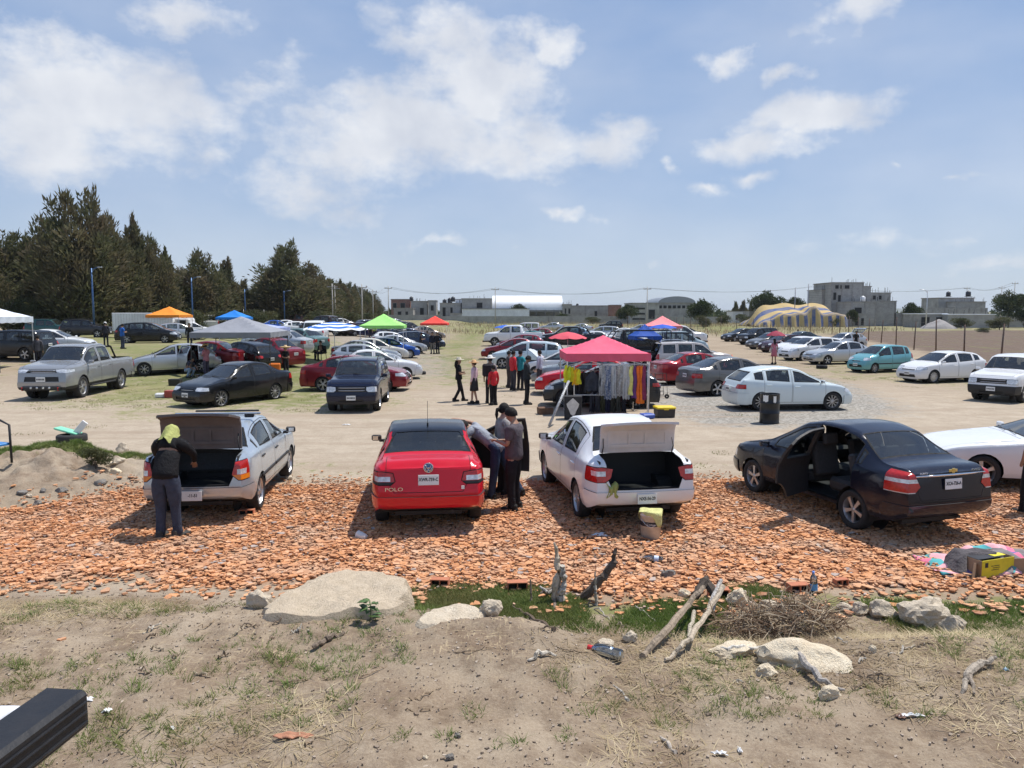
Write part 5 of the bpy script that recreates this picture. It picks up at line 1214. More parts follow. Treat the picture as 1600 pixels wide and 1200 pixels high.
# --- left side of the yard
car2('pickup', (.34, .35, .36, .8), 'L', (135, 621), (194, 607.5), 'silver crew-cab pickup truck with black skid plate and roll bar, facing the camera', (), GL)
truck = CARS[-1]; truck.scale = (1.1, 1.1, 1.14); truck.location.x -= .25
m = MB()
for sx in (-1, 1): m.tube([(sx * .66, -1.5, 1.17), (sx * .64, -1.15, 1.62), (sx * .64, -.95, 1.66)], .035, 8)
m.tube([(-.66, -1.12, 1.62), (.66, -1.12, 1.62)], .035, 8); m.build('roll_bar', 'trim', truck)
m = MB(); m.box((0, 2.66, .42), (1.25, .12, .14), bev=.04); m.build('skid_plate', 'trim', truck)
for q in range(4): MB().lathe([(0, 0), (.035, .005), (.035, -.02)], 10, Matrix.Translation((-.3 + q * .2, 2.73, .44)) @ Matrix.Rotation(R(-90), 4, 'X')).build('fog_lamp', 'clear_lens', truck)
for sx in (-1, 1): MB().tube([(sx * .58, 2.66, .46), (sx * .58, 2.76, .44), (sx * .58, 2.74, .36), (sx * .58, 2.66, .36)], .018, 6).build('tow_hook', 'red_lens', truck)
for sx in (-1, 1): MB().box((sx * .86, .1, .38), (.14, 1.9, .05), bev=.015).build('side_step', 'trim', truck)
car2('sedan', BLACK, 'L', (347, 635), (427, 624), 'glossy black sedan with bright alloy wheels in front of the grey canopy', (), GL, rim='ten', cov=.8)
car2('hatch', SILVER, 'L', (222, 588), (322, 583), 'silver sedan with its left rear door open behind the pickup', (('left_rear', 64),), GL, L=4.3, yf=1.36, yr=-1.24, rim='seven')
car2('suv', (.008, .012, .034, .4), 'L', (590.5, 641), (604, 627), 'dark blue four-by-four with roof rails facing the camera', (), GL)
carp('versa', MAROON, 602, 612, -93, 'FR', 'dark red sedan parked side-on behind the dark blue four-by-four', group=GL)
carp('sedan', WHITE, 634, 593, -80, 'FR', 'white sedan nosing out behind the dark red sedan', group=GL)
carp('hatch', SILVER, 540, 578, -78, 'RR', 'light silver hatchback with rounded roof, nearest of the silver cars facing the aisle', group=GL, rim='steel')
carp('sedan', SILVER, 607, 569, -78, 'FR', 'silver sedan between the white sedan and the cream sedan', group=GL, rim='steel')
carp('sedan', CREAM, 620, 563, -76, 'FR', 'cream white sedan beside the bright blue car', group=GL)
carp('hatch', BLUE, 640, 560, -76, 'FR', 'bright blue hatchback facing the grass aisle', group=GL, rim='steel')
carp('sedan', SILVER, 652, 553, -74, 'FR', 'silver sedan just beyond the bright blue hatchback', group=GL)
carp('hatch', WHITE, 640, 547, -74, 'FR', 'white hatchback beyond the silver sedan and the blue hatchback', group=GL)
carp('wagon', (.02, .035, .07, .6), 681, 546, -72, 'FR', 'dark blue wagon beside the group of standing people', group=GL)
carp('wagon', (.03, .045, .09, .6), 664, 540, -72, 'FR', 'dark blue wagon just behind the one beside the standing people', group=GL)
carp('sedan', (.30, .25, .22, .5), 686, 530, -72, 'FR', 'brownish grey sedan at the far end near the red canopy', group=GL)
carp('wagon', BLACK, 258, 536, -80, 'FR', 'black people carrier facing right behind the silver sedan with an open door', group=GL)
carp('suv', (.02, .024, .03, .3), 40, 565, 84, 'RL', 'black estate car under the white canopy', group=GL, rails=0)
carp('sedan', WHITE, 118, 553, -80, 'FR', 'white sedan half hidden behind the silver pickup truck', group=GL)
carp('sedan', SILVER, 64, 556, -84, 'FR', 'silver sedan between the white canopy and the silver pickup', group=GL)
carp('suv', DTEAL, 80, 526, -88, (0, 0), 'dark teal estate car by the fence under the tall trees', group=GL)
carp('suv', (.03, .03, .035, .4), 136, 527, -86, (0, 0), 'black four-by-four by the fence left of the white truck box', group=GL)
carp('sedan', MAROON, 320, 575, 84, (0, 0), 'dark red sedan under the left half of the grey canopy', group=GL)
carp('hatch', BLACK, 380, 574, 62, (0, 0), 'black hatchback under the grey canopy showing its tail lights', group=GL)
carp('sedan', MAROON, 418, 566, 60, (0, 0), 'dark red sedan under the right half of the grey canopy', group=GL)
carp('sedan', SILVER, 452, 553, 80, 'RL', 'silver sedan right of the grey canopy beside the straw-hat vendor', group=GL)
carp('sedan', GREENISH, 466, 544, 62, (0, 0), 'grey green sedan in front of the white camper van', group=GL)
carp('van', WHITE, 490, 537, 8, (0, -2), 'white camper van seen from behind next to the striped umbrella', group=GL)
carp('pickup', (.035, .022, .02, .4), 524, 525, 70, 'RL', 'dark brown pickup truck under the blue striped umbrella', group=GL, cat='pickup truck')
carp('sedan', NAVY, 568, 526, -60, (0, 0), 'dark blue sedan left of the green canopy', group=GL)
carp('wagon', (.02, .03, .06, .5), 585, 522, -55, (0, 0), 'dark blue wagon under the green canopy', group=GL)
carp('hatch', WHITE, 604, 517, -60, (0, 0), 'white hatchback just right of the green canopy', group=GL)
carp('sedan', BLUE, 434, 520, -60, (0, 0), 'blue sedan behind the tip of the grey canopy', group=GL)
carp('sedan', WHITE, 452, 519, -60, (0, 0), 'white sedan left of the white camper van', group=GL)
carp('sedan', WHITE, 303, 527, -72, (0, 0), 'white sedan between the orange canopy and the grey canopy', group=GL)
carp('hatch', SILVER, 282, 531, -65, (0, 0), 'pale silver hatchback right behind the black people carrier', group=GL)
carp('pickup', CREAM, 330, 517, 20, (0, 0), 'cream pickup truck between the orange and the blue canopy', group=GL)
carp('hatch', WHITE, 250, 516, -30, (0, 0), 'white hatchback in front of the white truck box', group=GL)
carp('pickup', BEIGE, 496, 509, 0, (0, 0), 'beige pickup truck far behind the white camper van', group=GL)
carp('sedan', (.05, .14, .09, .5), 448, 510, 10, (0, 0), 'dark green sedan by the tree line', group=GL)
carp('pickup', (.22, .12, .10, .2), 468, 512, 80, (0, 0), 'dull reddish pickup truck by the tree line', group=GL)
# --- middle rows
carp('sedan', MAROON, 770, 562, 88, 'FL', 'dark red sedan at the aisle beside the pale blue hatchback', group=GC)
carp('hatch', (.26, .03, .05, .5), 788, 550, 84, 'FL', 'wine red hatchback beyond the dark red sedan at the aisle', group=GC)
carp('wagon', LBLUE, 785, 576, 84, 'FL', 'pale silver blue crossover with dark alloy wheels facing the aisle', group=GC)
carp('hatch', WHITE, 838, 592, 78, 'FL', 'white hatchback with its hood propped up beside the shoppers', openp=(('hood', 52),), group=GC)
carp('sedan', (.30, .34, .36, .7), 858, 604, 82, 'FL', 'grey blue sedan between the raised hood and the red canopy', group=GC)
carp('sedan', RED, 868, 618, 84, 'FL', 'bright red sedan half under the red canopy', group=GC)
carp('hatch', (.02, .024, .03, .4), 994, 638, 84, 'RL', 'black hatchback with chrome bumper behind the clothes rack', group=GC)
carp('pickup', WHITE, 776, 541, 84, 'FL', 'white pickup truck beside the blue umbrella', group=GC)
carp('hatch', (.05, .22, .22, .5), 822, 540, 84, (0, 0), 'teal hatchback behind the white pickup truck', group=GC)
carp('van', WHITE, 820, 524, 84, (0, 0), 'white minivan at the far end of the aisle', group=GC)
carp('pickup', BLACK, 893, 545, 88, (0, 0), 'black pickup truck under the pink umbrella', group=GC)
carp('wagon', SILVER, 941, 530, 84, (0, 0), 'silver crossover beyond the peak of the red canopy', group=GC)
carp('sedan', WHITE, 970, 532, 84, (0, 0), 'white sedan left of the blue canopy', group=GC)
carp('suv', BLACK, 954, 516, 84, (0, 0), 'black four-by-four far behind the silver crossover', group=GC)
carp('sedan', SILVER, 905, 520, 84, (0, 0), 'silver sedan far left of the silver crossover', group=GC)
carp('pickup', (.012, .013, .02, .3), 1012, 581, -96, 'RR', 'black pickup truck behind the red canopy', group=GC, rim='ten')
carp('suv', (.50, .46, .44, .3), 1050, 584, -84, 'RR', 'pale brown estate car with its tailgate raised', openp=(('hatch', 82),), group=GC, rails=0)
carp('sedan', (.32, .02, .03, .5), 1066, 602, -78, 'RR', 'red sedan between the raised tailgate and the grey sedan', group=GC)
car('versa', GREY, hit(1120, 619), -74, 'metallic grey brown sedan behind the white hatchback', (), GC, anchor='RR', rim='five', cov=.72)
car2('hatch', (.62, .70, .72, .1), 'R', (1302, 641), (1185, 642), 'pale white hatchback facing right behind the black oil drum', (), GC, tldet=((.5, 1.2, .45, .6, 0),))
carp('pickup', WHITE, 1085, 541, -84, 'FR', 'white pickup truck facing right below the pink canopy', group=GC)
carp('van', (.34, .42, .46, .4), 1062, 552, -84, (0, 0), 'grey blue van in front of the white pickup truck', group=GC)
carp('sedan', SILVER, 1010, 548, -84, (0, 0), 'silver sedan under the blue canopy', group=GC)
carp('pickup', BLACK, 985, 556, -84, (0, 0), 'black pickup truck left of the stall frames', group=GC)
carp('hatch', WHITE, 990, 538, 84, (0, 0), 'white hatchback behind the blue canopy', group=GC)
# --- the row by the fence
carp('sedan', BLACK, 1148, 534, 112, 'FL', 'black sedan at the far end of the row by the fence', group=GR)
carp('suv', BLACK, 1176, 539, 114, 'FL', 'black four-by-four second from the far end of the row by the fence', group=GR, rails=0)
carp('sedan', GREY, 1193, 546, 114, 'FL', 'dark grey sedan between the black four-by-four and the dark umbrella', group=GR)
carp('hatch', (.05, .02, .03, .4), 1214, 551, 114, 'FL', 'dark wine hatchback behind the person with the umbrella', group=GR)
carp('sedan', (.02, .045, .06, .4), 1240, 543, 114, 'FL', 'dark blue sedan behind the white cars by the fence', group=GR)
carp('sedan', WHITE, 1237, 557, 112, 'FL', 'white sedan right of the person with the umbrella', group=GR)
carp('wagon', WHITE, 1254, 564, 110, 'FL', 'white wagon left of the silver sedan by the fence', group=GR)
carp('sedan', SILVER, 1292, 570, 103, 'FL', 'silver sedan with a loose tyre lying in front of it', group=GR)
carp('hatch', SILVER, 1318, 545, 112, (0, 0), 'silver hatchback with raised tailgate behind the silver sedan', openp=(('hatch', 80),), group=GR)
carp('mini', TEAL, 1365, 583, 112, 'FL', 'turquoise small hatchback by the fence', group=GR)
carp('hatch', WHITE, 1457, 599, 107, 'FL', 'white hatchback with steel wheels by the fence', group=GR, rim='steel')
carp('suv', WHITE, 1598, 629, 128, 'FL', 'white four-by-four with black hood guard cut by the picture edge', group=GR, rails=0, blackbump=1)

for kd, c, px, py, hd, lb, g in (('sedan', SILVER, 620, 514, -60, 'small silver sedan far right of the green canopy', GL), ('hatch', (.05, .05, .06, .4), 640, 520, -65, 'small black hatchback between the green and the red canopy', GL), ('sedan', WHITE, 536, 513, -60, 'white sedan far behind the striped umbrella', GL), ('suv', GREY, 416, 512, -70, 'grey four-by-four behind the lilac canopy', GL),
 ('sedan', MAROON, 392, 520, -60, 'dark red sedan behind the lilac canopy', GL), ('hatch', SILVER, 228, 533, -70, 'silver hatchback at the tail of the black people carrier', GL), ('sedan', SILVER, 862, 517, 84, 'small silver sedan left of the far silver sedan', GC), ('hatch', MAROON, 838, 533, 84, 'dark red hatchback left of the black pickup under the pink umbrella', GC),
 ('sedan', WHITE, 925, 541, 84, 'white sedan just behind the peak of the red canopy', GC), ('hatch', SILVER, 1000, 522, 84, 'silver hatchback left of the salmon canopy', GC), ('sedan', BLACK, 1075, 531, -84, 'black sedan right of the salmon canopy', GC), ('sedan', (.2, .3, .4, .5), 900, 532, 84, 'grey blue sedan beyond the coral umbrella', GC), ('hatch', WHITE, 470, 524, -60, 'white hatchback just left of the white camper van', GL)):
 carp(kd, c, px, py, hd, (0, 0), lb, group=g, lod=True)

# ================================================================ canopies, umbrellas, stalls and shoppers
def canopy(label, c, w, d, eave, peak, color, rz=0, valance=.28, group='pop-up canopies over the stalls', poles=True, name='canopy_tent', leg_mat='metal', legc=(.65, .65, .66), wall=None):
 z0 = float(H(c[0], c[1])); root = empty(name, (c[0], c[1], z0), R(rz)); tag(root, label, 'canopy', group)
 n = 17; V = []; F = []
 for i in range(n):
  for j in range(n):
   u, v = i / (n - 1) * 2 - 1, j / (n - 1) * 2 - 1; m = max(abs(u), abs(v)); f = 1 - m
   dg = 1 - abs(abs(u) - abs(v)) / (m + 1e-6) if m > 0 else 1
   z = eave + (peak - eave) * (f ** 1.12) - .07 * math.sin(math.pi * min(1, f * 1.0)) * (1 - dg) + .012 * math.sin(u * 11 + v * 7)
   V.append((u * w / 2, v * d / 2, z))
 for i in range(n - 1):
  for j in range(n - 1): F.append((i * n + j, (i + 1) * n + j, (i + 1) * n + j + 1, i * n + j + 1))
 me = bpy.data.meshes.new('canopy_top'); me.from_pydata(V + [(x, y, z - .012) for x, y, z in V], [], F + [tuple(q + n * n for q in f[::-1]) for f in F]); smooth(me, 22); obj('canopy_top', me, 'canopy', root, color)
 if valance:
  vs = []; fs = []; k = 0; per = []
  for (a, b) in (((-1, -1), (1, -1)), ((1, -1), (1, 1)), ((1, 1), (-1, 1)), ((-1, 1), (-1, -1))):
   for i in range(14): t = i / 14; per.append((a[0] + (b[0] - a[0]) * t, a[1] + (b[1] - a[1]) * t))
  for q, (u, v) in enumerate(per):
   s = 1.0 + .012 * math.sin(q * 1.9); vs += [(u * w / 2 * 1.004, v * d / 2 * 1.004, eave + .01), (u * w / 2 * s, v * d / 2 * s, eave - valance - .02 * math.sin(q * 2.3)), (u * w / 2 * .992 * s, v * d / 2 * .992 * s, eave - valance), (u * w / 2 * .992, v * d / 2 * .992, eave)]
  N = len(per)
  for q in range(N):
   a, b = q * 4, ((q + 1) % N) * 4; fs += [(a, a + 1, b + 1, b), (a + 1, a + 2, b + 2, b + 1), (a + 2, a + 3, b + 3, b + 2)]
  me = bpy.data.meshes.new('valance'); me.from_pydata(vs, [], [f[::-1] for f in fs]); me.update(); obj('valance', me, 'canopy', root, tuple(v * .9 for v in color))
 if poles:
  for sx in (-1, 1):
   for sy in (-1, 1):
    x, y = sx * (w / 2 - .04), sy * (d / 2 - .04)
    m = MB(); m.box((x, y, (eave - .02) / 2 + .6), (.035, .035, eave - 1.22)); m.box((x, y, .62), (.028, .028, 1.22)); m.box((x, y, .015), (.10, .10, .02)); m.build('leg', leg_mat, root, legc)
  for (a, b) in (((-1, -1), (1, -1)), ((1, -1), (1, 1)), ((1, 1), (-1, 1)), ((-1, 1), (-1, -1))):
   m = MB(); A = Vector((a[0] * (w / 2 - .04), a[1] * (d / 2 - .04), 0)); B_ = Vector((b[0] * (w / 2 - .04), b[1] * (d / 2 - .04), 0)); mid = (A + B_) / 2
   for p, q in ((A, mid), (mid, B_)):
    m.tube([p + Vector((0, 0, eave - .06)), q + Vector((0, 0, eave - .38))], .012, 5); m.tube([p + Vector((0, 0, eave - .38)), q + Vector((0, 0, eave - .06))], .012, 5)
   m.build('truss', leg_mat, root, legc)
 return root
def umbrella(label, c, r, z, color, color2=None, group='umbrellas over the stalls', dome=.22, tilt=0, pole=True):
 z0 = float(H(c[0], c[1])); root = empty('parasol', (c[0], c[1], z0), 0); tag(root, label, 'umbrella', group)
 n = 8; V = [(0, 0, z + r * dome + .02)]; F = []; mi = []; rings = 7; seg = n * 4
 for k in range(1, rings + 1):
  t = k / rings
  for i in range(seg):
   a = 2 * math.pi * i / seg; s = abs(math.sin(a * n / 2)); rr = r * t * (1 - .05 * s * t); V.append((rr * math.cos(a), rr * math.sin(a), z + r * dome * (1 - t ** 1.7) - .05 * r * s * t * t))
 for i in range(seg): F.append((0, 1 + i, 1 + (i + 1) % seg)); mi.append(0)
 for k in range(rings - 1):
  for i in range(seg): a = 1 + k * seg; F.append((a + i, a + seg + i, a + seg + (i + 1) % seg, a + (i + 1) % seg)); mi.append(1 if color2 and k % 2 else 0)
 nn = len(V); V += [(x, y, q - .01) for x, y, q in V]; F += [tuple(q + nn for q in f[::-1]) for f in F]; mi += mi
 me = bpy.data.meshes.new('parasol_top'); me.from_pydata(V, [], F); me.polygons.foreach_set('material_index', mi); smooth(me, 25)
 if color2: simple('white_stripe', (.72, .74, .76), .8)
 obj('parasol_top', me, ['canopy', 'white_stripe'] if color2 else 'canopy', root, color)
 if pole: m = MB(); m.tube([(0, 0, 0), (0, 0, z + r * dome)], .022, 7); m.build('pole', 'metal', root, (.7, .7, .7)); m = MB(); m.lathe([(0, .08), (.1, .08), (.25, .05), (.25, 0)], 14); m.build('base', 'matte', root, (.3, .3, .3))
 return root
def g2(px, dist): return ((px - 800) / FPX * dist, dist)
RC = hit(949, 648); RC = (RC.x, RC.y + 1.45)
canopy('pink red canopy over the clothes rack in the middle of the yard', RC, 2.72, 2.8, 1.96, 2.52, (.72, .115, .19), rz=1, valance=.24, legc=(.75, .75, .76))
TG = g2(378, 37.6); canopy('wide grey canopy with straw-hat vendor at its corner', TG, 3.7, 3.6, 2.2, 2.95, (.26, .27, .30), rz=3, valance=.24, legc=(.06, .06, .06))
canopy('white canopy with dark cloth wall at the left picture edge', (-27.3, 39.6), 3.4, 3.2, 2.7, 3.4, (.66, .72, .80), rz=0, valance=.3)
canopy('orange canopy in front of the white truck box', g2(267, 68), 2.9, 2.9, 2.1, 2.85, (.80, .26, .03), valance=.22)
canopy('small bright blue canopy left of the grey canopy', g2(368, 70), 2.5, 2.5, 1.9, 2.55, (.02, .20, .62), valance=.2)
canopy('lilac blue canopy just behind the grey canopy', g2(400, 45), 3.2, 3.0, 1.75, 2.05, (.33, .38, .62), valance=.2)
canopy('lime green canopy beside the dark blue cars', g2(600, 54), 3.0, 3.0, 2.35, 3.15, (.34, .74, .20), rz=4, valance=.2)
canopy('bright red canopy at the far end of the grass aisle', g2(680, 84), 2.9, 2.9, 2.05, 2.85, (.80, .07, .05), valance=.2)
canopy('royal blue canopy over the black stall frames', g2(1007, 48), 1.7, 1.6, 1.8, 2.55, (.02, .08, .36), rz=8, valance=.22, legc=(.04, .04, .05))
canopy('salmon pink canopy behind the blue umbrella', g2(1034, 66), 3.0, 3.0, 2.1, 2.95, (.80, .26, .27), rz=-4, valance=.2)
m = MB(); m.box((-27.2, 38.3, 1.05), (3.2, .05, 2.1)); tag(m.build('cloth_wall', 'cloth', None, (.02, .03, .06)), 'dark navy cloth hung under the white canopy', 'cloth wall')
umbrella('blue and white striped umbrella beside the white camper van', g2(523, 47), 1.9, 2.15, (.02, .14, .50), True)
umbrella('round royal blue umbrella at the edge of the grass aisle', g2(790, 76), 1.1, 1.75, (.03, .12, .52))
umbrella('round coral pink umbrella behind the red canopy', g2(887, 46), 1.15, 1.75, (.62, .09, .12), dome=.3)
umbrella('flat blue umbrella between the blue and pink canopies', g2(1034, 56), 1.05, 2.15, (.03, .10, .48))

# ---- clothes stall under the red canopy
def rackbars(name, label, p0, p1, z, group='clothes racks under the red canopy', low=None):
 r_ = empty(name, (0, 0, 0)); tag(r_, label, 'clothes rack', group); a, b = Vector((*p0, 0)), Vector((*p1, 0))
 for p in (a, b): m = MB(); m.tube([p, p + Vector((0, 0, z))], .016, 7); m.tube([p + Vector((0, -.3, .02)), p + Vector((0, .3, .02))], .014, 6); m.build('upright', 'metal', r_, (.78, .78, .78))
 m = MB(); m.tube([a + Vector((0, 0, z)), b + Vector((0, 0, z))], .016, 7); m.build('rail', 'metal', r_, (.8, .8, .8))
 if low: m = MB(); m.tube([a + Vector((0, 0, low)), b + Vector((0, 0, low))], .014, 7); m.build('rail', 'metal', r_, (.7, .7, .7))
 return r_
fy = RC[1] - 1.35; X0, X1 = RC[0] - 1.42, RC[0] + 1.30
rackbars('clothes_rack', 'tall chrome clothes rack along the front of the red canopy', (X0 + .35, fy), (X1, fy), 1.62, low=.62)
rackbars('clothes_rack', 'lower chrome clothes rack inside the red canopy', (X0 + .1, fy + 1.0), (X1 - .3, fy + 1.0), 1.35)
def garment(name, label, x, y, ztop, w, h, color, kind='shirt', group=None, mat='cloth', seed=0, rz=0):
 rn = random.Random(seed); n, k = 12, 14; V = []; ph = rn.random() * 6
 for i in range(n):
  for j in range(k):
   u = i / (n - 1) * 2 - 1; v = j / (k - 1)
   ww = w / 2 * (min(1, .35 + 2.2 * v) if kind == 'shirt' else (.9 + .12 * v)); 
   V.append((u * ww, .035 * math.sin(u * 7 + ph) * (.4 + v) + .02 * math.sin(v * 9 + u * 3 + ph), -h * v - .04 * abs(u) * (1 - v) + .02 * math.sin(u * 9 + ph) * (v > .95)))
 F = [(i * k + j, (i + 1) * k + j, (i + 1) * k + j + 1, i * k + j + 1) for i in range(n - 1) for j in range(k - 1)]; N = len(V)
 V2 = [(a * .97, b + .05 + .012 * math.cos(a * 20), c) for a, b, c in V]
 rim = []
 for i in range(n - 1): rim += [(i * k, i * k + N, (i + 1) * k + N, (i + 1) * k), (i * k + k - 1, (i + 1) * k + k - 1, (i + 1) * k + k - 1 + N, i * k + k - 1 + N)]
 for j in range(k - 1): rim += [(j, j + 1, j + 1 + N, j + N), ((n - 1) * k + j, (n - 1) * k + j + N, (n - 1) * k + j + 1 + N, (n - 1) * k + j + 1)]
 me = bpy.data.meshes.new(name); me.from_pydata(V + V2, [], [f[::-1] for f in F] + [tuple(q + N for q in f) for f in F] + rim); smooth(me, 50)
 o = obj(name, me, mat, None, color, (x, y, ztop), (0, 0, R(rz))); tag(o, label, 'garment', group)
 m = MB(); m.tube([(-.10, .025, -.02), (0, .025, .03), (.10, .025, -.02)], .006, 5); m.tube([(0, .025, .03), (0, .025, .065)], .004, 5); m.build('hanger', 'chrome', o); return o
if True:
 b = NB('bagged_cloth'); col = b.n('ShaderNodeObjectInfo').outputs['Color']; cc = b.coord()
 col = b.mix(b.mr(b.noise(14, 5, .7, cc), .45, .65, 0, .7), col, (.62, .64, .66)); MATS['bagged'] = b.out(b.bsdf(col, .25, 0, .7, b.bump(b.noise(26, 5, .7, cc), .8, .02)))
gg = 'clothes hanging under the red canopy'
for i, (dx, c) in enumerate(((-.02, (.70, .66, .03)), (.11, (.62, .70, .04)), (.22, (.75, .62, .03)), (.33, (.80, .45, .03)), (.43, (.72, .68, .04)))):
 garment('hanging_shirt', ('lemon yellow shirt at the left end of the clothes rack', 'lime yellow shirt second on the clothes rack', 'golden yellow shirt in the middle of the yellow ones', 'orange yellow shirt fourth on the clothes rack', 'yellow shirt last of the row of yellow shirts')[i], X0 + .12 + dx * .9, fy - .10 + .03 * i, 1.60 - .03 * i, .20, .55 - .05 * (i % 3), c, 'shirt', gg, seed=i, rz=50)
garment('hanging_jacket', 'dark padded jacket in the middle of the rack', X0 + .95, fy - .02, 1.38, .50, .62, (.04, .045, .06), 'shirt', gg, seed=11)
garment('hanging_jacket', 'charcoal jacket hanging behind the dark padded one', X0 + .75, fy + .95, 1.30, .5, .7, (.05, .05, .055), 'shirt', gg, seed=12)
for i, (dx, w, h, c, z) in enumerate(((1.25, .24, 1.0, (.30, .31, .32), 1.60), (1.45, .26, 1.12, (.10, .14, .24), 1.60), (1.62, .20, 1.05, (.42, .44, .46), 1.58), (1.84, .26, 1.02, (.30, .29, .28), 1.60), (2.02, .22, 1.10, (.46, .46, .46), 1.59))):
 garment('bagged_suit', ('grey suit in a clear bag nearest the jackets', 'navy suit in a clear bag', 'light grey suit in a shiny bag between two dark ones', 'dark grey suit in a wrinkled bag', 'pale suit in a long shiny bag beside the colourful dresses')[i], X0 + dx, fy - .03, z, w, h, c, 'long', gg, 'bagged', seed=20 + i, rz=8)
for i, (dx, h, c) in enumerate(((2.22, .95, (.66, .62, .20)), (2.34, 1.05, (.14, .05, .18)), (2.44, 1.22, (.75, .16, .03)), (2.54, 1.22, (.80, .22, .03)), (2.62, 1.1, (.22, .04, .10)))):
 garment('hanging_dress', ('cream yellow dress on the rack', 'dark purple dress on the rack', 'long bright orange dress on the rack', 'orange dress beside the long bright orange one', 'wine red dress at the right end of the rack')[i], X0 + dx, fy - .02, 1.58, .16, h, c, 'long', gg, seed=40 + i, rz=60)
for i, (dx, z_, c_) in enumerate(((.62, 1.25, (.02, .02, .025)), (1.2, 1.3, (.03, .03, .05)), (1.7, 1.28, (.02, .03, .03)), (2.1, 1.3, (.05, .02, .03)), (2.5, 1.25, (.03, .03, .03)))):
 garment('hanging_coat', 'dark coat on the inner rack behind the brighter clothes', X0 + dx, fy + .96, z_, .45, 1.0, c_, 'shirt', 'dark coats on the inner rack', seed=80 + i)
for i, dx in enumerate((.95, 1.12, 1.28, 1.45, 1.62, 1.80, 1.98)):
 o = garment('hanging_trousers', 'dark trousers hanging on the lower rail of the rack', X0 + dx, fy + .03, .64, .15, .58, (.03 + .02 * (i % 3), .03 + .02 * (i % 3), .04 + .02 * (i % 2)), 'long', 'dark trousers on the lower rail', seed=60 + i, rz=15)
# junk beside the stall
def hitz(px, py): return hit(px, py)
def place_box(name, label, cat, px, py, dims, color, mat='matte', rz=0, group=None, lid=None, bev=.01):
 p = hit(px, py); root = empty(name, (p.x, p.y + dims[1] / 2, p.z), R(rz)); tag(root, label, cat, group)
 m = MB(); m.box((0, 0, dims[2] / 2), dims, taper=1.05, bev=bev); m.build('box_body', mat, root, color)
 if lid: m = MB(); m.box((0, 0, dims[2] + .03), (dims[0] * 1.12, dims[1] * 1.12, .07), bev=.02); m.box((0, -dims[1] * .5, dims[2] - .01), (dims[0] * .3, .04, .05), bev=.01); m.build('lid', 'plastic', root, lid)
 return root
place_box('storage_bin', 'black storage bin with bright yellow lid at the stall corner', 'storage bin', 1040, 653, (.55, .42, .28), (.02, .02, .022), 'plastic', 6, None, (.80, .58, .01))
sp_ = place_box('loudspeaker', 'old black cabinet with a torn white panel beside the rack', 'cabinet', 896, 656, (.52, .4, .72), (.03, .03, .032), 'matte', -6)
m = MB(); vs = [(.17 * math.cos(a) * (1 + .25 * math.sin(a * 3)), -.215, .40 + .24 * math.sin(a) * (1 + .15 * math.cos(a * 4))) for a in [i * math.pi / 8 for i in range(16)]]; m.add(vs + [(x, -.205, z) for x, _, z in vs], [tuple(range(15, -1, -1))] + [(i, (i + 1) % 16, (i + 1) % 16 + 16, i + 16) for i in range(16)]); m.build('panel', 'matte', sp_, (.55, .54, .52))
place_box('folded_tarp', 'blue folded plastic on the ground by the stall leg', 'tarp', 1012, 655, (.42, .3, .16), (.04, .10, .42), 'plastic', 20, bev=.06)
place_box('cloth_bundle', 'white cloth bundle beside the blue folded plastic', 'cloth bundle', 1000, 661, (.6, .3, .12), (.62, .62, .6), 'cloth', -8, bev=.05)
place_box('crate', 'brown wooden crate left of the stall', 'crate', 852, 648, (.45, .35, .22), (.14, .08, .05), 'matte', 12)
def pole_lean(name, label, p0, p1, r, mat, color, cat='pole'): m = MB(); m.tube([p0, p1], r, 7); return tag(m.build(name, mat, None, color), label, cat)
q = hit(858, 668); pole_lean('plastic_sheet_roll', 'long roll wrapped in clear plastic leaning on the stall', (q.x, q.y, q.z + .05), (q.x + .62, q.y + .9, 1.25), .04, 'bagged', (.28, .28, .28), 'roll')
# black metal stall frames and a cart at the right of the red canopy
def frame_stall(name, label, c, w, d, h, color=(.03, .03, .032)):
 z = float(H(*c)); root = empty(name, (c[0], c[1], z)); tag(root, label, 'metal frame', 'black metal stall frames')
 for sx in (-1, 1):
  for sy in (-1, 1): MB().box((sx * w / 2, sy * d / 2, h / 2), (.05, .05, h)).build('upright', 'metal', root, color)
 for zz in (h, h * .55):
  for s in (-1, 1): MB().box((0, s * d / 2, zz), (w, .05, .05)).build('crossbar', 'metal', root, color); MB().box((s * w / 2, 0, zz), (.05, d, .05)).build('crossbar', 'metal', root, color)
 return root
frame_stall('stall_frame', 'tall black tube frame under the royal blue canopy', g2(1010, 45), 2.6, 1.2, 2.2)
frame_stall('stall_frame', 'long black tube frame right of the royal blue canopy', g2(1058, 47), 1.6, 1.2, 2.0)
cc_ = hit(1030, 622); root = empty('hand_cart', (cc_.x, cc_.y, cc_.z), R(10)); tag(root, 'folded black hand cart standing right of the stall', 'hand cart')
for y in (-.2, .2):
 MB().tube([(-.25, y, .1), (-.25, y, .95), (.2, y, .95), (.25, y, .1), (-.25, y, .1)], .016, 6).build('side_frame', 'trim', root)
for z in (.25, .5, .75): MB().tube([(-.25, -.2, z), (.25, .2, z)], .012, 6).build('cross_brace', 'trim', root)
for x in (-.22, .22): MB().lathe([(.03, -.02), (.09, -.02), (.09, .02), (.03, .02)], 14, Matrix.Translation((x, -.22, .09)) @ Matrix.Rotation(R(90), 4, 'X'), 0, True, True).build('wheel', 'rubber', root)
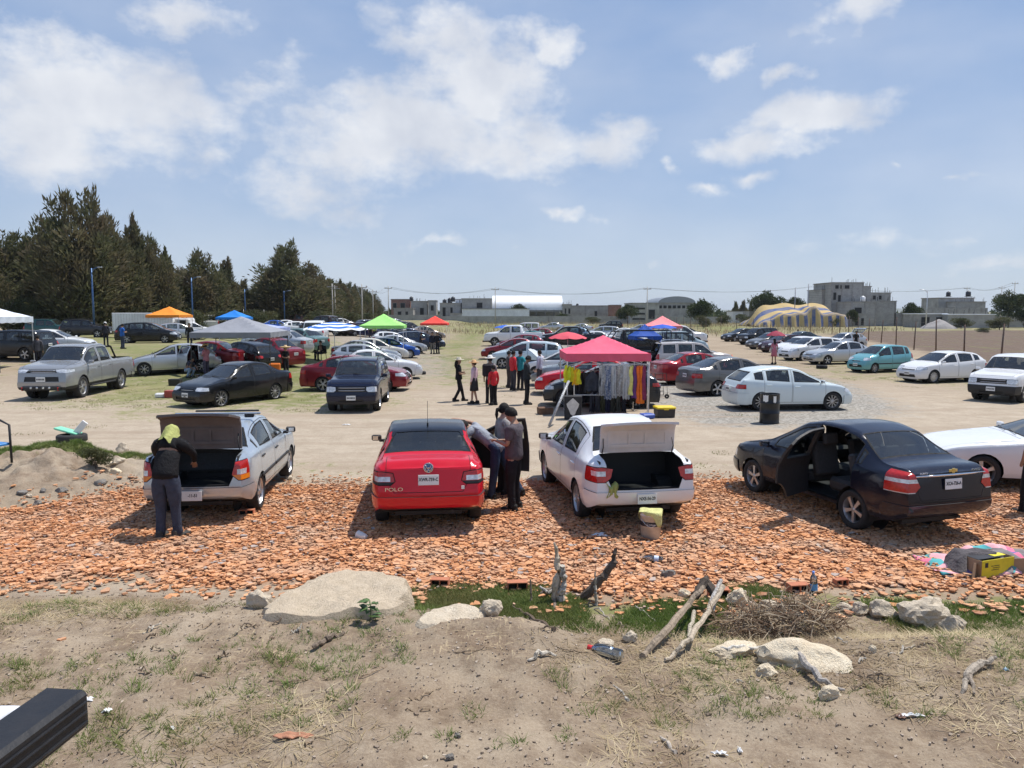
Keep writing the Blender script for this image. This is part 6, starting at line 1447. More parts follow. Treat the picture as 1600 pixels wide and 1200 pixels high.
# oil drum
p = hit(1207, 663); d_ = empty('oil_drum', (p.x, p.y + .29, p.z), R(20)); tag(d_, 'black oil drum with torn white paper stuck to its top', 'oil drum')
pr_ = [(0, 0), (.285, 0), (.292, .02), (.28, .04), (.28, .29), (.292, .30), (.292, .32), (.28, .33), (.28, .59), (.292, .60), (.292, .62), (.28, .63), (.28, .86), (.292, .87), (.292, .885), (.275, .885), (.27, .87), (.27, .5)]
MB().lathe(pr_, 36).build('drum_body', 'drum', d_) if simple('drum', (.018, .019, .021), .38, .3, .5, .5, 6, .3) else None
for a0, a1, z0, z1 in ((-150, -118, .66, .86), (-88, -70, .64, .84)):
 vs = []
 for i in range(5):
  a = R(a0 - 20 + (a1 - a0) * i / 4); 
  for z in (z0 + .02 * math.sin(i * 2), z1 - .02 * (i % 2)): vs.append((.286 * math.cos(a), .286 * math.sin(a), z))
 MB().add(vs, [(2 * i, 2 * i + 2, 2 * i + 3, 2 * i + 1) for i in range(4)]).build('paper', 'plate', d_)
def tyre(label, loc, r=.31, w=.2, rot=(0, 0, 0), group='loose tyres on the ground'):
 m = MB(); m.lathe([(r * .62, 0), (r * .66, -.01), (r * .92, 0), (r, .03), (r, w - .03), (r * .92, w), (r * .66, w + .01), (r * .62, w), (r * .80, w * .8), (r * .80, w * .2)], 30, None, 0, True, True)
 return tag(m.build('tyre', 'rubber', None, None, loc, rot), label, 'tyre', group)
p = hit(1284, 576); tyre('loose black tyre flat on the dirt in front of the silver sedan', (p.x, p.y, p.z))
p = hit(658, 585); tyre('small loose tyre at the edge of the grass aisle by the white sedan', (p.x, p.y, p.z), .26, .16)
def cone(label, px, py, h=.55):
 p = hit(px, py); root = empty('traffic_cone', p); tag(root, label, 'traffic cone', 'traffic cones beside the cars'); MB().lathe([(.16, .03), (.10, .2), (.03, h), (0, h)], 14).build('cone_body', 'plastic', root, (.75, .10, .02)); MB().box((0, 0, .015), (.4, .4, .03), bev=.01).build('base', 'rubber', root)
cone('orange cone on the ground right of the red sedan', 1143, 572, .7); cone('orange cone left of the first one near the tailgate', 1112, 566, .6); cone('small orange cone by the folding stool', 1131, 571, .45)
p = hit(262, 624); bx = place_box('bucket_crate', 'small red crate beside the front bumper of the black sedan', 'crate', 264, 622, (.35, .3, .28), (.35, .05, .04), 'plastic')
place_box('plastic_bag', 'white plastic bag on the grass left of the small red crate', 'bag', 248, 622, (.34, .26, .18), (.72, .72, .72), 'plastic', 10, bev=.08)
place_box('tool_box', 'black tool box under the open car door', 'tool box', 272, 603, (.5, .3, .3), (.02, .02, .02), 'plastic')
# ---- people
GPn = 'shoppers walking between the cars'
skinD = (.30, .17, .11)
p = hit(264, 841); person('man in black sweater leaning into the silver trunk with a cloth on his head', p, 3, 1.72, (.012, .012, .014), (.045, .055, .085), 'bend', skinD, None, 'cloth', (.38, .40, .14), sleeve='long', near=True, wide=1.25, shoes=(.06, .055, .05),
 over=dict(pel=(0, -.03, .97), wai=(0, .02, 1.10), che=(0, .12, 1.27), nb=(0, .20, 1.40), nk=(0, .24, 1.45), hd=(0, .30, 1.54), face=(.2, .8, -.7), sL=(-.19, .16, 1.36), eL=(-.27, .36, 1.18), wL=(-.18, .58, 1.02), sR=(.19, .16, 1.36), eR=(.27, .36, 1.18), wR=(.20, .58, 1.02), hL=(-.1, -.03, .92), hR=(.1, -.03, .92), aR=(.12, .03, .085), fR=(.6, .8, 0)), hairc=(.02, .02, .02))
p = hit(803, 797); person('man in grey t-shirt and black track pants looking at his phone by the red sedan', (p.x, p.y, p.z), 68, 1.72, (.10, .085, .095), (.014, .014, .018), 'phone', (.36, .20, .13), near=True, wide=1.12, belly=.02)
ph = MB().box((0, 0, 0), (.075, .15, .010), bev=.004).build('phone', 'ink', None, None, Vector((p.x, p.y, p.z)) + Matrix.Rotation(R(68), 3, 'Z') @ Vector((-.01, .36, 1.21)), (R(35), 0, R(68))); tag(ph, 'dark phone in the hand of the man in grey t-shirt', 'phone')
p = hit(787, 774); person('woman with tied black hair in grey top standing behind the open car door', (p.x, p.y, p.z), -62, 1.66, (.30, .28, .27), (.03, .03, .035), 'stand', (.45, .26, .19), 'pony', near=True, sleeve='long')
# leaning man, head and shoulders inside the red car
p = hit(777, 781); ofs = dict(pel=(0, -.05, .93), wai=(0, .10, 1.05), che=(0, .28, 1.16), nb=(0, .44, 1.24), nk=(0, .50, 1.25), hd=(0, .60, 1.27), face=(0, .8, -.5), sL=(-.19, .38, 1.22), eL=(-.30, .55, 1.05), wL=(-.18, .78, .98), sR=(.19, .38, 1.24), eR=(.33, .56, 1.30), wR=(.12, .74, 1.38), hL=(-.1, -.06, .90), hR=(.1, -.06, .90), kL=(-.11, -.03, .50), aL=(-.12, .02, .085), kR=(.16, -.24, .50), aR=(.18, -.42, .13))
person('man in light grey shirt and jeans leaning through the open door of the red sedan', (p.x - .05, p.y + .1, p.z), 72, 1.70, (.30, .32, .36), (.03, .05, .10), 'bend', (.38, .22, .15), 'short', near=True, over=ofs)
p = hit(722, 628); person('woman in black with straw hat walking across the aisle with folded arms', hit(717, 627), -80, 1.60, (.012, .012, .014), (.012, .012, .016), 'crossed', skinD, 'long', 'wide', (.55, .50, .40), group=GPn, over=dict(kL=(-.09, .12, .5), aL=(-.09, .20, .085), aR=(.09, -.18, .10)))
person('woman in pink blouse, dark skirt and orange straw hat walking in the aisle', hit(741, 631), 70, 1.55, (.62, .44, .50), (.03, .03, .035), 'stand', (.42, .24, .17), 'short', 'wide', (.62, .38, .20), 'skirt', 'long', GPn, over=dict(hR=(.06, 0, .9), hL=(-.06, 0, .9), kL=(-.06, .05, .49), aL=(-.06, .08, .085), kR=(.06, 0, .49), aR=(.06, -.10, .09)))
P_ = hit(766, 630); pm_ = person('man in checked shirt and white hat carrying a black backpack', P_, 10, 1.70, (.28, .24, .25), (.02, .02, .025), 'stand', skinD, 'short', 'wide', (.70, .68, .64), group=GPn)
bp = MB().box((0, 0, 0), (.34, .22, .46), bev=.08).build('backpack', 'cloth', None, (.03, .025, .03), P_ + Vector((-.10, -.24, 1.22)), (0, 0, R(10))); tag(bp, 'black backpack on the man in the white hat', 'backpack')
person('boy in red long-sleeved top and black trousers beside the backpack man', hit(771, 633), 30, 1.42, (.55, .03, .04), (.012, .012, .015), 'stand', skinD, 'short', None, group=GPn, sleeve='long')
for lab, px, py, rz, h, top, bot, ps, kw in (
 ('shopper in red jacket bending over the raised hood', 802, 610, -60, 1.66, (.60, .04, .05), (.05, .05, .06), 'stand', dict(sleeve='long')),
 ('shopper in grey jacket left of the one in red', 795, 606, -70, 1.60, (.10, .09, .09), (.06, .05, .05), 'stand', dict(hat='cap', hatc=(.03, .03, .03))),
 ('shopper in turquoise shirt with back turned at the raised hood', 813, 610, -40, 1.68, (.03, .26, .30), (.015, .015, .02), 'hips', dict(hat='cap', hatc=(.02, .02, .025))),
 ('tall shopper in dark coverall at the front of the red sedan', 823, 632, -80, 1.74, (.03, .035, .04), (.02, .02, .022), 'phone', dict(hat='cap', hatc=(.03, .03, .03), sleeve='long')),
 ('shopper in pale blue shirt between the cars left of the stall', 843, 607, 60, 1.64, (.42, .46, .56), (.06, .06, .07), 'stand', dict(sleeve='long')),
 ('vendor in black with wide straw hat at the corner of the grey canopy', 447, 590, -120, 1.55, (.014, .014, .014), (.02, .02, .025), 'crossed', dict(hat='sombrero', hatc=(.66, .50, .30))),
 ('person in pink dress walking under the dark red umbrella', 1209, 569, 5, 1.58, (.55, .20, .26), (.50, .16, .20), 'stand', dict(lower='dress', hair='long')),
 ('standing man in black nearest the red canopy in the far group', 684, 553, 150, 1.70, (.015, .015, .02), (.02, .02, .03), 'hips', dict(hat='cap', hatc=(.02, .02, .02), sleeve='long')),
 ('standing man in dark jacket and light trousers in the far group', 676, 553, 170, 1.72, (.02, .02, .03), (.20, .18, .16), 'stand', dict(sleeve='long')),
 ('person in black leaning on the dark blue wagon', 658, 551, -80, 1.62, (.02, .02, .025), (.03, .03, .04), 'phone', {}),
 ('small figure in dark clothes behind the far group', 668, 545, 170, 1.60, (.05, .04, .05), (.02, .02, .02), 'stand', {}),
 ('person in pink shirt and straw hat by the open silver door', 323, 590, 70, 1.60, (.50, .20, .24), (.08, .07, .10), 'phone', dict(hat='wide', hatc=(.52, .36, .18))),
 ('man in dark vest and cap standing at the black estate car', 61, 574, 20, 1.68, (.07, .07, .08), (.02, .02, .03), 'stand', dict(hat='cap', hatc=(.02, .02, .02), sleeve='long')),
 ('man in blue shirt beside the black people carrier', 192, 545, -30, 1.62, (.03, .12, .42), (.05, .06, .09), 'phone', {}),
 ('man in dark coat and white cap beside the man in blue', 166, 540, 20, 1.66, (.03, .03, .04), (.02, .02, .025), 'stand', dict(hat='cap', hatc=(.7, .7, .7), sleeve='long')),
 ('man in black jacket behind the nose of the black people carrier', 297, 545, 200, 1.66, (.02, .02, .02), (.03, .03, .04), 'stand', dict(sleeve='long')),
 ('distant person with light hat beyond the coral umbrella', 912, 530, 180, 1.62, (.05, .05, .07), (.03, .03, .05), 'stand', dict(hat='cap', hatc=(.6, .6, .6))),
 ('person in dark blue far off behind the right row', 1246, 541, 180, 1.60, (.03, .03, .06), (.02, .02, .03), 'stand', {}),
 ('person in black behind the silver hatchback with raised tailgate', 1337, 548, 180, 1.66, (.02, .02, .02), (.03, .03, .04), 'stand', {}),
 ('vendor standing by the green canopy in a yellow green vest', 585, 530, 180, 1.62, (.35, .45, .06), (.03, .03, .05), 'stand', dict(sleeve='long')),
 ('vendor in black beside the vest-wearing one at the green canopy', 579, 532, 180, 1.66, (.02, .02, .02), (.03, .03, .05), 'stand', {}),
 ('person in dark clothes behind the white camper van', 508, 532, 180, 1.68, (.02, .02, .025), (.02, .02, .03), 'stand', dict(sleeve='long'))):
 kw = dict(kw); kw.setdefault('sleeve', 'short'); person(lab, hit(px, py), rz, h, top, bot, ps, skinD, group=GPn, **kw)
ps_ = hit(1209, 569); u_ = umbrella('dark red umbrella carried over the person in pink', (ps_.x + .12, ps_.y + .1), .62, 1.82, (.28, .03, .06), dome=.45, pole=False, group='handheld umbrellas')
MB().tube([(0, 0, 1.05), (0, 0, 2.1)], .012, 6).build('shaft', 'metal', u_, (.1, .1, .1))
p = hit(296, 590); person('person in light blue jeans crouching at the open silver door', p, -110, 1.62, (.05, .05, .07), (.30, .40, .52), 'crouch', skinD)
p = hit(502, 563); person('person in black seated on a chair left of the silver hatchback', p, 150, 1.65, (.015, .015, .018), (.02, .02, .025), 'sit', skinD, sleeve='long')
def chair(label, loc, rz, color):
 root = empty('chair', loc, R(rz)); tag(root, label, 'chair'); MB().box((0, 0, .43), (.46, .46, .04), bev=.015).build('seat', 'plastic', root, color); MB().box((0, -.23, .68), (.46, .04, .46), (R(-8), 0, 0), bev=.015).build('backrest', 'plastic', root, color)
 for sx in (-1, 1):
  for sy in (-1, 1): MB().tube([(sx * .2, sy * .2, .42), (sx * .23, sy * .23, 0)], .018, 6).build('leg', 'trim', root)
 return root
chair('dark folding chair under the seated person in black', p, 150, (.03, .03, .035))
p = hit(436, 592); place_box('orange_crate', 'orange crate of goods beside the straw-hat vendor', 'crate', 428, 592, (.5, .4, .75), (.62, .16, .03), 'cloth', 10, bev=.05)
p = hit(1612, 802); person('man in dark clothes cut off by the right picture edge', p, 20, 1.72, (.02, .02, .022), (.015, .015, .018), 'stand', skinD, over=dict(aL=(-.2, .0, .085), kL=(-.17, .02, .49)))

# ================================================================ fences, trees, buildings, poles, hills
def fence(label, pts, h, step, color=(.16, .13, .11), wires=4, mesh=False, lean=.03, group=None):
 root = empty('wire_fence', (0, 0, 0)); tag(root, label, 'fence', group); rn = random.Random(len(label)); tops = []
 for (a, b) in zip(pts, pts[1:]):
  L_ = math.hypot(b[0] - a[0], b[1] - a[1]); n = max(1, int(L_ / step))
  for i in range(n):
   x, y = a[0] + (b[0] - a[0]) * i / n, a[1] + (b[1] - a[1]) * i / n; z = float(H(x, y)); hh = h * (1 + rn.uniform(-.05, .12))
   m = MB(); m.tube([(x, y, z - .1), (x + rn.uniform(-lean, lean), y, z + hh)], [.055, .045], 6); m.build('post', 'metal', root, color); tops.append((x, y, z, hh))
 for k in range(wires):
  m = MB(); f = .25 + .7 * k / max(1, wires - 1); m.tube([(x, y, z + hh * f) for x, y, z, hh in tops], .003, 4); m.build('wire', 'metal', root, (.3, .28, .26))
 return root
fence('rusty post and wire fence along the ploughed field', [(24.6, 30), (29.3, 46), (38.9, 81), (47, 113)], 2.5, 6.2, (.12, .075, .055), 7, lean=.12)
fence('far wire fence crossing behind the yard from the striped tent', [(47, 113), (41, 122), (34, 135), (30, 165), (22, 180)], 2.2, 3.6, (.13, .09, .07), 5)
fence('thin wire fence in front of the tall dark trees', [(-62, 78), (-50, 88), (-42, 95), (-36, 112), (-32, 150)], 2.6, 4.5, (.20, .20, .20), 5)
TRUNK = simple('bark', (.12, .09, .07), .95, var=.4, scale=6, bump=.6)
CAS = leafmat('casuarina_foliage', (.07, .082, .036), (.15, .15, .072), (.17, .135, .08), .4, .75, .35)
BRD = leafmat('broadleaf_foliage', (.018, .035, .010), (.045, .070, .020), (.075, .085, .03), .25, .65, .5)
PALE = leafmat('olive_foliage', (.05, .065, .025), (.09, .105, .045), (.12, .11, .05), .25, .7, .6)
def leaves(name, P, D, ln, wd, seed):
 r = np.random.default_rng(seed); n = len(P); D = D / (np.linalg.norm(D, axis=1, keepdims=True) + 1e-9); S = np.cross(D, r.normal(0, 1, (n, 3))); S /= np.linalg.norm(S, axis=1, keepdims=True) + 1e-9
 ln = ln * (.6 + .8 * r.random(n)); wd = wd * (.6 + .8 * r.random(n)); a = P - S * wd[:, None] * .5; b = P + D * ln[:, None] * .5 - S * wd[:, None] * .8; c = P + D * ln[:, None]; d = P + D * ln[:, None] * .45 + S * wd[:, None] * .8
 V = np.stack([a, b, c, d], 1).reshape(-1, 3); F = np.arange(n * 4).reshape(n, 4); return fastmesh(name, V, F)
def casuarina(seed, n=15500, wid=.34, leaders=26):
 """unit-height feathery crown made of many upright plumes"""
 r = np.random.default_rng(seed); Ps = []; Ds = []
 pl = [((0, 0, .05), (r.normal(0, .05), r.normal(0, .05), .97), wid * .26)]
 for i in range(leaders):
  a = r.random() * 6.28; q = r.random() ** .6; rad = wid * q * .95; zt = (1 - .42 * q * q) * (.82 + .18 * r.random())
  pl.append(((math.cos(a) * rad * .35, math.sin(a) * rad * .35, zt * .25), (math.cos(a) * rad, math.sin(a) * rad, zt), wid * (.30 + .22 * r.random())))
 for i in range(leaders * 2):
  a = r.random() * 6.28; z0 = .04 + .4 * r.random(); rad = wid * (.7 + .45 * r.random()) * (1 - z0 * .4)
  pl.append(((math.cos(a) * rad * .5, math.sin(a) * rad * .5, z0), (math.cos(a) * rad, math.sin(a) * rad, z0 + .16 + .16 * r.random()), wid * (.36 + .24 * r.random())))
 w = np.array([q[2] * (abs(q[1][2] - q[0][2]) + .1) for q in pl]); w /= w.sum()
 for (b, t, rr), k in zip(pl, (w * n).astype(int)):
  b, t = np.array(b), np.array(t); u = r.random(k) ** .85; c = b + (t - b) * u[:, None]
  tw = r.integers(0, 9, k); ta = tw * .7 + u * 3; prof = np.sqrt(np.clip(1 - u ** 3.5, 0, 1)) * (.55 + .45 * np.sin(np.clip(u * 1.3, 0, 1) * math.pi)) + .02
  rad = rr * prof * (.35 + .75 * r.random(k)) * (1 + .35 * np.sin(u * 40 + tw)); a = r.random(k) * .5 + ta
  off = np.stack([np.cos(a) * rad, np.sin(a) * rad, r.normal(0, .012, k)], 1); Ps.append(c + off)
  D = off * 1.6 + np.array([0, 0, .10]) * (.3 + r.random((k, 1)) * 1.2) + r.normal(0, .03, (k, 3)); Ds.append(D)
 return leaves('crown', np.concatenate(Ps), np.concatenate(Ds), .050, .008, seed)
def broadleaf(seed, n=9000, blobs=16, flat=.8, lv=(.045, .018), zl=.42):
 r = np.random.default_rng(seed); Ps = []; Ds = []
 for i in range(blobs):
  a = r.random() * 6.28; q = r.random() ** .5 * .36; z = zl + (.84 - zl) * r.random() * (1 - q); c = np.array([math.cos(a) * q, math.sin(a) * q, z]); rr = .12 + .12 * r.random(); k = int(n / blobs)
  d = r.normal(0, 1, (k, 3)); d /= np.linalg.norm(d, axis=1, keepdims=True); d[:, 2] *= flat; rad = rr * (.55 + .5 * r.random((k, 1)) ** .5) * (1 + .25 * np.sin(d[:, :1] * 9 + d[:, 2:] * 7)); Ps.append(c + d * rad); Ds.append(d + r.normal(0, .6, (k, 3)))
 return leaves('crown', np.concatenate(Ps), np.concatenate(Ds), *lv, seed)
def trunkmesh(seed, r0=.022, limbs=6, z1=.8):
 rn = random.Random(seed); m = MB(); pts = [(rn.uniform(-.01, .01) * k, rn.uniform(-.01, .01) * k, z1 * k / 6 - .01) for k in range(7)]; m.tube(pts, [r0 * (1 - .13 * k) for k in range(7)], 8)
 for i in range(limbs):
  z = .18 + .5 * rn.random(); a = rn.random() * 6.28; k = int(z / z1 * 6); b = pts[min(k, 6)]; m.tube([b, (b[0] + math.cos(a) * .08, b[1] + math.sin(a) * .08, b[2] + .07), (b[0] + math.cos(a) * .16, b[1] + math.sin(a) * .16, b[2] + .2)], [r0 * .45, r0 * .3, r0 * .1], 6)
 return m.mesh('trunk')
CROWN = {'c0': (casuarina(1), CAS), 'c1': (casuarina(2, wid=.22, leaders=9), CAS), 'c2': (casuarina(3, wid=.36, leaders=16), CAS), 'c3': (casuarina(4, 9000, .16, 6), CAS), 'b0': (broadleaf(5), BRD), 'b1': (broadleaf(6, blobs=22), BRD), 'p0': (broadleaf(7, 5000, 14, .7, zl=.12), PALE)}
for k_, (me_, mt_) in CROWN.items(): me_.materials.append(mt_)
TR = {'c': trunkmesh(1, .018), 'b': trunkmesh(2, .03, 8, .6)}
for k_ in TR.values(): k_.materials.append(MATS['bark'])
TN = [0]
def tree(kind, px, dist, pytop, wpx, label, group, sink=0.0, name=None):
 x = (px - 800) / FPX * dist; z0 = float(H(x, dist)); h = zat(pytop, dist) - z0 + sink; w = wpx / FPX * dist
 nat = {'c0': .60, 'c1': .46, 'c2': .72, 'c3': .34, 'b0': .95, 'b1': .95, 'p0': .95}[kind]; TN[0] += 1
 root = empty(name or ('conifer_tree' if kind[0] == 'c' else 'tree' if kind[0] == 'b' else 'bush'), (x, dist, z0 - sink), TN[0] * 1.7); root.scale = (w / nat, w / nat, h)
 tag(root, label, 'bush' if kind[0] == 'p' else 'tree', group)
 c = bpy.data.objects.new('crown', CROWN[kind][0]); link(c, root); t = bpy.data.objects.new('trunk', TR['c' if kind[0] == 'c' else 'b']); link(t, root); return root
GT = 'tall dark trees along the left edge of the yard'
L1 = 'dark feathery conifer in the row behind the parked cars on the left'
for a in (('c2', 128, 82, 288, 128, 'tallest and broadest feathery conifer, rising behind the white truck box'), ('c0', 78, 88, 334, 90, 'feathery conifer just left of the tallest one'), ('c2', 22, 84, 352, 110, 'broad dark conifer at the left picture edge'), ('c0', 178, 86, 330, 85, 'bushy conifer on the right shoulder of the tallest one'),
          ('c1', 213, 90, 334, 60, 'slim conifer with a thin spike top, right of the tallest one'), ('c0', 238, 92, 365, 70, 'feathery conifer behind the first blue lamp post'), ('c1', 266, 96, 386, 46, 'slim conifer between the spike-topped one and the orange canopy'), ('c0', 318, 100, 388, 78, 'rounded conifer behind the second blue lamp post'), ('c3', 358, 108, 401, 38, 'narrow lone conifer with ragged top above the blue canopy'),
          ('c3', 386, 116, 435, 30, 'short narrow conifer right of the ragged-topped one'), ('c2', 455, 118, 376, 104, 'big domed conifer standing apart in the middle of the tree line'), ('c0', 425, 122, 420, 60, 'conifer at the left foot of the big domed one'), ('c0', 486, 122, 408, 66, 'conifer at the right foot of the big domed one')):
 tree(a[0], a[1], a[2], a[3], a[4], a[5], GT)
for i, (px, d, py, w, k) in enumerate(((45, 98, 372, 80, 'c0'), (105, 99, 350, 80, 'c1'), (150, 98, 360, 80, 'c0'), (200, 104, 392, 70, 'c0'), (285, 108, 418, 60, 'c0'), (340, 112, 430, 60, 'c0'), (8, 96, 390, 70, 'c1'), (405, 128, 452, 50, 'c0'))):
 tree(k, px, d, py, w, L1, 'second row of dark conifers')
for i, (px, d, py, w) in enumerate(((508, 140, 430, 44), (520, 150, 434, 40), (534, 160, 436, 40), (546, 175, 440, 34), (556, 185, 444, 30), (566, 200, 448, 30), (576, 215, 452, 26), (586, 230, 458, 22), (500, 135, 436, 40))):
 tree('c0' if i % 2 else 'c1', px, d, py, w, 'distant dark conifer of the receding right end of the tree line', 'receding end of the tree line')
for i, (px, d, py, w) in enumerate(((400, 100, 475, 40), (350, 96, 478, 50), (420, 104, 478, 40), (370, 98, 480, 46), (15, 78, 455, 60), (60, 80, 450, 60), (45, 79, 462, 46), (500, 112, 478, 40), (520, 120, 480, 40), (545, 130, 482, 36), (570, 150, 484, 36), (300, 92, 474, 50), (250, 90, 470, 60), (200, 88, 466, 60), (150, 86, 466, 60), (105, 84, 470, 60))):
 tree('p0', px, d, py, w, 'olive green undergrowth bush below the tall conifers', 'bushes under the conifers')
for a in (('b0', 980, 190, 472, 30, 'small round tree in front of the long grey building'), ('b1', 1093, 170, 464, 42, 'dark round tree right of the arched warehouse roof'), ('b0', 811, 225, 471, 24, 'small tree in front of the white metal roof'), ('b1', 1197, 210, 451, 52, 'large dark tree behind the left end of the striped tent'), ('b0', 1241, 215, 459, 32, 'rounded tree just behind the top of the striped tent'), ('c3', 1147, 230, 470, 12, 'narrow conifer between the warehouse and the striped tent'), ('c3', 1160, 230, 468, 12, 'second narrow conifer between the warehouse and the striped tent'), ('c3', 1172, 235, 470, 10, 'third narrow conifer between the warehouse and the striped tent'),
          ('b0', 1424, 175, 468, 28, 'small tree between the block houses and the lamp post'), ('b1', 1573, 160, 450, 46, 'ragged tree near the right picture edge'), ('b0', 1597, 160, 476, 24, 'low tree cut by the right picture edge'), ('b0', 878, 215, 488, 22, 'low bush-like tree below the white metal roof'), ('b0', 594, 240, 470, 16, 'small distant tree at the left end of the houses'), ('b0', 1330, 168, 480, 16, 'small tree against the grey block houses')):
 tree(a[0], a[1], a[2], a[3], a[4], a[5], 'trees near the houses')
for i, (px, d, py, w) in enumerate(((1098, 150, 487, 24), (1130, 180, 488, 24), (1300, 165, 494, 18), (925, 205, 492, 26), (1500, 150, 492, 30), (1560, 140, 490, 40), (1535, 120, 510, 20), (1160, 190, 486, 26))):
 tree('p0', px, d, py, w, 'low olive bush scattered along the far edge of the field', 'bushes along the far edge')

# --- buildings
def blockmat(name, c1, c2, mortar, sc=(1, 1)):
 b = NB(name); c = b.coord(); mp = b.n('ShaderNodeMapping'); mp.inputs['Rotation'].default_value = (R(90), 0, 0); b.L.new(c, mp.inputs[0])
 br = b.n('ShaderNodeTexBrick'); b.L.new(mp.outputs[0], br.inputs['Vector']); br.inputs['Scale'].default_value = 1.0; br.inputs['Brick Width'].default_value = .42 * sc[0]; br.inputs['Row Height'].default_value = .21 * sc[1]; br.inputs['Mortar Size'].default_value = .012
 for i, q in enumerate((c1, c2, mortar)): br.inputs[i + 1].default_value = (*q, 1)
 n = b.noise(.5, 6, .65, c); col = b.mix(b.mr(n, .45, .72, 0, .6), br.outputs[0], tuple(v * .6 for v in c1)); col = b.mix(b.mr(b.noise(2.2, 4, .6, c), .6, .75, 0, .35), col, tuple(min(1, v * 1.4) for v in c2))
 return b.out(b.bsdf(col, .92, 0, .2, b.bump(br.outputs['Fac'], .3, .01)))
MATS['block'] = blockmat('cinder_block', (.31, .305, .29), (.38, .37, .35), (.45, .44, .42)); MATS['brick'] = blockmat('red_brick', (.25, .10, .07), (.32, .14, .10), (.36, .32, .28), (.6, .5))
simple('plaster_grey', (.34, .335, .32), .9, var=.3, scale=.6, bump=.2); simple('plaster_white', (.74, .75, .76), .85, var=.15, scale=.5, bump=.1); simple('concrete', (.30, .29, .275), .9, var=.25, scale=1.2, bump=.2)
simple('sheet_metal', (.80, .82, .84), .5, 0, var=.06, scale=.8); simple('dark_opening', (.02, .021, .022), .9)
def building(name, label, px0, px1, pytop, dist, depth, mat, wins=(), slab=True, group='houses beyond the yard', zbase=0, roofmat='concrete', cols=()):
 x0, x1 = (px0 - 800) / FPX * dist, (px1 - 800) / FPX * dist; zt = zat(pytop, dist); w = x1 - x0; h = zt - zbase
 root = empty(name, ((x0 + x1) / 2, dist, zbase)); tag(root, label, 'building', group)
 MB().box((0, depth / 2, h / 2 - .1), (w, depth, h + .2)).build('wall', mat, root)
 if slab: MB().box((0, depth / 2, h + .08), (w + .3, depth + .3, .18)).build('roof', roofmat, root)
 for (a, b, c, d) in wins:      # fractions of width and height
  wx, wz = (a + b) / 2 * w - w / 2, (c + d) / 2 * h; ww, wh = (b - a) * w, (d - c) * h
  m = MB(); t = .09
  for q, s in (((wx, -.03, wz + wh / 2), (ww + t * 2, .12, t)), ((wx, -.03, wz - wh / 2), (ww + t * 2, .16, t)), ((wx - ww / 2, -.03, wz), (t, .12, wh)), ((wx + ww / 2, -.03, wz), (t, .12, wh))): m.box(q, s)
  f = m.build('window_frame', 'concrete', root); MB().box((wx, -.01, wz), (ww - .02, .06, wh - .02)).build('pane', 'dark_opening', f)
 if mat == 'block' and slab:
  m = MB(); rn = random.Random(int(px0))
  for q in range(7): x = rn.uniform(-w / 2, w / 2); m.tube([(x, .4, h), (x + rn.uniform(-.1, .1), .4, h + rn.uniform(.6, 1.4))], .04, 4)
  m.build('rebar', 'trim', root)
 for cx in cols: MB().box((cx * w - w / 2, -.04, h / 2), (.3, .14, h - .05)).build('column', 'concrete', root)
 return root, w, h
def tank(label, px, dist, pyb, pyt, color=(.02, .02, .025)):
 z0, z1 = zat(pyb, dist), zat(pyt, dist); h = z1 - z0; r_ = h * .42; root = empty('water_tank', ((px - 800) / FPX * dist, dist + 1.0, z0)); tag(root, label, 'water tank', 'water tanks on the flat roofs'); MB().lathe([(0, 0), (r_, 0), (r_, h * .3), (r_ * 1.03, h * .32), (r_, h * .36), (r_, h * .74), (r_ * .5, h * .92), (r_ * .3, h * .93), (r_ * .3, h), (0, h)], 18).build('tank_body', 'plastic', root, color); MB().box((0, 0, -.05), (r_ * 2.2, r_ * 2.2, .1)).build('base', 'concrete', root)
B_ = building
B_('brick_house', 'unfinished red brick house left of the block house with tanks', 612, 641, 468, 238, 9, 'brick', ((.1, .3, .55, .85), (.5, .75, .55, .85)))
B_('block_house', 'grey block house with broken walls beside the red brick house', 643, 668, 471, 232, 9, 'block', ((.55, .8, .35, .7),))
B_('block_house', 'low rubble-fronted grey house below the red brick one', 616, 646, 482, 226, 5, 'concrete', ((.2, .4, .1, .8), (.6, .75, .2, .8)))
B_('stair_tower', 'narrow grey stair tower left of the house with tanks', 670, 682, 470, 230, 5, 'plaster_grey', ((.3, .7, .55, .8),))
B_('block_house', 'two-storey concrete house with black tanks on its roof', 688, 720, 474, 226, 9, 'block', ((.12, .28, .3, .8), (.5, .62, .35, .8)), cols=(.02, .4, .98))
B_('low_shed', 'low grey shed right of the house with tanks', 704, 722, 490, 222, 4, 'plaster_grey')
B_('warehouse', 'white-walled warehouse with grey block upper storey', 722, 768, 467, 226, 14, 'block', ((.5, .7, .62, .85),))
B_('boundary_building', 'long white plastered wall building under the metal roof', 722, 827, 483, 222, 3, 'plaster_white')
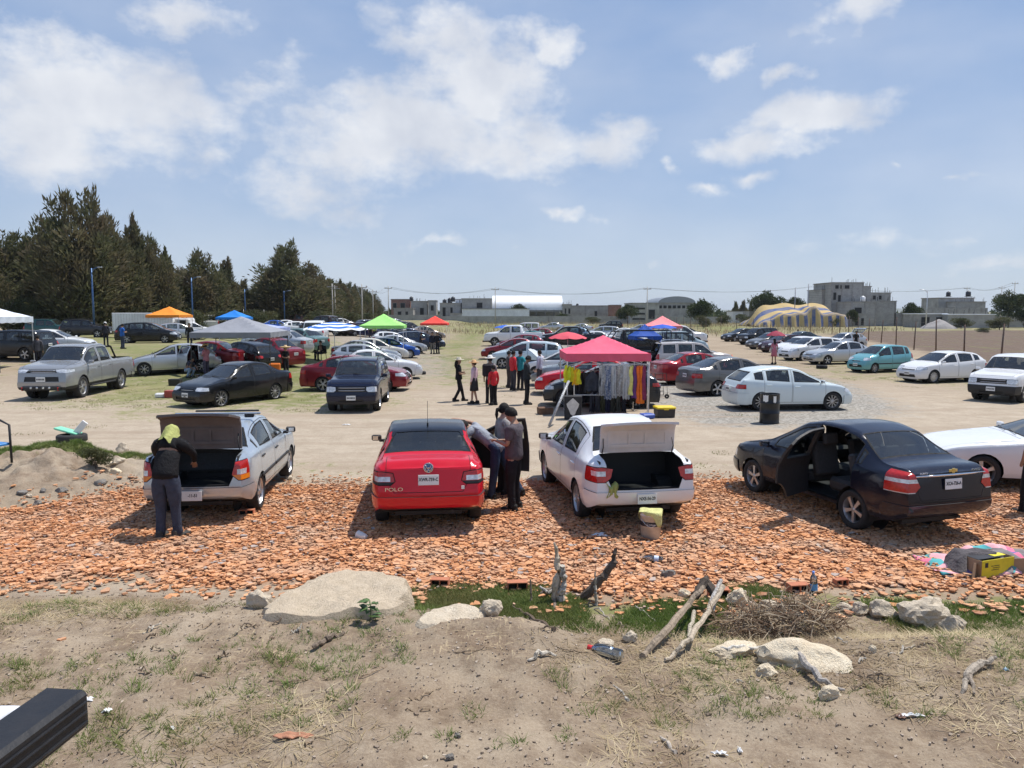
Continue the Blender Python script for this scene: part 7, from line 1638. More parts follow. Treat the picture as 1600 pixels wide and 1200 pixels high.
# big pale metal roof
def metal_roof(label, px0, px1, pye, pyr, dist, run):
 x0, x1 = (px0 - 800) / FPX * dist, (px1 - 800) / FPX * dist; ze, zr = zat(pye, dist), zat(pyr, dist + run / 2); root = empty('metal_roof_hall', ((x0 + x1) / 2, dist, 0)); tag(root, label, 'building', 'houses beyond the yard'); w = x1 - x0
 vs = []; n = 12
 for i in range(n + 1):
  a = math.pi * i / n; y = run / 2 - math.cos(a) * run / 2; z = ze + (zr - ze) * math.sin(a) ** .8
  vs += [(-w / 2, y, z), (w / 2, y, z)]
 fs = [(2 * i, 2 * i + 1, 2 * i + 3, 2 * i + 2) for i in range(n)]; N = len(vs); vs += [(x, y, z - .15) for x, y, z in vs]; fs += [tuple(q + N for q in f[::-1]) for f in fs]; m = MB(); m.add(vs, fs, 0, True); m.build('roof', 'sheet_metal', root)
 for i in range(9): x = -w / 2 + w * i / 8; MB().box((x, .1, ze / 2), (.3, .3, ze)).build('column', 'metal', root, (.12, .12, .13))
 m = MB(); m.box((0, 0, ze - .35), (w, .2, .5)); m.build('fascia', 'metal', root, (.2, .2, .2)); MB().box((0, run, ze / 2), (w, .3, ze)).build('wall', 'plaster_grey', root)
metal_roof('large open hall with curved white metal roof', 769, 879, 484, 462, 228, 16)
B_('white_shed', 'bright white roof slope left of the large metal roof', 712, 727, 468, 236, 6, 'sheet_metal')
B_('grey_house', 'small grey house right of the large metal roof', 879, 893, 476, 226, 7, 'block', ((.2, .4, .5, .8), (.6, .85, .5, .8)))
B_('grey_warehouse', 'long low grey warehouse in the middle distance', 893, 957, 478, 235, 12, 'plaster_grey', ((.55, .62, .2, .7),), cols=(.33, .66))
B_('brown_house', 'low brown house next to the long grey warehouse', 955, 970, 477, 224, 8, 'brick')
B_('dark_warehouse', 'dark grey warehouse with louvred front and square opening', 985, 1029, 474, 205, 12, 'plaster_grey', ((.62, .85, .25, .7), (.05, .5, .2, .3), (.05, .5, .45, .55), (.05, .5, .7, .8)))
# arched warehouse
def arched(label, px0, px1, pye, pyr, dist, depth):
 x0, x1 = (px0 - 800) / FPX * dist, (px1 - 800) / FPX * dist; w = x1 - x0; ze, zr = zat(pye, dist), zat(pyr, dist); root = empty('arched_warehouse', ((x0 + x1) / 2, dist, 0)); tag(root, label, 'building', 'houses beyond the yard')
 MB().box((0, depth / 2, ze / 2), (w, depth, ze)).build('wall', 'plaster_grey', root); n = 16; pr = [(-w / 2 * math.cos(math.pi * i / n), ze + (zr - ze) * math.sin(math.pi * i / n)) for i in range(n + 1)]
 vs = [(x, -.3, z) for x, z in pr] + [(x, depth, z) for x, z in pr]; N = n + 1; fs = [(i, i + 1, i + 1 + N, i + N) for i in range(n)] + [tuple(range(n, -1, -1)), tuple(range(N, 2 * N))]; MB().add(vs, fs).build('roof', 'metal', root, (.28, .30, .32))
 for i in range(8): MB().box((-w / 2 + w * (i + .5) / 8, -.05, ze * .8), (w / 12, .1, .8)).build('window', 'dark_opening', root)
arched('grey warehouse with arched roof left of the round dark tree', 1027, 1085, 473, 463, 215, 20)
B_('small_house', 'small pale house beyond the field near the narrow conifers', 1143, 1160, 487, 222, 6, 'plaster_white', ((.3, .5, .3, .7),))
B_('small_house', 'small beige house left of the striped tent', 1169, 1182, 487, 215, 6, 'plaster_grey', ((.4, .6, .2, .6),))
gr_ = 'grey block houses behind the striped tent'
B_('block_house', 'rear wing of the tallest block house beyond the tent', 1281, 1300, 453, 186, 9, 'block', ((.2, .4, .62, .75), (.55, .75, .62, .75)), group=gr_)
B_('block_house', 'tallest unfinished grey block house right of the striped tent', 1296, 1345, 442, 182, 11, 'block', ((.10, .22, .86, .95), (.26, .36, .86, .95), (.40, .56, .86, .95), (.2, .3, .55, .72), (.05, .15, .6, .78)), group=gr_, cols=(.01, .33, .66, .99))
B_('block_house', 'stepped right part of the tallest block house', 1344, 1357, 448, 183, 9, 'block', (), group=gr_)
B_('block_house', 'two-storey block house with one big window in front of the tallest one', 1328, 1366, 472, 174, 8, 'block', ((.12, .42, .48, .78), (.1, .22, .05, .3)), group=gr_, cols=(.01, .55, .99))
B_('block_house', 'plain-walled grey block house at the right end of the group', 1356, 1397, 471, 176, 9, 'block', ((.03, .2, .45, .9),), group=gr_, cols=(.25, .98))
B_('block_house', 'upper storey of the plain-walled block house set back', 1357, 1388, 458, 184, 6, 'block', ((.1, .25, .8, .93), (.4, .55, .8, .93)), group=gr_)
B_('low_shed', 'open low shed at the foot of the block houses', 1332, 1352, 491, 170, 4, 'plaster_grey', ((.1, .35, .1, .7), (.55, .8, .1, .7)), group=gr_)
B_('roof_house', 'white-edged house with two black tanks on the right', 1463, 1518, 466, 190, 8, 'plaster_grey', ((.3, .5, .75, .88), (.75, .95, .6, .8)))
B_('grey_annex', 'grey annex right of the house with two black tanks', 1490, 1536, 472, 186, 8, 'block', ())
B_('long_wall', 'long grey block wall below the house with two tanks', 1445, 1540, 481, 180, .4, 'block', (), slab=False, cols=(.1, .3, .5, .7, .9))
B_('low_shed', 'low dark shed with pale roof edge near the rubble heap', 1432, 1478, 491, 160, 6, 'concrete', ((.1, .4, .1, .8), (.6, .9, .1, .8)), roofmat='sheet_metal')
B_('low_shed', 'low block shed with a metal door on the right', 1478, 1552, 492, 158, 5, 'block', ((.22, .38, .1, .75),), roofmat='sheet_metal')
B_('long_wall', 'grey block wall running to the right picture edge', 1550, 1640, 494, 165, .4, 'block', (), slab=False)
for k_, (a, b, t, d) in enumerate(((600, 690, 492, 218), (690, 860, 494, 214), (860, 985, 494, 212), (985, 1120, 495, 206), (1395, 1440, 489, 176))):
 B_('boundary_wall', ('grey boundary wall below the red brick house', 'grey boundary wall below the white plastered building', 'grey boundary wall below the low warehouse', 'grey boundary wall below the arched warehouse', 'grey boundary wall right of the block houses')[k_], a, b, t, d, .3, 'block', (), slab=False, group='boundary walls', cols=(.02, .25, .5, .75, .98))
for a in (('black water tank left on the two-storey concrete house', 695, 227, 474, 467), ('tall black water tank in the middle of the concrete house roof', 703, 227, 474, 465), ('black water tank at the right edge of the concrete house roof', 708, 227, 471, 463), ('black water tank on the red brick house', 643, 238, 470, 463), ('small black tank on the long grey warehouse', 902, 236, 479, 474), ('black water tank left on the white-edged house', 1481, 191, 463, 455), ('black water tank right on the white-edged house', 1512, 191, 463, 454), ('white water tank on the two-storey block house', 1348, 176, 471, 462)):
 tank(*a, **({'color': (.7, .7, .7)} if 'white water' in a[0] else {}))
# rubble heap and white tarp near the sheds
m = MB(); p = ((1465 - 800) / FPX * 150, 150)
vs = []; n = 18
hp = bpy.data.meshes.new('rubble_heap'); V = [(p[0] + 3.6 * t * math.cos(a), p[1] + 2 * t * math.sin(a), max(0, 1.9 * (1 - t) ** .8 + .3 * math.sin(a * 3 + t * 9) * t * (1 - t))) for t in [k / 8 for k in range(9)] for a in [2 * math.pi * i / n for i in range(n)]]
hp.from_pydata(V, [], [(k * n + i, k * n + (i + 1) % n, (k + 1) * n + (i + 1) % n, (k + 1) * n + i) for k in range(8) for i in range(n)]); tag(obj('rubble_heap', hp, 'grey_liner'), 'pale heap of rubble beside the low dark shed', 'rubble heap')
# --- striped tent (canvas, yellow and blue)
def big_tent():
 d0 = 165; X = lambda px, d: (px - 800) / FPX * d
 root = empty('striped_tent', (0, 0, 0)); tag(root, 'big yellow and blue striped canvas tent beyond the fence', 'tent')
 b = NB('striped_canvas'); c = b.coord('Object'); at_ = b.n('ShaderNodeAttribute', attribute_name='band').outputs['Fac']
 s = b.math('GREATER_THAN', b.math('FRACT', at_), .58); col = b.mix(s, (.52, .38, .17), (.08, .12, .26)); col = b.mix(b.mr(b.noise(.8, 5, .6, c), .4, .7, 0, .4), col, (.45, .38, .26)); m_ = b.out(b.bsdf(col, .85, 0, .2, b.bump(b.noise(1.3, 4, .6, c), .6, .15)))
 # roof: ridge along x, front edge sagging to the ground on the left, entrance gable on the right
 n, k = 42, 12; V = []; bd = []; xs0, xs1 = X(1184, d0), X(1322, d0)
 for i in range(n + 1):
  u = i / n; x = xs0 + (xs1 - xs0) * u; ridge = 5.0 * (1 - max(0, (.22 - u) / .22) ** 2 * .85 - max(0, (u - .85) / .15) ** 2 * .55) + .25 * math.sin(u * 19); eave = 2.9 - 2.4 * max(0, (.28 - u) / .28) + .9 * math.exp(-((u - .62) / .06) ** 2) * 2.0 + .2 * math.sin(u * 31)
  eave = min(eave, ridge - .3)
  for j in range(k + 1):
   t = j / k
   if t <= .6: q = t / .6; y = d0 + 7 * (1 - q); z = ridge + (eave - ridge) * q ** .85 - .4 * math.sin(math.pi * q)
   else: q = (t - .6) / .4; y = d0 - .6 * q + .5 * math.sin(u * 44) * q; z = eave * (1 - q)
   V.append((x, y, z)); bd.append((t * 3.4 + .1 if t <= .6 else u * 11))
 F = [(i * (k + 1) + j, (i + 1) * (k + 1) + j, (i + 1) * (k + 1) + j + 1, i * (k + 1) + j + 1) for i in range(n) for j in range(k)]
 me = bpy.data.meshes.new('canvas'); me.from_pydata(V, [], [f[::-1] for f in F]); a = me.attributes.new('band', 'FLOAT', 'POINT'); a.data.foreach_set('value', bd); me.polygons.foreach_set('use_smooth', np.ones(len(F), bool)); me.update(); obj('canvas', me, m_, root)
 V = [(x, 2 * (d0 + 7) - y, z) for x, y, z in V]; me = bpy.data.meshes.new('canvas'); me.from_pydata(V, [], F); a = me.attributes.new('band', 'FLOAT', 'POINT'); a.data.foreach_set('value', bd); me.update(); obj('rear_canvas', me, m_, root)
 for px, h in ((1253, 8.6), (1274, 9.4)): MB().tube([(X(px, d0), d0 + 5, 0), (X(px, d0), d0 + 5, h)], .09, 7).build('mast', 'metal', root, (.3, .3, .32))
big_tent()
# --- white truck box behind the orange canopy
p = ((232 - 800) / FPX * 72, 72); z0 = float(H(*p)); root = empty('box_truck', (p[0], p[1], z0)); root.scale = (.8, .8, .76); tag(root, 'white cargo box truck parked behind the orange canopy', 'truck')
MB().box((0, 0, 1.9), (7.0, 2.4, 2.2), bev=.03).build('cargo_box', 'plaster_white', root); m = MB()
for i in range(22): m.box((-3.4 + i * .32, -1.215, 1.9), (.05, .03, 2.1))
m.build('ribs', 'matte', root, (.6, .6, .6)); MB().box((4.4, 0, 1.5), (1.6, 2.2, 1.8), bev=.2).build('cab', 'matte', root, (.6, .6, .6)); MB().box((4.5, -1.11, 1.8), (.9, .03, .6)).build('cab_window', 'dark_opening', root)
for x in (-2.4, -1.5, 4.4):
 for y in (-1, 1): MB().lathe([(.2, -.14), (.42, -.14), (.45, -.1), (.45, .1), (.42, .14), (.2, .14)], 18, Matrix.Translation((x, y, .45)) @ Matrix.Rotation(R(90), 4, 'X'), 0, True, True).build('wheel', 'rubber', root)
MB().box((.5, 0, .75), (7.5, 1.0, .2)).build('chassis', 'trim', root)
# --- lamp posts and power poles
def lamp(label, px, pytop, dist, color=(.06, .12, .24), arm=.7, side=1):
 x = (px - 800) / FPX * dist; z = float(H(x, dist)); h = zat(pytop, dist) - z; root = empty('street_lamp', (x, dist, z)); tag(root, label, 'street lamp', 'street lamps'); MB().tube([(0, 0, 0), (0, 0, h * .5), (0, 0, h)], [.11, .09, .06], 8).build('pole', 'metal', root, color)
 MB().tube([(0, 0, h - .6), (side * arm * .3, 0, h - .05), (side * arm, 0, h + .1)], [.05, .045, .035], 6).build('arm', 'metal', root, color); MB().box((side * (arm + .1), 0, h + .08), (.4, .2, .1), bev=.04).build('lamp_head', 'metal', root, (.4, .42, .45))
lamp('tall blue street lamp in front of the tallest conifer', 149, 419, 72); lamp('blue street lamp in front of the rounded conifer', 303, 434, 82); lamp('blue street lamp above the small blue canopy', 385, 452, 104); lamp('thin blue street lamp by the big domed conifer', 446, 455, 112)
lamp('white street lamp between the block houses and the sheds', 1445, 453, 150, (.6, .6, .6), 1.3, -1)
def pole(label, px, pytop, dist, r_=.12, cross=True, color=(.42, .40, .37)):
 x = (px - 800) / FPX * dist; z = float(H(x, dist)); h = zat(pytop, dist) - z; root = empty('power_pole', (x, dist, z)); tag(root, label, 'power pole', 'power poles'); MB().tube([(0, 0, 0), (0, 0, h)], [r_, r_ * .6], 7).build('shaft', 'matte', root, color)
 if cross:
  MB().box((0, 0, h - .5), (1.6, .12, .12)).build('crossarm', 'matte', root, color)
  for q in (-.7, 0, .7): MB().lathe([(.04, 0), (.07, .08), (.03, .2)], 8, Matrix.Translation((q, 0, h - .44))).build('insulator', 'matte', root, (.2, .12, .1))
 return Vector((x, dist, z + h - .25))
pp = [pole(*a) for a in (('pole left of the pair beside the tree line', 521, 443, 118), ('pole right of the pair beside the tree line', 525, 446, 122), ('pole beyond the end of the tree line', 567, 444, 118), ('slim pole right of the tree line end', 584, 452, 150), ('slim pole in front of the red brick house', 608, 447, 170), ('tall pole in front of the large metal roof', 774, 449, 160), ('tall pole above the salmon canopy', 1010, 448, 160), ('thin pole right of the tent top', 1275, 445, 200), ('thin pole behind the white-edged house', 1506, 448, 200), ('thin pole near the ragged tree', 1560, 447, 190), ('pole at the right edge by the ragged tree', 1580, 440, 190))]
pole('slim mast with aerial on the tent side', 1260, 470, 190, .06, False)
def wire(label, a, b, sag): m = MB(); m.tube([a.lerp(b, t) - Vector((0, 0, sag * 4 * t * (1 - t))) for t in [i / 14 for i in range(15)]], .02, 4); tag(m.build('power_line', 'trim'), label, 'power line', 'power lines between the poles')
for i, (a, b) in enumerate(((4, 5), (5, 6), (6, 7), (7, 8), (8, 10), (2, 4))):
 for q in (-.7, .7): wire('thin power line strung between the far poles', pp[a] + Vector((q, 0, 0)), pp[b] + Vector((q, 0, 0)), 1.2)
# --- hills
def hills(seed, d, x0, x1, hmax, name='hills'):
 n = 90; V = []; F = []; k = 8
 for i in range(n + 1):
  u = i / n; x = x0 + (x1 - x0) * u; hh = hmax * max(0, math.sin(math.pi * u)) ** .8 * (.55 + .45 * float(vn(u * 9, seed, 1, seed)) * 2 + .3 * float(vn(u * 30, seed, 1, seed)))
  for j in range(k + 1): t = j / k; V.append((x, d + 900 * t, hh * math.sin(math.pi * t * .5) ** 1.1 - 2))
 F = [(i * (k + 1) + j, (i + 1) * (k + 1) + j, (i + 1) * (k + 1) + j + 1, i * (k + 1) + j + 1) for i in range(n) for j in range(k)]
 me = bpy.data.meshes.new(name); me.from_pydata(V, [], F); me.polygons.foreach_set('use_smooth', np.ones(len(F), bool)); o = obj(name, me, 'hillside'); o['kind'] = 'structure'
simple('hillside', (.09, .10, .055), .95, var=.4, scale=.004)
hills(1, 4200, 250, 2200, 62); hills(2, 5200, -200, 1200, 45); hills(3, 4800, 1900, 4200, 40); hills(4, 5600, -2600, 200, 36)
# low far treeline that closes the horizon
r = np.random.default_rng(8); n = 26000; az_ = r.uniform(-.75, .75, n); dd = r.uniform(250, 620, n); hx = np.sin(az_) * dd; hy = np.cos(az_) * dd; cl = (vn(hx, hy, .02, 71) + vn(hx, hy, .07, 72) * .6); kp = cl > -.05; hx, hy, cl = hx[kp], hy[kp], cl[kp]
P = np.stack([hx, hy, r.random(len(hx)) ** 1.2 * (2.0 + 3.6 * np.clip(cl, 0, 1))], 1); me = leaves('treeline', P, r.normal(0, 1, P.shape), 2.4, 1.0, 3); tag(obj('treeline', me, BRD), 'low distant belt of scrub and trees beyond the houses', 'tree belt', None, 'stuff')
n = 14000; X = r.uniform(-40, 62, n); Y = r.uniform(95, 200, n); kp = (vn(X, Y, .12, 81) > -.05) & ~((X > 46) & (Y < 118)); X, Y = X[kp], Y[kp]; P = np.stack([X, Y, .25 * r.random(len(X))], 1); D = r.normal(0, .25, P.shape); D[:, 2] += 1
tag(obj('tall_grass', leaves('tall_grass', P, D, .75, .05, 4), DM), 'dry tall grass along the far fences and walls', 'dry grass', None, 'stuff')

# ================================================================ foreground: slab, rocks, dead wood, litter
def rockmat(name, c1, c2, c3):
 b = NB(name); c = b.coord(); n = b.noise(9, 8, .7, c); col = b.mix(b.mr(n, .3, .7), c1, c2); col = b.mix(b.mr(b.noise(34, 5, .7, c), .52, .75, 0, .7), col, c3)
 return b.out(b.bsdf(col, .95, 0, .2, b.bump(b.math('ADD', n, b.noise(60, 5, .7, c)), .9, .03)))
MATS['stone'] = rockmat('pale_stone', (.60, .50, .37), (.76, .66, .52), (.32, .25, .17)); MATS['slabmat'] = rockmat('slab_concrete', (.52, .42, .30), (.68, .57, .43), (.30, .225, .155)); MATS['cream'] = rockmat('cream_stone', (.74, .60, .42), (.88, .78, .60), (.46, .35, .22)); MATS['greystone'] = rockmat('grey_stone', (.20, .18, .16), (.34, .32, .29), (.12, .10, .09))
MATS['soil_lump'] = rockmat('soil_lump', (.20, .15, .10), (.34, .27, .2), (.10, .07, .05))
def slab(name, label, outline, thick, mat, seed, cat, lift=0.0, group=None, rough=.05, tiltx=0):
 zf = float(H(*hit(*max(outline, key=lambda q: q[1]))[:2])) + thick * .5; pts = [Vector((d.x * t, d.y * t, zf - thick * .5)) for d in (pxdir(*q) for q in outline) for t in ((zf - CAMZ) / d.z,)]; c = sum(pts, Vector()) / len(pts); zb = min(min(p.z, float(H(p.x, p.y))) for p in pts) - .04; n = 56; rings = 12; V = []
 ang = sorted((math.atan2(p.y - c.y, p.x - c.x), math.hypot(p.x - c.x, p.y - c.y)) for p in pts); A = np.array([a for a, _ in ang]); D = np.array([d for _, d in ang]); A = np.concatenate([A - 2 * math.pi, A, A + 2 * math.pi]); D = np.tile(D, 3)
 for k in range(rings + 4):
  for i in range(n):
   a = -math.pi + 2 * math.pi * i / n; d = float(np.interp(a, A, D)); t = min(1, (k + .3) / rings); x0, y0 = math.cos(a) * d, math.sin(a) * d
   j = 1 + (.16 * float(vn(x0 * 6, y0 * 6, 1, seed)) + .10 * float(vn(x0 * 17, y0 * 17, 1, seed))) * t; x, y = c.x + x0 * t * j, c.y + y0 * t * j
   nz = mnoise.noise(Vector((x * 3.1, y * 3.1, seed))) * rough * 1.6 + mnoise.noise(Vector((x * 11, y * 11, seed))) * rough * .7
   top_ = c.z + lift + thick * (1 - .12 * t ** 8) + nz * .6 + tiltx * (x - c.x)
   if k <= rings - 1: z = top_
   else: f = (k - rings + 1) / 4; z = top_ * (1 - f) + (zb) * f; x += math.cos(a) * .03 * math.sin(f * 3.1) * (1 + nz * 9); y += math.sin(a) * .03 * math.sin(f * 3.1)
   V.append((x, y, z))
 V.append((c.x, c.y, c.z + lift + thick)); F = [(k * n + i, (k + 1) * n + i, (k + 1) * n + (i + 1) % n, k * n + (i + 1) % n) for k in range(rings + 3) for i in range(n)] + [(len(V) - 1, i, (i + 1) % n) for i in range(n)]
 me = bpy.data.meshes.new(name); me.from_pydata(V, [], [f if len(f) == 3 else f[::1] for f in F]); smooth(me, 40); return tag(obj(name, me, mat), label, cat, group)
slab('concrete_slab', 'large flat tan concrete slab lying on the bank edge in front of the red sedan', [(402, 962), (430, 938), (470, 916), (500, 900), (540, 893), (600, 896), (634, 906), (641, 925), (632, 944), (606, 960), (560, 957), (515, 962), (462, 968), (425, 968)], .055, 'slabmat', 3, 'slab')
slab('flat_stone', 'low crumbling pale stone right of the large slab', [(655, 978), (672, 958), (700, 948), (735, 946), (752, 956), (735, 968), (700, 976)], .03, 'stone', 5, 'rock', group=None)
def rock(label, px, py, wpx, hpx, mat='stone', seed=0, name='rock', group='pale rocks on the dirt bank', yscale=.8, sink=.25, dz=0):
 p = hit(px, py); dist = p.y; s = wpx / FPX * math.hypot(dist, CAMZ - p.z) / 2; hz = hpx / FPX * math.hypot(dist, CAMZ - p.z) / 2 * 1.15
 bm = bmesh.new(); bmesh.ops.create_icosphere(bm, subdivisions=4, radius=1)
 rn = random.Random(seed); pl = [(Vector((rn.gauss(0, 1), rn.gauss(0, 1), rn.gauss(0, 1))).normalized(), rn.uniform(.62, .9)) for _ in range(11)]
 for v in bm.verts:
  co = v.co.copy()
  for nn, dd in pl:
   t = co.dot(nn)
   if t > dd: co -= nn * (t - dd) * .85
  co *= 1 + .22 * mnoise.noise(co * 1.7 + Vector((seed, 0, 0))) + .12 * mnoise.noise(co * 5 + Vector((0, seed, 0))) + .05 * mnoise.noise(co * 14)
  v.co = Vector((co.x * s * 1.1, co.y * s * yscale, co.z * hz * 1.15))
 me = bpy.data.meshes.new(name); bm.to_mesh(me); bm.free(); smooth(me, 30); o = obj(name, me, mat, None, None, (p.x, p.y + s * yscale * .4, p.z + hz * (.75 - sink) + dz), (0, 0, (seed * .37) % 1 - .5)); return tag(o, label, 'rock', group)
for i, a in enumerate((('pale rock at the left end of the large slab', 403, 950, 36, 26), ('pale rounded rock at the right end of the crumbling stone', 768, 962, 34, 24), ('small white stone beside the left rock', 395, 940, 10, 8), ('round grey rock in the middle of the straw', 984, 1003, 20, 16), ('long grey stone left of the round grey rock', 948, 1010, 28, 10),
      ('square cream rock on top of the brush pile', 1155, 945, 34, 24), ('white rock below the square cream rock', 1160, 972, 16, 16), ('jagged pale rock in the brush pile', 1205, 972, 46, 36), ('pale rounded stone at the left of the brush pile', 1131, 982, 16, 12),
      ('large pale angular rock on the right of the bank', 1448, 975, 74, 40), ('pale rock leaning against the large angular rock', 1492, 990, 36, 28), ('pale rock left of the large angular rock', 1380, 965, 42, 26), ('small pale rock right of the brush pile', 1346, 960, 26, 18), ('low pale rock between the brush pile and the other rocks', 1322, 955, 24, 12),
      ('small pale stone below the large cream boulder', 1200, 1060, 30, 20), ('yellowish rough stone at the end of the grey branch', 1298, 1092, 30, 20), ('small round white stone in the dirt right of the boulder', 1364, 1020, 12, 12), ('grey stone on the tiles near the lying bottle', 1045, 905, 22, 16), ('white stone in the grass below the tiles', 1070, 933, 18, 12),
      ('dark pebble in the dirt at the bottom', 715, 1152, 9, 7), ('grey pebble at the bottom edge', 702, 1188, 12, 10), ('tiny white stone near the dark pebble', 665, 1187, 8, 7),
      ('pale rock at the mound edge', 190, 708, 20, 16), ('flat pale rock below the mound', 184, 724, 18, 9), ('white flat rock left of the silver sedan', 176, 740, 22, 10), ('pale rock behind the white flat rock', 168, 728, 18, 9), ('grey flat stone by the mound', 157, 757, 18, 9), ('grey stone in the loose earth', 95, 770, 17, 9), ('dark stone low on the mound', 58, 790, 12, 9), ('dark flat stone in the loose earth', 33, 772, 18, 7), ('small grey stone in the loose earth', 45, 777, 9, 6), ('grey stone under the mound top', 67, 770, 10, 8))):
 rock(*a, mat='cream' if any(w in a[0] for w in ('cream', 'yellowish', 'white')) else 'greystone' if a[0].split()[0] in ('grey', 'dark') else 'stone', seed=i + 1)
rock('large cream boulder below the brush pile', 1268, 1040, 122, 48, 'cream', 79, yscale=.7, sink=.5, dz=-.02)
rock('long cream stone left of the large cream boulder', 1145, 1026, 86, 22, 'cream', 78, yscale=.5, sink=.4)
# dead wood
b = NB('dead_wood'); c = b.coord(); mp = b.n('ShaderNodeMapping'); mp.inputs['Scale'].default_value = (30, 30, 4); b.L.new(c, mp.inputs[0]); n_ = b.noise(1, 6, .7, mp.outputs[0]); oi = b.n('ShaderNodeObjectInfo')
col = b.mix(b.mr(n_, .3, .52), (.07, .055, .04), oi.outputs['Color']); MATS['wood'] = b.out(b.bsdf(col, .9, 0, .2, b.bump(n_, .9, .02)))
def branch(label, pts, rad, color=(.42, .37, .31), name='branch', group='dead branches on the dirt bank', cat='branch', n=7, jit=.012):
 """pts: (px, py, height above ground) of the branch"""
 P = []; rn = random.Random(len(label) + int(pts[0][0]))
 for q in pts:
  if len(q) == 4: p = hit(q[0], q[3]); p = Vector(((q[0] - 800) / FPX * p.y * 1.02, p.y, zat(q[1], p.y)))     # upright piece: foot row given
  else: p = hit(q[0], q[1]) + Vector((0, 0, q[2]))
  P.append(p)
 Q = []
 for i in range(len(P) - 1):
  for k in range(5): t = k / 5; Q.append(P[i].lerp(P[i + 1], t) + Vector((rn.gauss(0, jit * .55), rn.gauss(0, jit), rn.gauss(0, jit))))
 Q.append(P[-1]); N = len(Q)
 R_ = [float(np.interp(i / (N - 1), np.linspace(0, 1, len(rad)), rad)) * rn.uniform(.85, 1.15) for i in range(N)]; m = MB(); m.tube(Q, R_, n, 0, False); return tag(m.build(name, 'wood', None, color), label, cat, group)
branch('tall grey split stump standing at the tile edge', [(868, 940, 0, 940), (874, 885, 0, 940), (866, 848, 0, 940)], [.05, .045, .012], (.60, .50, .38), 'stump', 'weathered stumps at the tile edge', 'stump')
branch('shorter pale stump joined beside the tall split one', [(878, 940, 0, 942), (881, 905, 0, 942), (880, 884, 0, 942)], [.045, .04, .03], (.55, .50, .43), 'stump', 'weathered stumps at the tile edge', 'stump')
branch('dark curved stump leaning to the right', [(912, 935, 0, 938), (940, 905, 0, 938), (958, 880, 0, 938), (963, 857, 0, 938)], [.055, .05, .04, .02], (.13, .10, .08), 'stump', 'weathered stumps at the tile edge', 'stump')
branch('thin upright grey stick in front of the dark curved stump', [(933, 945, 0, 946), (931, 915, 0, 946), (931, 893, 0, 946)], [.022, .018, .008], (.45, .41, .35)); branch('short upright stick left of the split stump', [(831, 940, 0, 942), (829, 905, 0, 942)], [.015, .008], (.30, .24, .18))
branch('small gnarled twisted root left of the split stump', [(845, 932, .03), (868, 930, .09), (866, 955, .02)], [.02, .03, .012], (.25, .2, .16)); branch('twisted pale root crossing behind the gnarled one', [(842, 925, .08), (856, 936, .08), (872, 934, .10)], [.01, .02, .015], (.5, .46, .4))
branch('long dark branch lying diagonally left of the straw', [(802, 952, .03), (830, 968, .02), (866, 986, .02)], [.012, .025, .02], (.15, .11, .08)); branch('dark branch lying below the large slab', [(488, 1017, .02), (512, 1004, .04), (538, 992, .02)], [.022, .026, .012], (.22, .17, .13))
branch('thick barked log rising to the brush pile', [(1003, 1030, .03), (1040, 1003, .10), (1075, 975, .22), (1098, 958, .30)], [.028, .034, .034, .028], (.34, .27, .20)); branch('grey curved log right of the barked log', [(1040, 1035, .02), (1075, 1012, .08), (1105, 985, .20), (1128, 958, .30)], [.014, .024, .028, .032], (.50, .42, .32))
branch('short pale prop between the two logs', [(1076, 1000, .02), (1084, 975, .14)], [.018, .02], (.5, .45, .36)); branch('dark broken stump at the head of the logs', [(1085, 962, .22), (1103, 950, .34), (1118, 962, .2)], [.05, .055, .04], (.10, .08, .065), 'stump', None, 'stump')
branch('splintered grey wood end beside the dark stump', [(1110, 975, .16), (1126, 952, .34)], [.045, .02], (.55, .52, .48)); branch('white bone-like stick lying left of the cream boulder', [(1120, 1024, .05), (1160, 1024, .06), (1198, 1021, .05)], [.014, .018, .01], (.66, .62, .55))
branch('grey branch pointing down from the cream boulder', [(1232, 1030, .14), (1255, 1052, .10), (1285, 1076, .05), (1320, 1082, .02)], [.022, .03, .026, .008], (.42, .38, .34)); branch('forked root lying on the right', [(1505, 1088, .01), (1512, 1062, .03), (1530, 1048, .05), (1556, 1038, .06)], [.012, .03, .03, .015], (.42, .36, .29)); branch('second prong of the forked root', [(1522, 1086, .01), (1515, 1062, .04)], [.01, .022], (.36, .30, .24))
branch('bundle of pale husks in the dirt', [(824, 1036, .01), (842, 1026, .03), (870, 1028, .02)], [.006, .022, .006], (.60, .54, .45), 'husk', None, 'husk'); branch('small pale chip of wood right of the husks', [(962, 1072, .01), (982, 1096, .01)], [.008, .016], (.5, .46, .40)); branch('pale wood strip near the bottom edge', [(1030, 1150, .01), (1056, 1178, .01)], [.012, .014], (.55, .48, .40))
for i, q in enumerate((((310, 985), (345, 965)), ((560, 1060), (605, 1040)), ((640, 1095), (690, 1075)), ((420, 1065), (520, 1062)), ((700, 1020), (770, 1016)), ((1220, 1095), (1190, 1080)), ((1380, 1075), (1365, 1058)), ((1445, 1080), (1430, 1066)), ((1330, 1050), (1410, 1075)), ((1060, 1180), (1090, 1168)), ((1470, 1120), (1560, 1128)), ((180, 1160), (220, 1120)), ((50, 1000), (110, 960)), ((470, 1170), (500, 1150)), ((620, 1110), (700, 1108)), ((870, 1010), (910, 1020)), ((1150, 1060), (1180, 1090)), ((1310, 1020), (1420, 1008)))):
 branch('thin dry twig lying on the foreground dirt', [(q[0][0], q[0][1], .008), ((q[0][0] + q[1][0]) / 2, (q[0][1] + q[1][1]) / 2 + 3, .015), (q[1][0], q[1][1], .008)], [.005, .006, .003], (.36, .27, .18), 'twig', 'thin dry twigs on the foreground dirt', 'twig', 5)
rn = random.Random(12)
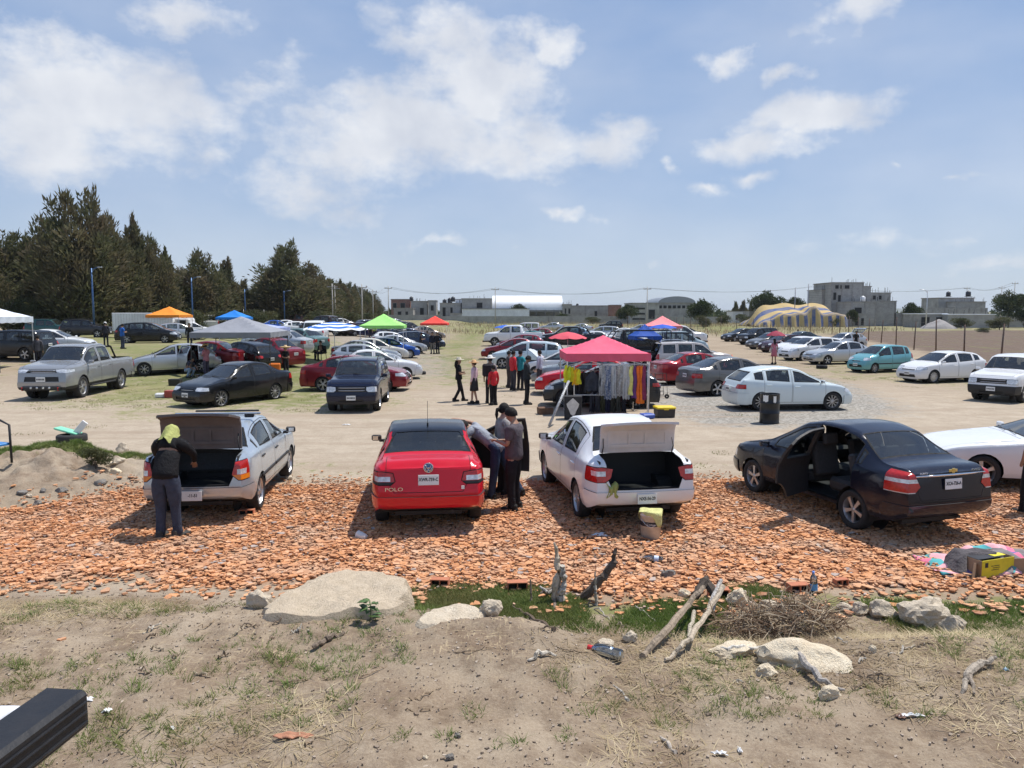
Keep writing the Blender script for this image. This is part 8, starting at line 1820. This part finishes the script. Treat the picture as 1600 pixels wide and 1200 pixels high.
for i in range(34):
 x, y = rn.choice(((rn.uniform(820, 1000), rn.uniform(945, 1000)), (rn.uniform(1090, 1400), rn.uniform(985, 1090)), (rn.uniform(180, 620), rn.uniform(960, 1060)))); a = rn.uniform(-.6, .6); l = rn.uniform(14, 46)
 branch('dry stick lying in the straw on the bank', [(x, y, .01), (x + l * .5 * math.cos(a), y + l * .4 * math.sin(a), .03), (x + l * math.cos(a), y + l * math.sin(a), .01)], [.006, .009, .004], rn.choice(((.42, .34, .24), (.28, .21, .15), (.55, .5, .42))), 'stick', 'dry sticks in the straw', 'stick', 5)
# brush pile: hundreds of thin roots
rn = random.Random(4); m = MB(); C = hit(1225, 1000)
for i in range(820):
 a, q = rn.uniform(0, 6.28), rn.random() ** .6; cx = C.x + math.cos(a) * q * .66 * (1 if math.cos(a) > 0 else 1.0); cy = C.y + .12 + math.sin(a) * q * .28; z = float(H(cx, cy)) + .04 + rn.random() * .33 * (1 - q * .6)
 hump = .20 * math.exp(-((cx - C.x - .28) / .16) ** 2); z += hump * rn.random(); pts = []; d = Vector((rn.gauss(0, 1), rn.gauss(0, .5), rn.gauss(0, .5) + .2)).normalized(); p = Vector((cx, cy, z)); L_ = rn.uniform(.05, .11)
 for k in range(4): pts.append(p.copy()); p += d * L_; d = (d + Vector((rn.gauss(0, .4), rn.gauss(0, .3), rn.gauss(0, .3) - .25))).normalized()
 r0 = rn.uniform(.0022, .0065); m.tube(pts, [r0, r0, r0 * .8, r0 * .4], 4, rn.randrange(3), False)
simple('root_a', (.34, .25, .16), .9, var=.3); simple('root_b', (.17, .11, .07), .95, var=.3); simple('root_c', (.46, .37, .26), .9, var=.3)
tag(m.build('brush_pile', ['root_a', 'root_b', 'root_c']), 'tangled pile of dry roots and brush behind the cream boulder', 'brush pile', None, 'stuff')
# litter
def lying(name, label, cat, prof, px, py, yaw, mats, r, group=None, pitch=4, mis=None):
 p = hit(px, py); m = MB(); m.lathe(prof, 18); o = m.build(name, mats); o.location = p + Vector((0, 0, r)); o.rotation_euler = (R(90 - pitch), 0, R(yaw)); return tag(o, label, cat, group)
BOT = [(0, 0), (.038, .0), (.045, .015), (.044, .06), (.042, .09), (.045, .12), (.045, .18), (.036, .22), (.016, .25), (.014, .27), (.012, .27), (.014, .25), (.034, .218), (.043, .18), (.043, .02), (0, .006)]
o = lying('plastic_bottle', 'clear plastic bottle with red neck lying in the dirt by the log', 'bottle', [(r_ * 1.25, z * 1.05) for r_, z in BOT], 972, 1036, -117, 'clear', .055); MB().lathe([(0, .30), (.021, .30), (.021, .262), (.03, .235), (.018, .235)], 16).build('cap', 'plastic', o, (.75, .05, .05))
o = lying('plastic_bottle', 'small clear bottle lying on the broken tiles', 'bottle', BOT, 1036, 880, -100, 'clear', .045); MB().lathe([(.0455, .06), (.0455, .12)], 16).build('bottle_label', 'plastic', o, (.5, .6, .75))
p = hit(1272, 928); o = empty('plastic_bottle', (p.x, p.y, p.z), 0); o.rotation_euler = (0, R(-4), 0); tag(o, 'upright clear bottle with blue label behind the brush pile', 'bottle'); MB().lathe([(a * .95, z * .95) for a, z in BOT], 20).build('bottle_body', 'clear', o); MB().lathe([(.0435, .05), (.0435, .13)], 18).build('bottle_label', 'plastic', o, (.10, .32, .62)); MB().lathe([(0, .275), (.015, .275), (.015, .25)], 12).build('cap', 'plastic', o, (.15, .3, .7))
o = lying('foam_cup', 'white foam cup lying on the tiles behind the red sedan', 'cup', [(.001, .0), (.042, 0), (.060, .145), (.064, .15), (.058, .148), (.040, .006), (.001, .006)], 572, 845, -118, 'plate', .052, pitch=8)
def scrap(label, px, py, w, d, color=(.74, .74, .73), seed=0, h=.03, cat='litter', group='white litter'):
 p = hit(px, py); rn = random.Random(seed); ph = rn.random() * 9
 return tag(drape('litter', lambda u, v: p + Vector(((u - .5) * w * (1 + .2 * math.sin(v * 5 + ph)), (v - .5) * d * (1 + .2 * math.sin(u * 7 + ph)), .012 + h * abs(math.sin(u * 8 + ph) * math.cos(v * 6 + ph)) * (1 - abs(2 * u - 1) ** 3))), 14, 12, 'matte', color), label, cat, group)
for i, a in enumerate((('crumpled white plastic bag on the tiles behind the white sedan', 933, 836, .28, .16, (.70, .72, .75)), ('white paper scrap lying right of the black tailgate corner', 134, 1095, .10, .035), ('torn white paper scrap below the first paper scrap', 167, 1113, .05, .04), ('tiny white scrap in the dirt', 269, 1141, .025, .02), ('white plastic spoon head at the bottom', 1124, 1180, .09, .035), ('short white tube at the bottom right', 1156, 1175, .025, .05), ('flat white stick on a brown stone', 1424, 1120, .16, .02), ('small pale blue plastic cap', 1572, 1049, .035, .03, (.45, .6, .7)), ('tiny white scrap on the dirt road', 541, 664, .22, .12), ('brown patch of cardboard under the white stick', 1408, 1122, .07, .04, (.2, .12, .09)), ('reddish flat tile piece half buried in the foreground', 458, 1152, .22, .07, (.42, .20, .12)))):
 scrap(a[0], a[1], a[2], a[3], a[4], a[5] if len(a) > 5 else (.74, .74, .73), i, .02)
# bucket with rag
p = hit(1019, 846); bk = empty('paint_bucket', (p.x, p.y + .15, p.z + .02), R(-8)); tag(bk, 'white plastic paint bucket with black band behind the white sedan', 'bucket')
MB().lathe([(0, 0), (.140, 0), (.150, .33), (.157, .33), (.157, .35), (.150, .36), (.157, .37), (.157, .385), (.148, .385), (.136, .02), (0, .02)], 32).build('bucket_body', 'bucketw', bk) if simple('bucketw', (.62, .61, .58), .5, var=.22, scale=9) else None
MB().lathe([(.1475, .19), (.1505, .255)], 32).build('band', 'ink', bk); MB().tube([(.158 * math.cos(a), .158 * math.sin(a), .33 - .14 * math.sin(a) ** 2 * (1 if math.sin(a) < 0 else 0)) for a in [-math.pi * k / 12 for k in range(13)]], .004, 5).build('handle', 'chrome', bk)
t_ = text('lettering', 'Comex', .042, bk, (0, -.151, .222), (R(92), 0, 0), 'plate', .001)
def ragtop(u, v):
 a = u * 2 * math.pi; t = v; r_ = .168 * min(1, t / .62) + .012 * math.sin(a * 6) * (t > .6); z = .40 + .02 * math.sin(a * 3 + 1) * t - max(0, t - .6) * (.22 + .20 * math.sin(a * 2.0 + 3.4) + .08 * math.sin(a * 5)); return Vector((p.x + r_ * math.cos(a), p.y + .15 + r_ * math.sin(a), p.z + .02 + z))
tag(drape('rag', ragtop, 40, 14, 'cloth', (.56, .56, .24)), 'yellow green cloth draped over the paint bucket', 'rag')
# cardboard box and bright cloth
simple('cardboard', (.36, .25, .16), .85, var=.15, scale=8, bump=.1); simple('yellow_print', (.72, .62, .03), .5, var=.1, scale=8)
p = hit(1553, 905); bx = empty('cardboard_box', (p.x + .02, p.y + .22, p.z + .02), R(20)); tag(bx, 'open brown cardboard box with yellow printed side on the tiles', 'cardboard box')
w, d, h = .56, .34, .22
for nm, q, s, mt in (('side', (-w / 2, 0, h / 2), (.008, d, h), 'cardboard'), ('side', (w / 2, 0, h / 2), (.008, d, h), 'cardboard'), ('side', (0, d / 2, h / 2), (w, .008, h), 'cardboard'), ('side', (0, -d / 2, h / 2), (w - .01, .008, h), 'yellow_print'), ('bottom', (0, 0, .005), (w, d, .008), 'cardboard'), ('top', (-.06, .03, h + .003), (w * .78, d * .9, .008), 'ink')): MB().box(q, s).build(nm, mt, bx)
MB().box((.12, 0, h + .009), (.2, d * .6, .004)).build('top_print', 'yellow_print', bx)
MB().box((-w / 2 - .09, -d / 2 + .02, .10), (.22, .008, .2), (0, R(15), R(28))).build('flap', 'cardboard', bx); MB().box((w / 2 + .06, -d / 2 - .07, .10), (.2, .008, .22), (0, R(-12), R(-50))).build('flap', 'cardboard', bx)
for i, (x, z, s) in enumerate(((-.05, .14, .14), (-.03, .115, .12), (-.05, .09, .13))): MB().box((x, -d / 2 - .006, z), (s, .003, .006)).build('printed_line', 'ink', bx)
MB().box((-.20, -d / 2 - .006, .16), (.05, .003, .06)).build('printed_mark', 'ink', bx)
b = NB('bright_cloth'); c = b.coord(); vo = b.n('ShaderNodeTexVoronoi'); vo.inputs['Scale'].default_value = 3.2; b.L.new(c, vo.inputs['Vector']); cr = b.n('ShaderNodeValToRGB'); b.L.new(b.n('ShaderNodeSeparateColor').outputs[0], cr.inputs[0]); sc_ = [n for n in b.N if n.type == 'SEPARATE_COLOR'][0]; b.L.new(vo.outputs['Color'], sc_.inputs[0]); cr.color_ramp.interpolation = 'CONSTANT'
e = cr.color_ramp.elements; e[0].color = (.75, .20, .30, 1); e[1].color = (.22, .20, .20, 1); e[1].position = .8
for q, cc2 in ((.25, (.10, .40, .42, 1)), (.42, (.72, .60, .12, 1)), (.55, (.80, .42, .45, 1)), (.68, (.20, .15, .35, 1))): x = e.new(q); x.color = cc2
MATS['bright'] = b.out(b.bsdf(cr.outputs[0], .85, 0, .2, b.bump(b.noise(30, 4, .6, c), .5, .01)))
pc = p.copy()
def clothf(u, v):
 x = -.62 + 1.5 * u; y = .05 + .75 * v; cover = math.exp(-((x - .12) / .34) ** 2) * math.exp(-((y - .42) / .24) ** 2); rise = math.exp(-((x - .55) / .4) ** 2) * .20
 X_, Y_ = pc.x + x, pc.y + y; return Vector((X_, Y_, float(H(X_, Y_)) + .03 + .19 * min(1, cover * 1.6) * (v > .1) + rise * .6 * v + .02 * math.sin(u * 23 + v * 9) + .02 * math.sin(v * 21)))
tag(drape('printed_cloth', clothf, 44, 26, 'bright', None), 'colourful printed cloth heaped behind the cardboard box', 'cloth')
def darkcloth(u, v):
 x = -.60 + .75 * u; y = -.02 + .42 * v; X_, Y_ = pc.x + x, pc.y + y; rise = min(1, max(0, (x + .50) / .22)); inside = (x > -.26)
 return Vector((X_, Y_ + (.12 if inside else 0) * (1 - v), float(H(X_, Y_)) + .025 + (.24 * (.2 + .8 * rise) if x > -.42 and v > .35 else .0) + .012 * math.sin(u * 17 + v * 7)))
tag(drape('grey_cloth', darkcloth, 26, 20, 'cloth', (.10, .09, .095)), 'dark grey cloth draped over the back of the cardboard box', 'cloth')
# hollow bricks in the grass
def hollow_brick(label, px, py, rz, s=1.0, pitch=0):
 p = hit(px, py); o = empty('hollow_brick', p + Vector((0, 0, .05))); o.rotation_euler = (R(pitch), 0, R(rz)); tag(o, label, 'brick', 'hollow clay bricks at the tile edge'); m = MB(); L_, D_, H__ = .24 * s, .12 * s, .11 * s
 for z in (-1, 1): m.box((0, 0, z * H__ / 2), (L_, D_, .012), mi=0)
 for x in (-1, 0, 1): m.box((x * (L_ / 2 - .006), 0, 0), (.012, D_, H__ - .012))
 m.build('brick_shell', 'clay', o); MB().box((0, .02, 0), (L_ - .03, D_ * .7, H__ - .02)).build('cavity', 'gap', o)
simple('clay', (.46, .17, .09), .9, var=.2, scale=14, bump=.2)
hollow_brick('hollow clay brick left of the upright bottle', 1247, 926, 8); hollow_brick('hollow clay brick half in the grass above the logs', 1122, 933, -6); hollow_brick('hollow clay brick left of the stumps', 808, 922, 5); hollow_brick('small dark brick in the grass right of the bottle', 1313, 916, 12, .7); hollow_brick('clay brick lying under the right rear wheel of the silver sedan', 386, 806, 4, 1.0); hollow_brick('grey-red brick in the lush grass beside the slab', 688, 917, -5, .9)
rock('grey block beside the right rear wheel of the red sedan', 757, 806, 18, 12, 'greystone', 90, 'concrete_chunk', None)
rock('pale chunk under the front wheel of the silver sedan', 450, 750, 12, 8, 'stone', 91, 'concrete_chunk', None)
# leafy plant on the slab
p = hit(578, 972); pl = empty('leafy_plant', p); tag(pl, 'small leafy green plant growing in front of the large slab', 'plant'); rn = random.Random(2)
MB().tube([(0, 0, 0), (.01, 0, .10), (0, .01, .2)], .006, 5).build('stem', 'leafy', pl) if simple('leafy', (.07, .13, .03), .55, var=.35, scale=20) else None
for i in range(16):
 a = rn.random() * 6.28; z = .04 + .16 * rn.random(); l = rn.uniform(.07, .14); u = Vector((math.cos(a), math.sin(a), rn.uniform(-.1, .5))); s = Vector((-math.sin(a), math.cos(a), 0)); c0 = Vector((0, 0, z)); vs = [c0 + u * .02, c0 + u * l * .4 + s * l * .32, c0 + u * l * .7 + s * l * .22, c0 + u * l + Vector((0, 0, -.02)), c0 + u * l * .7 - s * l * .22, c0 + u * l * .4 - s * l * .32]; MB().add([tuple(v) for v in vs] + [tuple(v - Vector((0, 0, .003))) for v in vs], [(0, 1, 2, 3, 4, 5), (11, 10, 9, 8, 7, 6)]).build('leaf', 'leafy', pl)
# old tyre on the mound, plastic panels, bush
p = hit(102, 692); tyre('worn tyre lying flat on the grassy mound', (p.x, p.y + .3, p.z - .02), .36, .19)
for lab, q, d, rt, c_ in (('white plastic panel leaning in the tyre on the mound', (.20, .3, .30), (.16, .05, .50), (0, R(40), R(10)), (.72, .72, .70)), ('mint green plastic panel lying on the tyre on the mound', (-.10, .32, .26), (.62, .28, .05), (0, R(14), R(-6)), (.22, .62, .42))):
 o = MB().box((0, 0, 0), d, bev=.015).build('plastic_panel', 'plastic', None, c_, p + Vector(q), rt); tag(o, lab, 'plastic panel'); o.name = 'plastic_sheet'
tree('p0', 140, hit(140, 730).y, 690, 46, 'small dark leafy bush on the flank of the grassy mound', None, 0, 'bush')
# blue chair at the left edge
p = hit(-14, 725); o = empty('blue_chair', p, R(-20)); tag(o, 'blue chair with black tube frame cut by the left picture edge', 'chair')
MB().box((0, 0, .36), (.46, .46, .05), bev=.02).build('seat', 'plastic', o, (.03, .22, .55)); MB().box((.02, -.2, .58), (.44, .05, .40), bev=.02).build('backrest', 'plastic', o, (.03, .22, .55))
for y in (-.22, .22): MB().tube([(-.22, y, 0), (-.22, y, .72), (.0, y, .80), (.24, y, .72), (.25, y, 0)], .022, 7).build('tube_frame', 'trim', o)
# black tailgate of the truck the picture was taken from
tgt = empty('truck_tailgate', (0, 0, 0)); tag(tgt, 'black ribbed tailgate corner of a truck at the bottom left', 'tailgate')
D1, D0 = 2.05, .62; zA = zat(1075, 2.05)
A = Vector(((111 - 800) / FPX * D1 * 1.0, D1, 0)); B0 = Vector((-1.32, .75, 0)); dirv = (A - B0).normalized(); side = Vector((-dirv.y, dirv.x, 0))
yaw = math.atan2(dirv.y, dirv.x); Lg = (A - B0).length + .9; cen = A - dirv * Lg / 2
MB().box((cen.x - dirv.y * .065, cen.y + dirv.x * .065, zA - .055), (Lg, .13, .11), (0, 0, yaw), bev=.012).build('cap', 'tgate', tgt) if simple('tgate', (.012, .012, .014), .5, var=.3, scale=14, bump=.15) else None
for k in range(3): MB().tube([cen - dirv * Lg / 2 + Vector((dirv.y, -dirv.x, 0)) * .002 + Vector((0, 0, zA - .030 - k * .028)), cen + dirv * (Lg / 2 - .02) + Vector((dirv.y, -dirv.x, 0)) * .002 + Vector((0, 0, zA - .030 - k * .028))], .0045, 6).build('rib', 'tgate', tgt)
q = cen + side * .42 - dirv * .12; MB().box((q.x, q.y, zA - .09), (Lg, .60, .05), (0, 0, yaw)).build('bed_floor', 'tgate', tgt)
q = cen - dirv * (Lg / 2 + .3) + side * .3; MB().box((q.x, q.y, (zA - .12 + .6) / 2), (.5, .5, zA - .12 - .6 + .25), (0, 0, yaw)).build('truck_frame', 'tgate', tgt)
wc = A + side * .24 - dirv * .05; tag(drape('white_sheet', lambda u, v: wc + side * (.5 * (u - .2)) - dirv * (.32 * v + .05 * math.sin(u * 8)) + Vector((0, 0, zA - .035 + .02 * math.sin(u * 12) + .015 * math.sin(v * 9))), 20, 12, 'matte', (.66, .68, .74)), 'white plastic sheet on the black truck bed', 'plastic sheet')
# single loose tile pieces out on the sand
rn = random.Random(9)
for i, (px, py) in enumerate(((35, 905), (58, 912), (102, 908), (118, 918), (165, 908), (232, 916), (240, 925), (318, 932), (262, 934), (385, 936), (97, 1000), (1560, 915), (1485, 925), (1180, 940), (850, 925), (770, 890))):
 p = hit(px, py); me = shards('tile_piece', np.array([p.x]), np.array([p.y]), np.array([.05 + .03 * rn.random()]), 100 + i, (.012, .016), .0, .1); tag(obj('tile_piece', me, TM), 'loose orange tile piece lying apart from the rubble', 'tile piece', 'loose tile pieces outside the rubble')

# ---------------------------------------------------------------- humid air
hz = newmat('haze_air'); n_ = hz.node_tree.nodes.new('ShaderNodeVolumePrincipled'); n_.inputs['Color'].default_value = (.80, .87, .95, 1); n_.inputs['Density'].default_value = .00012; n_.inputs['Anisotropy'].default_value = .2
o_ = hz.node_tree.nodes.new('ShaderNodeOutputMaterial'); hz.node_tree.links.new(n_.outputs[0], o_.inputs['Volume'])
hx = MB().box((1500, 4400, 39), (19000, 9800, 82)).build('haze', hz); hx['kind'] = 'stuff'; hx['label'] = 'thin pale summer haze over the yard and fields'
